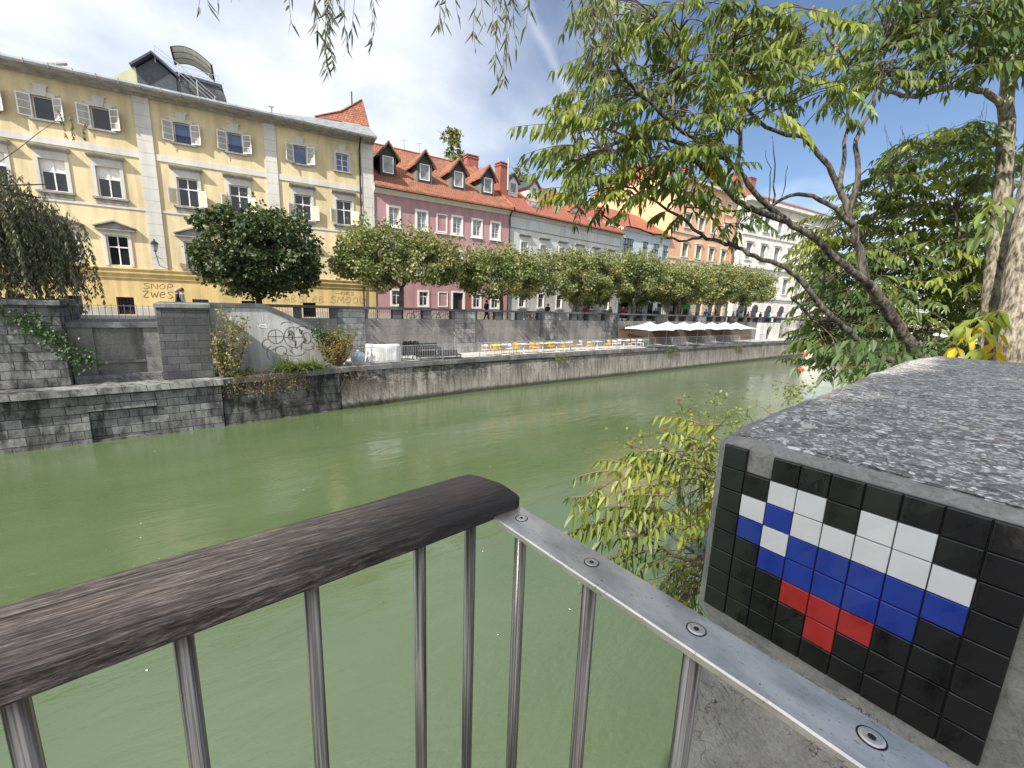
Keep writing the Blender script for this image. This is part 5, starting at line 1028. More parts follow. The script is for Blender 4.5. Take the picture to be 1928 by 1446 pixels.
# ------------------------------------------------------------------ near railing
S = .6
def wood_mat():
    m, N, L, B = newmat('weathered_handrail_wood')
    t = N.new('ShaderNodeTexCoord'); sep = N.new('ShaderNodeSeparateXYZ'); L.new(t.outputs['Object'], sep.inputs[0])
    g1 = noise(N, L, coords(N, L, (17, 260, 160)), 1.0, 8, .75, .5); g2 = noise(N, L, coords(N, L, (45, 900, 600)), 1.0, 4, .7); big = noise(N, L, coords(N, L, (6, 14, 14)), 1.0, 5, .65)
    r = ramp(N, [(.36, (.010, .009, .0085)), (.46, (.046, .039, .036)), (.55, (.135, .118, .11)), (.69, (.46, .425, .40))]); L.new(math_(N, L, 'ADD', math_(N, L, 'MULTIPLY', g1, .6), math_(N, L, 'MULTIPLY', g2, .4)), r.inputs[0])
    rb = ramp(N, [(.32, (.55, .52, .5)), (.5, (1, .95, .93)), (.7, (1.25, 1.12, 1.02))]); L.new(big, rb.inputs[0]); col = mixc(N, L, 1, r.outputs[0], rb.outputs[0], 'MULTIPLY')
    mr = N.new('ShaderNodeMapRange'); mr.inputs[1].default_value = .07; mr.inputs[2].default_value = .25; L.new(math_(N, L, 'ADD', sep.outputs[0], math_(N, L, 'MULTIPLY', math_(N, L, 'SUBTRACT', big, .5), .25)), mr.inputs[0])
    ck = noise(N, L, coords(N, L, (3.5, 85, 45)), 1.0, 4, .6, .8); kr = ramp(N, [(.315, 1), (.345, 0)]); L.new(ck, kr.inputs[0]); spk = ramp(N, [(.62, 0), (.72, 1)]); L.new(noise(N, L, coords(N, L, (60, 260, 160)), 1.0, 5, .7), spk.inputs[0])
    col = mixc(N, L, math_(N, L, 'MULTIPLY', spk.outputs[0], .35), col, (.42, .40, .385)); col = mixc(N, L, math_(N, L, 'MULTIPLY', kr.outputs[0], .85), col, (.010, .009, .009))
    col = mixc(N, L, math_(N, L, 'MULTIPLY', mr.outputs[0], .86), col, (.022, .021, .022))           # rail darkens towards its corner end
    L.new(col, B.inputs['Base Color']); B.inputs['Roughness'].default_value = .82; B.inputs['Specular IOR Level'].default_value = .3
    bump(N, L, B, math_(N, L, 'ADD', math_(N, L, 'MULTIPLY', g1, .8), math_(N, L, 'SUBTRACT', math_(N, L, 'MULTIPLY', g2, .6), math_(N, L, 'MULTIPLY', kr.outputs[0], 1.2))), .9, .0022); return m
def steel_mat():
    m, N, L, B = newmat('brushed_steel'); a = noise(N, L, coords(N, L, (260, 9, 200)), 1, 5, .65); b = noise(N, L, coords(N, L, (22, 9, 20)), 1, 6, .7); sc_ = noise(N, L, coords(N, L, (130, 60, 60)), 1, 3, .6, 2.5)
    r = ramp(N, [(.3, (.55, .515, .475)), (.6, (.86, .81, .75))]); L.new(b, r.inputs[0]); rs = ramp(N, [(.63, 1), (.70, .45)]); L.new(sc_, rs.inputs[0]); L.new(mixc(N, L, 1, r.outputs[0], rs.outputs[0], 'MULTIPLY'), B.inputs['Base Color'])
    B.inputs['Metallic'].default_value = .92; rr = ramp(N, [(.3, .34), (.7, .5)]); L.new(b, rr.inputs[0]); L.new(rr.outputs[0], B.inputs['Roughness']); bump(N, L, B, a, .12, .002); return m
M['wood'] = wood_mat(); M['steel'] = steel_mat()
M['bar'] = simple('dull_steel_bar', (.36, .335, .305), (.12, .11, .10), 5, .32, .7, .05, stretch=(90, 90, .6), lo=.42, hi=.6)
rl = thing('railing', 'near river railing with weathered wooden handrail meeting a flat steel rail at a corner', 'railing', (.2, .5, STREET))
rng = random.Random(2); mb = MB(); rings = []; NX = 110; x0, x1 = -2.2, .652
prof = [(.012, -.541), (0, -.536), (0, -.507), (.012, -.503), (.09, -.5), (.33, -.4978), (.5, -.4972), (.67, -.4978), (.90, -.5), (.985, -.503), (1, -.508), (1, -.536), (.985, -.541)]
wob = [.0007 * math.sin(i * .21) + .0005 * math.sin(i * .57 + 1) + rng.gauss(0, .0003) for i in range(NX + 8)]
for i in range(NX + 1):
    x = x0 + (x1 - x0) * (1 - (1 - i / NX) ** 1.6); yn, yf = .7657 + .0561 * x, .9757 + .0573 * x
    k = max(0, (x - (x1 - .05)) / .05); yf2 = yf - .06 * k ** 3; yn2 = yn + .006 * k ** 4; dz = -.002 * k ** 4
    rings.append([((x - .02 * k * (max(0, f - .5) * 2) ** 2) * S, (yn2 + (yf2 - yn2) * f + wob[i + (j // 3)]) * S, (z + dz + wob[i + (j // 2)] * (.4 if 1 < j < 11 else 0)) * S) for j, (f, z) in enumerate(prof)])
mb.loft(rings); mb.build('handrail', M['wood'], rl)
mb = MB(); k = 1.064 * S; zt = -.5325 * S
Lp = [(.527, .90), (.527, .773), (.540, .5), (.5525, .255), (.558, .15), (.575, -.6)]; Rp = [(.618, .90), (.618, .763), (.632, .45), (.641, .192), (.643, .14), (.662, -.6)]
def steel_ring(l, r): 
    a, b = Vector((l[0] * k, l[1] * k, zt)), Vector((r[0] * k, r[1] * k, zt)); d = (b - a).normalized(); h = .010; c = .0018
    return [a + d * c, b - d * c, b - UP * c, b - UP * (h - c), b - d * c - UP * h, a + d * c - UP * h, a - UP * (h - c), a - UP * c]
mb.loft([steel_ring(l, r) for l, r in zip(Lp, Rp)]); mb.build('steel_rail', M['steel'], rl)
mb = MB(); mb.loft([[(x * S, (.7657 + .0561 * x + f) * S, z * S) for f, z in ((.06, -.545), (.15, -.545), (.15, -.5305), (.06, -.5305))] for x in (-2.2, .6)]); mb.build('under_rail', M['bar'], rl)
def bar_at(u, v):
    r = ray(u, v); t = S * .87 / (r.y - .056 * r.x); p = r * t; return (p.x, p.y)
for u, v in ((-120, 1380), (25, 1303), (343, 1186), (585, 1098), (790, 1020), (886, 978)):
    x, y = bar_at(u, v); mb = MB(); mb.tube([(x, y, -1.55), (x, y, -.545 * S)], .0095, 14, True); mb.build('baluster', M['bar'], rl, True)
for u, v in ((982, 976), (1114, 1059), (1311, 1185), (1641, 1389)):
    p = on_z(u, v, zt); mb = MB(); mb.tube([(p.x, p.y, -1.55), (p.x, p.y, zt - .009)], .0095, 14); mb.build('baluster', M['bar'], rl, True)
    mb = MB(); n = 20; rr = .0085; c = Vector((p.x, p.y, zt))
    def ring(r, z): return [c + Vector((r * math.cos(2 * math.pi * i / n), r * math.sin(2 * math.pi * i / n), z)) for i in range(n)]
    mb.loft([ring(rr, -.001), ring(rr, .0006), ring(rr * .8, .0012), ring(rr * .42, .0012), ring(rr * .36, .0004)]); sw_ = mb.build('screw', M['steel'], rl)
    mb = MB(); mb.loft([ring(rr * 1.16, .0001), ring(rr * 1.16, .0003)]); mb.build('screw_recess', M['black_iron'], sw_)
    mb = MB(); hx = [c + Vector((rr * .34 * math.cos(rad(60 * i)), rr * .34 * math.sin(rad(60 * i)), .0013)) for i in range(6)]; mb.face(hx); mb.build('hex_socket', M['black_iron'], sw_)

# ------------------------------------------------------------------ concrete parapet with exposed pebbles and tile mosaic
def pebble_mat():
    m, N, L, B = newmat('exposed_pebble_concrete'); t = N.new('ShaderNodeTexCoord')
    def vor(sc_, feat): 
        v = N.new('ShaderNodeTexVoronoi'); v.feature = feat; v.inputs['Scale'].default_value = sc_; v.inputs['Randomness'].default_value = 1; L.new(wv, v.inputs['Vector']); return v
    nz = N.new('ShaderNodeTexNoise'); nz.inputs['Scale'].default_value = 26; L.new(t.outputs['Object'], nz.inputs['Vector'])
    vm = N.new('ShaderNodeVectorMath'); vm.operation = 'MULTIPLY_ADD'; L.new(nz.outputs['Color'], vm.inputs[0]); vm.inputs[1].default_value = (.02, .02, .02); L.new(t.outputs['Object'], vm.inputs[2]); wv = vm.outputs[0]
    f1 = vor(46, 'F1'); ed = vor(46, 'DISTANCE_TO_EDGE'); f2 = vor(92, 'F1'); e2 = vor(92, 'DISTANCE_TO_EDGE')
    sp = N.new('ShaderNodeSeparateColor'); L.new(f1.outputs['Color'], sp.inputs[0]); sp2 = N.new('ShaderNodeSeparateColor'); L.new(f2.outputs['Color'], sp2.inputs[0])
    st = [(0, (.13, .125, .12)), (.3, (.26, .25, .235)), (.55, (.44, .425, .40)), (.8, (.62, .61, .59)), (.96, (.82, .81, .79)), (1, (.55, .42, .34))]
    c1 = ramp(N, st); L.new(sp.outputs[0], c1.inputs[0]); c2 = ramp(N, st); L.new(sp2.outputs[0], c2.inputs[0])
    m1 = ramp(N, [(.05, 0), (.16, 1)]); L.new(ed.outputs['Distance'], m1.inputs[0]); m2 = ramp(N, [(.05, 0), (.16, 1)]); L.new(e2.outputs['Distance'], m2.inputs[0])
    big = ramp(N, [(.42, 0), (.5, 1)]); L.new(sp.outputs[1], big.inputs[0]); mask1 = math_(N, L, 'MULTIPLY', m1.outputs[0], big.outputs[0])
    fine = noise(N, L, t.outputs['Object'], 160, 5, .7); lich = noise(N, L, t.outputs['Object'], 5, 8, .7)
    cem = ramp(N, [(.3, (.15, .145, .135)), (.7, (.32, .31, .285))]); L.new(lich, cem.inputs[0])
    col = mixc(N, L, m2.outputs[0], cem.outputs[0], c2.outputs[0]); col = mixc(N, L, mask1, col, c1.outputs[0]); rf = ramp(N, [(.3, .8), (.7, 1.5)]); L.new(fine, rf.inputs[0]); col = mixc(N, L, 1, col, rf.outputs[0], 'MULTIPLY')
    rl_ = ramp(N, [(.35, .95), (.6, 1.15)]); L.new(lich, rl_.inputs[0]); col = mixc(N, L, 1, col, rl_.outputs[0], 'MULTIPLY')
    L.new(col, B.inputs['Base Color']); B.inputs['Roughness'].default_value = .75
    h = math_(N, L, 'ADD', math_(N, L, 'ADD', math_(N, L, 'MULTIPLY', mask1, 1.0), math_(N, L, 'MULTIPLY', m2.outputs[0], .4)), math_(N, L, 'MULTIPLY', fine, .35)); bump(N, L, B, h, .9, .008); return m
def cement_mat(name, c1, c2, crack=.6):
    m, N, L, B = newmat(name); t = N.new('ShaderNodeTexCoord'); a = noise(N, L, t.outputs['Object'], 9, 9, .7); f = noise(N, L, t.outputs['Object'], 120, 6, .75)
    r = ramp(N, [(.3, c2), (.68, c1)]); L.new(a, r.inputs[0]); rf = ramp(N, [(.25, .62), (.6, 1.1)]); L.new(f, rf.inputs[0]); col = mixc(N, L, 1, r.outputs[0], rf.outputs[0], 'MULTIPLY')
    def hair(seed, sc_):                                     # thin curled hairline roots and cracks
        n1 = N.new('ShaderNodeTexNoise'); n1.inputs['Scale'].default_value = sc_; n1.inputs['Detail'].default_value = 2; n1.inputs['Distortion'].default_value = 1.6; mp = N.new('ShaderNodeMapping'); mp.inputs['Location'].default_value = (seed, seed * 2, 0); L.new(t.outputs['Object'], mp.inputs[0]); L.new(mp.outputs[0], n1.inputs['Vector'])
        d = math_(N, L, 'ABSOLUTE', math_(N, L, 'SUBTRACT', n1.outputs['Fac'], .5)); rr_ = ramp(N, [(.0, 1), (.012, 0)]); L.new(d, rr_.inputs[0]); return rr_.outputs[0]
    h = math_(N, L, 'MAXIMUM', hair(1.3, 9), hair(7.7, 14)); msk = ramp(N, [(.42, 0), (.55, 1)]); L.new(noise(N, L, t.outputs['Object'], 4.0, 3, .5), msk.inputs[0]); h = math_(N, L, 'MULTIPLY', math_(N, L, 'MULTIPLY', h, msk.outputs[0]), crack)
    col = mixc(N, L, h, col, (.035, .032, .03)); L.new(col, B.inputs['Base Color']); B.inputs['Roughness'].default_value = .9; bump(N, L, B, math_(N, L, 'ADD', math_(N, L, 'MULTIPLY', f, .7), a), .5, .006); return m
M['pebble'] = pebble_mat(); M['cement'] = cement_mat('grey_cement', (.38, .37, .345), (.17, .168, .16), .3); M['cement2'] = cement_mat('cracked_cement', (.48, .46, .42), (.17, .165, .15), 1.0)
MX = .906
pp = thing('parapet', 'massive grey concrete parapet with exposed pebble top beside the near railing', 'parapet', (2.5, 0, STREET))
outl = []
def edge(a, b, n, j):
    for i in range(n): t = i / n; outl.append((a[0] + (b[0] - a[0]) * t + rng.gauss(0, j), a[1] + (b[1] - a[1]) * t + rng.gauss(0, j)))
edge((MX + .002, -.62), (MX + .002, .405), 30, .0006); edge((MX + .003, .41), (.925, .428), 3, .0004); edge((.93, .43), (1.07, .452), 8, .0012); edge((1.07, .455), (1.5, .482), 14, .003); edge((1.5, .482), (3.77, .62), 30, .006); edge((3.77, .62), (4.42, .60), 8, .006); edge((4.45, .58), (4.6, -.62), 10, .006); edge((4.6, -.62), (MX + .01, -.62), 10, 0)
cx_, cy_ = 2.4, 0.0
def inset(d, z):
    n = len(outl); q = []
    for i, (x, y) in enumerate(outl):
        ax, ay = outl[i - 1]; bx, by = outl[(i + 1) % n]; tx, ty = bx - ax, by - ay; l = math.hypot(tx, ty) or 1
        q.append((x + ty / l * d, y - tx / l * d, z + (rng.gauss(0, .0008) if d else 0)))
    return q
mb = MB(); mb.loft([inset(0, -.70), inset(0, -.292), inset(.004, -.281), inset(.014, -.2725), inset(.034, -.267)], cap=False); mb.build('block', M['cement'], pp)
mb = MB(); i1, i2 = inset(.034, -.267), inset(.075, -.2635); n = len(i1); mb.loft([inset(.034, -.267), inset(.05, -.2645), inset(.09, -.2635)], cap=False); last = mb.v[-n:]
mb.face(last); mb.build('pebble_top', M['pebble'], pp)
mb = MB(); o2 = [(x + (0.016 if x < 1.0 else 0), y - .016 if y > .3 else y) for x, y in outl]; mb.loft([[(x, y, -6.6) for x, y in o2], [(x, y, -.7005) for x, y in o2]]); mb.build('lower_wall', M['cement2'], pp)
# small loose stones lying in the washed surface near the front lip
for i in range(26):
    x, y = 1.0 + rng.random() * .9, -.3 + rng.random() * .7; r = rng.uniform(.006, .014); mb = MB(); a0 = rng.random() * 3
    mb.loft([[(x + r * s * math.cos(a0 + rad(45 * k)) * 1.5, y + r * s * math.sin(a0 + rad(45 * k)), -.2625 + r * h) for k in range(8)] for s, h in ((1, -.2), (.95, .12), (.6, .32), (.2, .38))])
    c_ = rng.choice(('trim', 'cement', 'hood', 'plinth')); mb.build('pebble', M[c_], pp, True)
mo = thing('tile_mosaic', 'pixel mosaic of glossy black, white, blue and red square tiles on the concrete parapet', 'mosaic', (MX, .2, -.5))
def tile_mat(name, c, var=.15, rough=.12):
    m, N, L, B = newmat(name); v = coords(N, L); a = noise(N, L, v, 22, 3, .5); b = noise(N, L, v, 400, 3, .6); r = ramp(N, [(.3, tuple(x * (1 - var) for x in c)), (.7, c)]); L.new(a, r.inputs[0]); L.new(r.outputs[0], B.inputs['Base Color'])
    rr_ = ramp(N, [(.35, rough * .4), (.65, rough * .4 + .12)]); L.new(a, rr_.inputs[0]); L.new(rr_.outputs[0], B.inputs['Roughness']); B.inputs['Specular IOR Level'].default_value = .7; bump(N, L, B, math_(N, L, 'ADD', a, math_(N, L, 'MULTIPLY', b, .05)), .22, .003); return m
TM = {'K': tile_mat('black_glazed_tile', (.006, .006, .007), .3), 'W': tile_mat('white_glazed_tile', (.78, .79, .78), .06, .2), 'B': tile_mat('blue_glazed_tile', (.012, .045, .36), .2), 'R': tile_mat('red_glazed_tile', (.48, .025, .025), .15)}
PAT = ['K.KKKKKKK', 'KKWWKWWKK', 'KWBWWWWWK', 'KBWBBBBBK', 'KKBBBBBKK', 'KKKBBBKKK', 'KKKKBKKKK', 'KKKKKKKKK']
PAT = ['K.KKKKKKK', 'KKWWKWWKK', 'KWBWWWWWK', 'KBWBBBBBK', 'KKBBBBBKK', 'KKKRRRKKK', 'KKKKRKKKK', 'KKKKKKKKK']
PAT[4] = 'KKBBBBBKK'; PAT[5] = 'KKKRRRKKK'
pt_ = .0488; y0, z0 = .4085, -.2815
mb = MB(); mb.box(MX - .0022, MX + .0018, y0 - 9 * pt_, y0 - .0005, z0 - 8 * pt_, z0 - pt_ + .0005); mb.box(MX - .002, MX + .0018, y0 - 9 * pt_, y0 - 2 * pt_ - .001, z0 - pt_, z0 - .0005); mb.box(MX - .002, MX + .0018, y0 - pt_ - .0002, y0 - .0005, z0 - pt_, z0 - .0005); mb.build('grout_bed', simple('dark_grout', (.035, .033, .031), None, 60, .9), mo)
NAMES = {'W': 'white glazed tile', 'B': 'blue glazed tile', 'R': 'red glazed tile', 'K': None}
for r_ in range(8):
    for c_ in range(9):
        ch = PAT[r_][c_]
        if ch == '.': continue
        g = .0009; ya, yb_ = y0 - c_ * pt_ - g, y0 - (c_ + 1) * pt_ + g; za, zb = z0 - (r_ + 1) * pt_ + g, z0 - r_ * pt_ - g; dx = rng.uniform(-.0004, .0006); b_ = .0016
        def rr4(i, x, t1=rng.uniform(-.0006, .0006), t2=rng.uniform(-.0009, .0009)): return [(x + t1, ya - i, za + i), (x - t1, yb_ + i, za + i), (x - t2, yb_ + i, zb - i), (x + t2, ya - i, zb - i)]
        xf = MX - .0068 + dx; mb = MB(); mb.loft([rr4(0, MX - .002), rr4(0, xf + .0012), rr4(b_ * .4, xf + .0003), rr4(b_, xf)]); o = mb.build('tile', TM[ch], mo)
        if NAMES[ch]: o['label'] = NAMES[ch]

# ------------------------------------------------------------------ near ailanthus trees and shrubs
RIGHT = (P(1000, 723, 1) - P(900, 723, 1)).normalized()
def smooth(pts, k=4):
    out = []
    for i in range(len(pts) - 1):
        p0, p1, p2, p3 = pts[max(i - 1, 0)], pts[i], pts[i + 1], pts[min(i + 2, len(pts) - 1)]
        for j in range(k): t = j / k; out.append(.5 * (2 * p1 + (p2 - p0) * t + (2 * p0 - 5 * p1 + 4 * p2 - p3) * t * t + (3 * p1 - p0 - 3 * p2 + p3) * t ** 3))
    return out + [pts[-1]]
NODES = []
def branch(mb, px, r0, r1, n=9, keep=True, jit=.012):
    w = smooth([P(*q) for q in px]); w = [p + rv(rng) * jit * min(1, i) for i, p in enumerate(w)]; N_ = len(w)
    mb.tube(w, [r0 + (r1 - r0) * (i / (N_ - 1)) ** .8 for i in range(N_)], n)
    if keep: NODES.extend(w[len(w) // 4:])
    return w
def compound(lm, sm, b, e, pairs, L_, W_, mi, rng, lift=.12, hang=.75, smi=0, tw=.0028):
    b, e = Vector(b), Vector(e); ln = (e - b).length; c = b.lerp(e, .5) + UP * ln * lift; pts = [b.lerp(c, t).lerp(c.lerp(e, t), t) for t in [i / 10 for i in range(11)]]
    sm.tube(pts, [tw * (1.2 - .08 * i) for i in range(11)], 4, False, smi)
    for i in range(pairs):
        t = .16 + .82 * i / max(pairs - 1, 1); f = t * 9.99; k = int(f); p = pts[k].lerp(pts[k + 1], f - k); tg = (pts[k + 1] - pts[k]).normalized(); sd = tg.cross(UP)
        if sd.length < .05: sd = tg.orthogonal()
        sd.normalize(); s = (1 - .45 * abs(t - .45) ** 1.5 * 1.6)
        for sg in (-1, 1):
            d = (sd * sg * (1 - hang * .55) + tg * .38 - UP * hang + rv(rng) * .22).normalized(); lm.leaf(p, d, (UP * .6 + sd * sg * .5 + rv(rng) * .5).normalized(), L_ * s * rng.uniform(.82, 1.12), W_ * s * rng.uniform(.85, 1.1), mi if not hasattr(mi, '__len__') else rng.choice(mi), rng.uniform(.1, .35), rng.uniform(0, .3))
    lm.leaf(pts[-1], (tg * .7 - UP * .5).normalized(), UP, L_ * .8, W_ * .8, mi if not hasattr(mi, '__len__') else mi[0])
def inpoly(u, v, poly):
    c = False; j = len(poly) - 1
    for i in range(len(poly)):
        (x1, y1), (x2, y2) = poly[i], poly[j]
        if (y1 > v) != (y2 > v) and u < (x2 - x1) * (v - y1) / (y2 - y1) + x1: c = not c
        j = i
    return c
def foliage(lm, sm, polyg, holes, n, dr, weights, rng, Lr=(.11, .15), ln=(.28, .45), bias=None, nodes=None, pairs=(5, 8), hang=.75, maxtw=1.1, twr=1.0):
    us, vs = [q[0] for q in polyg], [q[1] for q in polyg]; k = 0; tries = 0
    while k < n and tries < n * 60:
        tries += 1; u, v = rng.uniform(min(us), max(us)), rng.uniform(min(vs), max(vs))
        if not inpoly(u, v, polyg) or any(inpoly(u, v, h) for h in holes): continue
        b = P(u, v, rng.uniform(*dr)); a = rng.random() * 6.3; d = Vector((math.cos(a), math.sin(a), rng.uniform(-.45, .15)))
        if bias is not None: d = d + bias
        e = b + d.normalized() * rng.uniform(*ln); L_ = rng.uniform(*Lr); k += 1; g = rng.choice(weights)
        compound(lm, sm, b, e, rng.randint(*pairs), L_, L_ * .275, g if rng.random() > .3 else [g, rng.choice(weights)], rng, rng.uniform(.02, .15), hang * rng.uniform(.7, 1.15), 1)
        if nodes:
            q = min(nodes, key=lambda w: (w - b).length_squared)
            if .04 < (q - b).length < maxtw: m_ = q.lerp(b, .55) + UP * .06 + rv(rng) * .05; sm.tube(smooth([q, m_, b], 3), [x_ * twr for x_ in (.0065, .006, .0055, .005, .0045, .004, .0035)], 4, False, 0)
AM = [M['ail_a'], M['ail_b'], M['ail_c'], M['ail_y'], M['ail_l']]
rng = random.Random(17)
t1 = thing('ailanthus_tree', 'leaning many branched tree with long pinnate leaves arching over the river behind the parapet', 'tree', P(1705, 640, 4.9)); bmB = MB()
branch(bmB, [(1790, 760, 5.2), (1740, 680, 5.0), (1700, 630, 4.9), (1665, 575, 4.75), (1635, 535, 4.6)], .070, .056, 12, False)
branch(bmB, [(1637, 538, 4.6), (1590, 498, 4.45), (1535, 450, 4.3), (1480, 415, 4.15), (1430, 375, 4.0), (1390, 318, 3.85), (1340, 285, 3.7), (1265, 232, 3.45), (1185, 155, 3.2), (1140, 90, 3.1)], .043, .009)
branch(bmB, [(1480, 416, 4.15), (1405, 388, 3.95), (1345, 335, 3.75), (1285, 275, 3.6), (1205, 258, 3.4), (1110, 290, 3.2), (1060, 310, 3.1)], .032, .009)
branch(bmB, [(1345, 335, 3.75), (1300, 300, 3.7), (1250, 290, 3.6), (1190, 330, 3.4), (1120, 350, 3.3)], .02, .007)
branch(bmB, [(1630, 535, 4.6), (1616, 470, 4.6), (1600, 410, 4.55), (1582, 355, 4.5), (1550, 300, 4.4), (1515, 258, 4.3), (1480, 200, 4.15), (1445, 130, 4.0), (1395, 60, 3.85), (1370, -20, 3.75)], .045, .009)
branch(bmB, [(1598, 400, 4.55), (1615, 335, 4.5), (1612, 262, 4.45), (1640, 212, 4.4), (1655, 150, 4.3), (1690, 90, 4.2)], .034, .008); branch(bmB, [(1583, 355, 4.5), (1588, 290, 4.5), (1598, 200, 4.45), (1605, 120, 4.4)], .028, .006)
branch(bmB, [(1606, 425, 4.55), (1560, 385, 4.45), (1500, 365, 4.35), (1450, 388, 4.2), (1390, 397, 4.1), (1290, 390, 3.9)], .03, .007)
branch(bmB, [(1515, 258, 4.3), (1440, 240, 4.1), (1380, 180, 3.9), (1300, 120, 3.7), (1240, 40, 3.5)], .022, .007); branch(bmB, [(1390, 318, 3.85), (1395, 230, 3.8), (1380, 130, 3.7), (1385, 40, 3.6)], .022, .007); branch(bmB, [(1265, 232, 3.45), (1270, 150, 3.5), (1280, 60, 3.5)], .016, .006)
branch(bmB, [(1790, 720, 5.1), (1640, 660, 4.8), (1600, 625, 4.65), (1560, 592, 4.55), (1515, 540, 4.45), (1480, 506, 4.35), (1420, 482, 4.25), (1380, 462, 4.2), (1330, 448, 4.1), (1285, 412, 4.0), (1235, 380, 3.9), (1180, 350, 3.8)], .042, .009)
branch(bmB, [(1320, 446, 4.1), (1280, 452, 4.0), (1230, 440, 3.9), (1180, 425, 3.8)], .014, .006); branch(bmB, [(1375, 460, 4.2), (1335, 405, 4.15), (1300, 370, 4.1)], .016, .006)
branch(bmB, [(1448, 385, 4.3), (1452, 330, 4.3), (1440, 285, 4.3)], .008, .002, 5, False); branch(bmB, [(1456, 400, 4.3), (1458, 330, 4.3), (1455, 255, 4.3)], .012, .003, 5, False); branch(bmB, [(1472, 370, 4.3), (1480, 330, 4.3), (1482, 310, 4.3)], .006, .002, 5, False)
bmB.build('trunk', M['bark'], t1, True)
lm, sm = MB(), MB(); nA = list(NODES); ws = (0,) * 9 + (1,) * 8 + (2,) * 3 + (4,) * 5
left = [(1090, 0), (1130, 60), (1085, 130), (1065, 190), (1040, 235), (1055, 265), (1080, 290), (1060, 330), (1050, 365), (1090, 380), (1150, 385), (1230, 365), (1330, 340), (1380, 300), (1385, 235), (1440, 215), (1500, 205), (1560, 215), (1600, 150), (1640, 110), (1590, 60), (1545, 0)]
hol = [[(1465, 215), (1640, 170), (1650, 330), (1440, 330)], [(1555, 0), (1660, 0), (1650, 110), (1560, 60)]]
foliage(lm, sm, left, hol, 320, (3.1, 4.1), ws, rng, (.11, .155), (.26, .42), -RIGHT * .5 - UP * .15, nA)
foliage(lm, sm, [(1160, 350), (1330, 330), (1440, 380), (1450, 440), (1400, 445), (1300, 425), (1180, 400)], [], 15, (3.7, 4.2), ws, rng, (.10, .14), (.2, .34), -RIGHT * .3 - UP * .2, nA)
foliage(lm, sm, [(1500, 200), (1660, 100), (1700, 150), (1640, 190), (1560, 230)], [], 18, (4.1, 4.6), (1, 1, 2, 0), rng, (.11, .15), (.25, .4), None, nA)
for b, e, mi in (((1110, 205, 3.1), (1045, 262, 3.0), 0), ((1130, 230, 3.1), (1075, 215, 3.0), 4), ((1120, 260, 3.1), (1040, 300, 3.0), 0), ((1110, 350, 3.2), (1050, 385, 3.1), 1), ((1350, 250, 3.8), (1375, 300, 3.75), 0), ((1340, 270, 3.7), (1345, 330, 3.65), 3), ((1100, 185, 3.1), (1065, 215, 3.0), 4), ((1140, 300, 3.2), (1075, 335, 3.1), 1), ((1180, 345, 3.4), (1110, 385, 3.3), 0), ((1205, 360, 3.5), (1160, 410, 3.4), 0), ((1290, 400, 3.9), (1250, 440, 3.8), 1)): compound(lm, sm, P(*b), P(*e), 7, .125, .042, mi, rng, .15, .8, 1)
lm.build('foliage', AM, t1); sm.build('leaf_stalks', [M['twig'], M['redtwig']], t1)

t2 = thing('ailanthus_tree', 'thick twin stemmed pale barked tree at the right edge behind the parapet', 'tree', P(1905, 680, 5.4)); bmB = MB(); n0 = len(NODES)
branch(bmB, [(1905, 900, 5.5), (1905, 670, 5.4), (1912, 560, 5.4), (1925, 450, 5.4), (1945, 330, 5.4), (1960, 150, 5.4), (1975, -40, 5.4), (1960, -220, 5.3), (1930, -380, 5.2), (1900, -520, 5.1)], .20, .03, 14); branch(bmB, [(1860, 800, 5.8), (1866, 640, 5.8), (1872, 540, 5.8), (1884, 420, 5.8), (1893, 280, 5.75), (1896, 180, 5.7), (1905, 90, 5.6), (1935, -20, 5.5), (1890, -150, 5.3), (1820, -280, 5.1), (1760, -380, 5.0)], .155, .02, 14)
branch(bmB, [(1893, 225, 5.7), (1875, 190, 5.6), (1845, 170, 5.5), (1800, 163, 5.35), (1760, 170, 5.2), (1725, 182, 5.1), (1690, 177, 5.0), (1645, 158, 4.85), (1600, 120, 4.7), (1560, 70, 4.6), (1530, 10, 4.5)], .045, .014); branch(bmB, [(1725, 182, 5.1), (1680, 150, 5.0), (1660, 110, 4.9), (1670, 60, 4.8)], .018, .006)
branch(bmB, [(1900, 110, 5.6), (1850, 90, 5.4), (1780, 60, 5.2), (1700, 40, 5.0)], .03, .008); branch(bmB, [(1915, 60, 5.6), (1870, 20, 5.4), (1800, -20, 5.2)], .03, .01)
bmB.build('trunk', M['bark_light'], t2, True); lm, sm = MB(), MB(); nB = NODES[n0:]
foliage(lm, sm, [(1650, -20), (1940, -20), (1940, 120), (1890, 140), (1800, 130), (1700, 130), (1640, 90), (1640, 40)], [], 130, (4.5, 5.3), (1, 1, 2, 2, 0, 1, 1), rng, (.15, .20), (.35, .55), None, nB, hang=.8)
foliage(lm, sm, [(1560, -420), (2060, -560), (2200, -200), (2120, 40), (1940, 60), (1930, -20), (1620, -20)], [], 120, (4.4, 5.9), (1, 1, 2, 2, 0, 0), rng, (.15, .20), (.35, .55), None, nB, hang=.8)
foliage(lm, sm, [(1560, 60), (1700, 60), (1760, 120), (1640, 140)], [], 14, (4.5, 5.0), (1, 2, 2), rng, (.14, .18), (.3, .45), -RIGHT * .4, nB)
for b, e, mi in (((1885, 575, 3.7), (1842, 660, 3.4), 4), ((1890, 590, 3.7), (1815, 615, 3.5), 4), ((1880, 620, 3.7), (1870, 690, 3.5), 3), ((1870, 600, 3.7), (1800, 655, 3.5), 3), ((1900, 390, 4.2), (1835, 450, 4.0), 1), ((1905, 370, 4.2), (1850, 400, 4.0), 0)): compound(lm, sm, P(*b), P(*e), 4, .23, .075, mi, rng, .12, .7, 1)
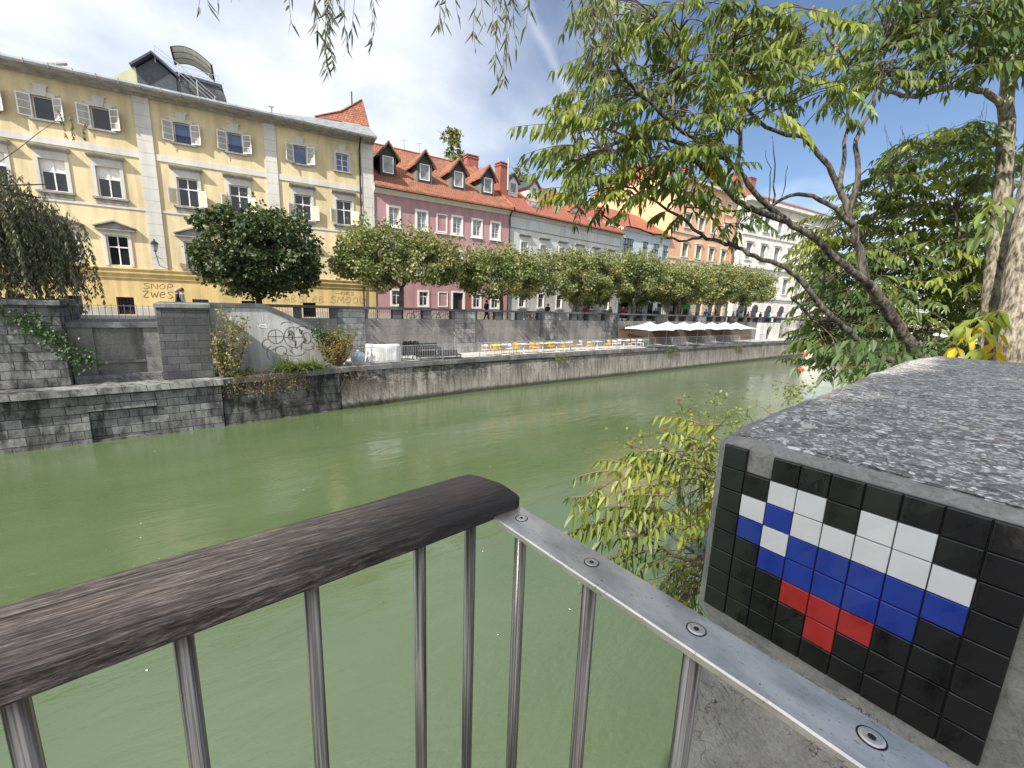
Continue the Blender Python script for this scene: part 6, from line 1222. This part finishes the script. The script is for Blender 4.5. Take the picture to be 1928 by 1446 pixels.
lm.build('foliage', AM, t2); sm.build('leaf_stalks', [M['twig'], M['redtwig']], t2)

t3 = thing('ailanthus_thicket', 'dense dark green pinnate leaved sapling clump on the near bank behind the parapet', 'tree', P(1720, 640, 7.5)); bmB = MB(); n0 = len(NODES)
for px in ([(1800, 760, 7.8), (1790, 600, 7.6), (1760, 450, 7.4), (1720, 320, 7.2), (1700, 270, 7.2)], [(1700, 760, 7.2), (1690, 620, 7), (1650, 500, 6.8), (1600, 420, 6.6), (1570, 400, 6.6)], [(1820, 760, 8), (1825, 560, 7.8), (1820, 400, 7.6), (1800, 260, 7.5)], [(1620, 740, 6.4), (1580, 650, 6.2), (1530, 600, 6), (1490, 560, 5.9)], [(1760, 600, 7.4), (1740, 520, 7.2), (1690, 430, 7), (1660, 330, 6.9)], [(1822, 560, 6.4), (1808, 470, 6.3), (1800, 400, 6.2)]): branch(bmB, px, .05, .012, 7)
for i in range(22): u = rng.uniform(1660, 1860); v = 300 - (u - 1660) * .32 + rng.uniform(-10, 20); branch(bmB, [(u, v + 60, 7.4), (u + rng.uniform(-10, 10), v, 7.4), (u + rng.uniform(-22, 22), v - rng.uniform(15, 60), 7.4)], .007, .002, 4, False)
bmB.build('stems', M['bark'], t3, True); lm, sm = MB(), MB(); nC = NODES[n0:]
dense = [(1530, 660), (1525, 600), (1540, 560), (1520, 520), (1500, 460), (1530, 425), (1560, 400), (1610, 360), (1650, 300), (1700, 260), (1780, 230), (1860, 215), (1900, 240), (1890, 640), (1860, 670), (1700, 660), (1540, 690)]
foliage(lm, sm, dense, [], 640, (5.9, 8.2), (1,) * 5 + (2,) * 4 + (0,) * 5 + (4,) * 2, rng, (.15, .22), (.4, .65), -RIGHT * .3 - UP * .1, nC, (6, 9), .6, 1.6)
foliage(lm, sm, [(1900, 240), (2150, 260), (2300, 640), (2200, 760), (1930, 700)], [], 170, (6.5, 9), (1, 1, 2, 2, 0), rng, (.16, .22), (.4, .65), None, nC, (6, 9), .6, 1.6)
foliage(lm, sm, [(1540, 570), (1640, 450), (1710, 560), (1660, 690), (1560, 695)], [], 80, (5.2, 6.4), (1, 2, 2, 0, 2), rng, (.14, .19), (.35, .55), -RIGHT * .4 - UP * .15, nC, (6, 9), .65, 1.6)
for b, e, mi, pr_ in (((1790, 690, 3.7), (1585, 668, 3.3), 2, 9), ((1775, 668, 3.9), (1600, 640, 3.6), 2, 9), ((1730, 690, 3.8), (1555, 705, 3.5), 2, 9), ((1700, 655, 4.2), (1530, 655, 3.9), 2, 9), ((1650, 690, 4.2), (1505, 640, 4.1), 1, 8), ((1750, 690, 3.6), (1640, 712, 3.3), 3, 6), ((1700, 680, 3.6), (1660, 716, 3.4), 4, 5), ((1660, 640, 4.4), (1500, 690, 4.2), 2, 9)): compound(lm, sm, P(*b), P(*e), pr_, .19, .058, mi, rng, .10, .72, 1)
lm.build('foliage', AM, t3); sm.build('leaf_stalks', [M['twig'], M['redtwig']], t3)
def flower(lab, q):
    t = thing('trumpet_flower', lab, 'flower', q); mb = MB(); q = Vector(q)
    for k in range(5):
        a = rad(72 * k); d = Vector((math.cos(a) * .8 - .4, -.5, math.sin(a) * .8)); mb.leaf(q, d, Vector((0, -1, .3)), .028, .026)
    mb.build('petals', M['petal'], t); mb = MB(); mb.tube([q + Vector((.05, .05, .01)), q + Vector((.02, .02, .005)), q], [.006, .010, .014], 6); mb.build('tube', M['petal'], t)
flower('orange red trumpet flower among dark leaves over the water, upper one', P(1517, 668, 3.9)); flower('small orange red flower over the water, lower one', P(1510, 697, 3.9))

# sunlit ailanthus shoots by the parapet
t4 = thing('ailanthus_sapling', 'sunlit yellow green ailanthus shoots growing from the side of the parapet above the water', 'shrub', (1.5, .6, -1.6)); bmB = MB(); n0 = len(NODES)
rt = (1345, 1075, 1.75)
for px in ([rt, (1320, 1050, 1.75), (1280, 1020, 1.72), (1240, 985, 1.7), (1215, 960, 1.68)], [rt, (1325, 1035, 1.76), (1300, 990, 1.76), (1285, 940, 1.78), (1275, 880, 1.8)], [rt, (1310, 1060, 1.7), (1260, 1040, 1.66), (1200, 1005, 1.62), (1165, 975, 1.6)], [(1350, 1010, 1.85), (1330, 950, 1.85), (1325, 880, 1.86), (1330, 830, 1.88)], [rt, (1325, 1085, 1.7), (1300, 1080, 1.66), (1285, 1060, 1.62)]): branch(bmB, px, .009, .004, 6, True, .002)
bmB.build('stems', M['twig'], t4, True); lm, sm = MB(), MB()
for b, e, mi in (((1275, 885, 1.8), (1165, 905, 1.65), 4), ((1285, 920, 1.78), (1140, 935, 1.6), 4), ((1240, 985, 1.7), (1105, 985, 1.55), 4), ((1215, 962, 1.68), (1080, 970, 1.5), 0), ((1200, 1005, 1.62), (1070, 1000, 1.5), 0), ((1170, 978, 1.6), (1062, 1010, 1.5), 0), ((1290, 900, 1.8), (1200, 860, 1.7), 4), ((1325, 880, 1.86), (1230, 845, 1.75), 4), ((1330, 840, 1.88), (1260, 815, 1.8), 4), ((1300, 950, 1.78), (1220, 1010, 1.6), 4), ((1330, 930, 1.85), (1345, 985, 1.6), 4), ((1320, 900, 1.86), (1365, 930, 1.7), 4),
                 ((1260, 1035, 1.66), (1160, 1060, 1.5), 2), ((1250, 1020, 1.66), (1130, 1020, 1.5), 1), ((1300, 1070, 1.66), (1215, 1060, 1.52), 1), ((1285, 1062, 1.62), (1240, 1130, 1.5), 2), ((1310, 1080, 1.66), (1290, 1150, 1.5), 2), ((1205, 1040, 1.6), (1105, 1075, 1.45), 1), ((1165, 1040, 1.55), (1110, 1105, 1.45), 1), ((1300, 980, 1.76), (1190, 960, 1.6), 4), ((1310, 860, 1.86), (1190, 880, 1.7), 0), ((1330, 960, 1.82), (1285, 1010, 1.6), 4), ((1335, 900, 1.86), (1290, 870, 1.7), 4), ((1340, 860, 1.9), (1300, 830, 1.8), 0)):
    compound(lm, sm, P(*b), P(*e), 7, .074, .025, mi, rng, .14, .8, 1, .0016)
nD = NODES[n0:]
foliage(lm, sm, [(1175, 830), (1270, 790), (1355, 800), (1345, 1010), (1290, 1070), (1200, 1040), (1110, 1010), (1120, 930)], [], 34, (1.6, 1.95), (4, 4, 0, 0, 1, 1), rng, (.055, .078), (.12, .2), -RIGHT * .7 - UP * .1, nD, (5, 8), .8, .5, .3)
lm.build('foliage', AM, t4); sm.build('leaf_stalks', [M['twig'], M['redtwig']], t4)
t5 = thing('rose_bush', 'thin wild rose with red hips beside the rounded parapet corner', 'shrub', P(1370, 850, 2.1)); sm, lm, hm = MB(), MB(), MB()
for px in ([(1385, 840, 2.1), (1330, 815, 2.15), (1290, 780, 2.2), (1278, 755, 2.2)], [(1390, 830, 2.2), (1350, 790, 2.3), (1345, 765, 2.3), (1346, 742, 2.3)], [(1380, 840, 2.1), (1300, 825, 2.05), (1240, 815, 2.0), (1190, 830, 2.0)], [(1395, 810, 2.3), (1370, 790, 2.35), (1395, 775, 2.4)], [(1370, 850, 2.0), (1280, 850, 1.95), (1225, 850, 1.9), (1160, 828, 1.9)], [(1480, 760, 2.6), (1500, 745, 2.7), (1520, 725, 2.75)], [(1470, 765, 2.6), (1490, 740, 2.7), (1480, 728, 2.75)]):
    w = smooth([P(*q) for q in px], 4); sm.tube(w, .0018, 4)
    for i in range(70 if px[0][0] < 1400 else 90):
        p = w[rng.randrange(2, len(w))] + rv(rng) * rng.random() * .085; lm.card(p, rv(rng) - UP * .2, rv(rng) + UP * .4, rng.uniform(.016, .03), .015, rng.choice((0, 0, 1, 2)))
for q in ((1278, 752, 2.2), (1300, 775, 2.2), (1252, 808, 2.0), (1306, 812, 2.1), (1190, 832, 2.0)):
    c = P(*q); hm2 = MB(); hm2.loft([[c + Vector((r * math.cos(rad(60 * k)), r * math.sin(rad(60 * k)), z)) for k in range(6)] for z, r in ((-.008, .002), (-.003, .005), (.004, .0045), (.008, .002))]); hm2.build('rose_hip', M['hip'], t5, True)
sm.build('stems', M['twig'], t5); lm.build('leaves', [M['ail_l'], M['ail_a'], M['ail_b']], t5)
t6 = thing('dry_creeper', 'tangle of bare dry creeper twigs with few leaves on the river side of the parapet', 'plant', (1.2, .5, -1.5)); sm, lm = MB(), MB()
for i in range(150):
    x = .97 + rng.random() ** 1.5 * .6; q = Vector((x, .45 + .05 * rng.random(), rng.uniform(-.85, -.3))); d = Vector((rng.uniform(-.6, .3), .25, rng.uniform(-.4, .4))); pts = [q.copy()]
    for k in range(9): d = d * .75 + Vector((rng.uniform(-.45, .35), rng.uniform(-.2, .26), rng.uniform(-.45, .28))); q = q + d.normalized() * .028; q.z = max(q.z, -.8); q.x = max(q.x, .955); q.y = min(q.y, .62); q.y = max(q.y, .45 + .03 * (q.x - .9)); pts.append(q.copy())
    sm.tube(pts, rng.uniform(.0005, .0012), 4, False)
    for _ in range(4): lm.card(rng.choice(pts) + rv(rng) * .02, rv(rng), rv(rng), rng.uniform(.012, .028), .012, rng.choice((0, 0, 1, 2)))
sm.build('stems', M['drytwig'], t6); lm.build('leaves', [M['ail_l'], M['shrub'], M['ail_y']], t6)

# ------------------------------------------------------------------ the near willow whose twigs hang into the view and whose crown shades the terrace
t7 = thing('weeping_willow', 'near weeping willow whose thin leafy twigs hang into the top of the picture', 'tree', (-6.5, -4.2, STREET)); bmB = MB(); rng = random.Random(31)
limb(bmB, (-6.5, -4.2, STREET - .1), (-6.2, -3.8, 3.2), .42, .3, rng, .04, 6, 12)
for e in ((-9, -3.2, 6.4), (-7.5, -2, 6.9), (-4.5, -2.0, 7.0), (-2.2, -2.2, 6.8), (-4, -5.5, 6.8), (-8, -6, 6.6), (-.4, -2.6, 6.5), (-6, -3, 7.6)): limb(bmB, (-6.2, -3.8, 3.1), e, .17, .04, rng, .1, 6, 8)
w = smooth([Vector(q) for q in ((-2.2, -2.2, 6.8), (-1.4, -.6, 6.0), (-.5, 1.0, 4.8), (.3, 2.2, 3.7), (1.2, 3.0, 3.1), (2.2, 3.1, 2.75))], 5); bmB.tube(w, [.05 - .0016 * i for i in range(len(w))], 7)
bmB.build('trunk', M['bark'], t7, True); lm, sm = MB(), MB()
for i in range(1000):
    x, z = rng.uniform(-10.5, -.8), rng.uniform(6.0, 7.4); y = -1.46 - .31 * (z - 6) - rng.random() ** 1.3 * 4.2; strand((x, y, z), rng.uniform(.8, 1.7), 50, lm, sm, rng, .26, .075, .5)
lm.build('crown', [M['will_b'], M['will_a'], M['will_c']], t7); lm, sm2 = MB(), MB()
def hang(u, v, d, n, amp=14, v0=-160, L=.085):
    a = w[min(range(len(w)), key=lambda i: (w[i] - P(u, v0, d)).length_squared)]
    px = [(u + amp * (rng.random() - .5) * 1.5, v0, d)] + [(u + amp * (rng.random() - .5), v0 + (v - v0) * k / 5, d + rng.uniform(-.03, .03)) for k in range(1, 5)] + [(u, v, d)]
    pts = smooth([a, a.lerp(P(*px[0]), .5) + UP * .12] + [P(*q) for q in px], 4); sm2.tube(pts, [.0028 if i < 10 else .0014 for i in range(len(pts))], 4, False)
    q = pts[8:]
    for i in range(n):
        f = rng.random() * (len(q) - 1.01); k = int(f); p = q[k].lerp(q[k + 1], f - k); an = rng.random() * 6.3
        lm.leaf(p, Vector((math.cos(an) * .55, math.sin(an) * .55, -.85)), rv(rng), L * rng.uniform(.65, 1.2), L * .13, rng.choice((0, 0, 1, 2)), .3, rng.uniform(-.2, .35))
for u, v, n in ((372, 22, 16), (392, 12, 14), (410, 10, 12), (435, 5, 10), (549, 45, 14), (598, 60, 34), (618, 150, 62), (628, 125, 50), (610, 95, 40), (655, 95, 34), (662, 60, 26), (700, 82, 34), (706, 60, 22), (640, 30, 20), (822, 62, 20), (836, 40, 16), (862, 30, 8), (896, 98, 30), (912, 45, 16), (938, 160, 58), (950, 165, 52), (958, 100, 36), (972, 90, 26), (990, 55, 20), (930, 60, 24), (1000, 30, 14)): hang(u, v, rng.uniform(2.2, 2.5), int(n * .8))
for u, v, n in ((1080, 215, 22), (1110, 235, 46), (1122, 190, 50), (1135, 170, 46), (1150, 120, 44), (1140, 60, 36), (1165, 80, 36), (1180, 60, 30), (1105, 120, 34), (1120, 70, 40), (1200, 30, 24)): hang(u, v, rng.uniform(2.4, 2.7), n, 24)
lm.build('hanging_leaves', [M['will_a'], M['will_b'], M['dark_c']], t7); sm.build('crown_twigs', M['twig'], t7); sm2.build('hanging_twigs', M['twig'], t7)
# tiny pale leaves drifting on the river
rng = random.Random(8); mb = MB()
for i in range(170):
    x = rng.uniform(-9, 40); y = rng.uniform(3.5, 23); a = rng.random() * 6.3; mb.card(Vector((x, y, WATER + .012)), Vector((math.cos(a), math.sin(a), 0)), UP, rng.uniform(.025, .055), rng.uniform(.015, .035), rng.choice((0, 0, 1)))
mb.build('floating_leaves', [M['will_c'], M['canvas']], None, label='tiny pale leaves floating on the green river water', cat='leaves', kind='stuff')
# ------------------------------------------------------------------ sun, sky, camera
sd = Vector((-1.05, -.31, 1.0)).normalized(); el = math.asin(sd.z); az = math.atan2(sd.x, sd.y)
ld = bpy.data.lights.new('sun', 'SUN'); ld.energy = 5.0; ld.angle = rad(.55); ld.color = (1, .95, .86); lo = bpy.data.objects.new('sun', ld); COL.objects.link(lo); lo.rotation_euler = sd.to_track_quat('Z', 'Y').to_euler(); lo.location = (-20, -5, 30)
wd = bpy.data.worlds.new('World'); SC.world = wd; wd.use_nodes = True; N = wd.node_tree.nodes; L = wd.node_tree.links; bgn = N['Background']
sky = N.new('ShaderNodeTexSky'); sky.sky_type = 'NISHITA'; sky.sun_disc = False; sky.sun_elevation = el; sky.sun_rotation = az; sky.air_density = .9; sky.dust_density = 1.0; sky.ozone_density = 2.6
tc = N.new('ShaderNodeTexCoord'); sp = N.new('ShaderNodeSeparateXYZ'); L.new(tc.outputs['Generated'], sp.inputs[0])
zc = math_(N, L, 'ADD', math_(N, L, 'MAXIMUM', sp.outputs[2], 0.0), .22); cb = N.new('ShaderNodeCombineXYZ'); L.new(math_(N, L, 'DIVIDE', sp.outputs[0], zc), cb.inputs[0]); L.new(math_(N, L, 'DIVIDE', sp.outputs[1], zc), cb.inputs[1])
mp = N.new('ShaderNodeMapping'); mp.inputs['Scale'].default_value = (.9, 1.1, 1); mp.inputs['Rotation'].default_value = (0, 0, .5); mp.inputs['Location'].default_value = (.35, .2, 0); L.new(cb.outputs[0], mp.inputs[0])
n1 = noise(N, L, mp.outputs[0], .9, 7, .5, .25)
dl = N.new('ShaderNodeVectorMath'); dl.operation = 'DOT_PRODUCT'; L.new(tc.outputs['Generated'], dl.inputs[0]); dl.inputs[1].default_value = tuple((-RIGHT * .95 + UP * -.15).normalized())
cov = math_(N, L, 'ADD', math_(N, L, 'ADD', n1, math_(N, L, 'MULTIPLY', dl.outputs['Value'], .22)), math_(N, L, 'MULTIPLY', math_(N, L, 'SUBTRACT', .45, sp.outputs[2]), .32))
cov = math_(N, L, 'ADD', cov, math_(N, L, 'MULTIPLY', math_(N, L, 'MAXIMUM', math_(N, L, 'SUBTRACT', sp.outputs[2], .6), 0.0), .7)); bk = N.new('ShaderNodeVectorMath'); bk.operation = 'DOT_PRODUCT'; L.new(tc.outputs['Generated'], bk.inputs[0]); bk.inputs[1].default_value = tuple(-P(964, 723, 1).normalized()); cov = math_(N, L, 'ADD', cov, math_(N, L, 'MULTIPLY', math_(N, L, 'MAXIMUM', math_(N, L, 'ADD', bk.outputs['Value'], .35), 0.0), .35))  # unseen extra cloud overhead and behind the camera, added to whiten the fill light
cr = ramp(N, [(.37, 0.0), (.53, .45), (.69, .93)]); L.new(cov, cr.inputs[0])
shade = ramp(N, [(.35, (6.8, 7.15, 7.8)), (.65, (8.9, 9.0, 9.2))]); L.new(noise(N, L, mp.outputs[0], 2.3, 6, .6, .3), shade.inputs[0])
col = mixc(N, L, cr.outputs[0], sky.outputs[0], shade.outputs[0])
# thin old contrail high in the middle of the sky
pa, pb = P(985, 0, 1).normalized(), P(1048, 130, 1).normalized(); nn = pa.cross(pb).normalized(); mid = (pa + pb).normalized()
d1 = N.new('ShaderNodeVectorMath'); d1.operation = 'DOT_PRODUCT'; L.new(tc.outputs['Generated'], d1.inputs[0]); d1.inputs[1].default_value = tuple(nn)
d2 = N.new('ShaderNodeVectorMath'); d2.operation = 'DOT_PRODUCT'; L.new(tc.outputs['Generated'], d2.inputs[0]); d2.inputs[1].default_value = tuple(mid)
wobn = math_(N, L, 'MULTIPLY', math_(N, L, 'SUBTRACT', noise(N, L, tc.outputs['Generated'], 26, 5, .7), .5), .018); dist = math_(N, L, 'ABSOLUTE', math_(N, L, 'ADD', d1.outputs['Value'], wobn))
ct = ramp(N, [(.001, 1), (.014, 0)]); L.new(dist, ct.inputs[0]); cm_ = ramp(N, [(.965, 0), (.99, 1)]); L.new(d2.outputs['Value'], cm_.inputs[0])
col = mixc(N, L, math_(N, L, 'MULTIPLY', math_(N, L, 'MULTIPLY', ct.outputs[0], cm_.outputs[0]), .22), col, (8.2, 8.5, 9))
L.new(col, bgn.inputs['Color']); bgn.inputs['Strength'].default_value = .098
cam = bpy.data.cameras.new('camera'); co = bpy.data.objects.new('camera', cam); COL.objects.link(co); SC.camera = co
cam.sensor_fit = 'HORIZONTAL'; cam.sensor_width = 36; cam.lens = FPX / 1928 * 36; cam.clip_start = .02; cam.clip_end = 8000
def cw(x, y, z): c = Vector((x, y, z)); return Vector((DX.dot(c), D1.dot(c), UPC.dot(c)))
rt_, up_, bk_ = cw(1, 0, 0), cw(0, -1, 0), cw(0, 0, -1)
co.matrix_world = Matrix(((rt_.x, up_.x, bk_.x, 0), (rt_.y, up_.y, bk_.y, 0), (rt_.z, up_.z, bk_.z, 0), (0, 0, 0, 1)))
SC.view_settings.view_transform = 'Standard'; SC.view_settings.look = 'None'; SC.view_settings.exposure = .7; SC.view_settings.gamma = 1
SC.cycles.max_bounces = 8; SC.cycles.diffuse_bounces = 3; SC.cycles.glossy_bounces = 4; SC.cycles.transparent_max_bounces = 8; SC.cycles.sample_clamp_indirect = 6; SC.cycles.use_denoising = True
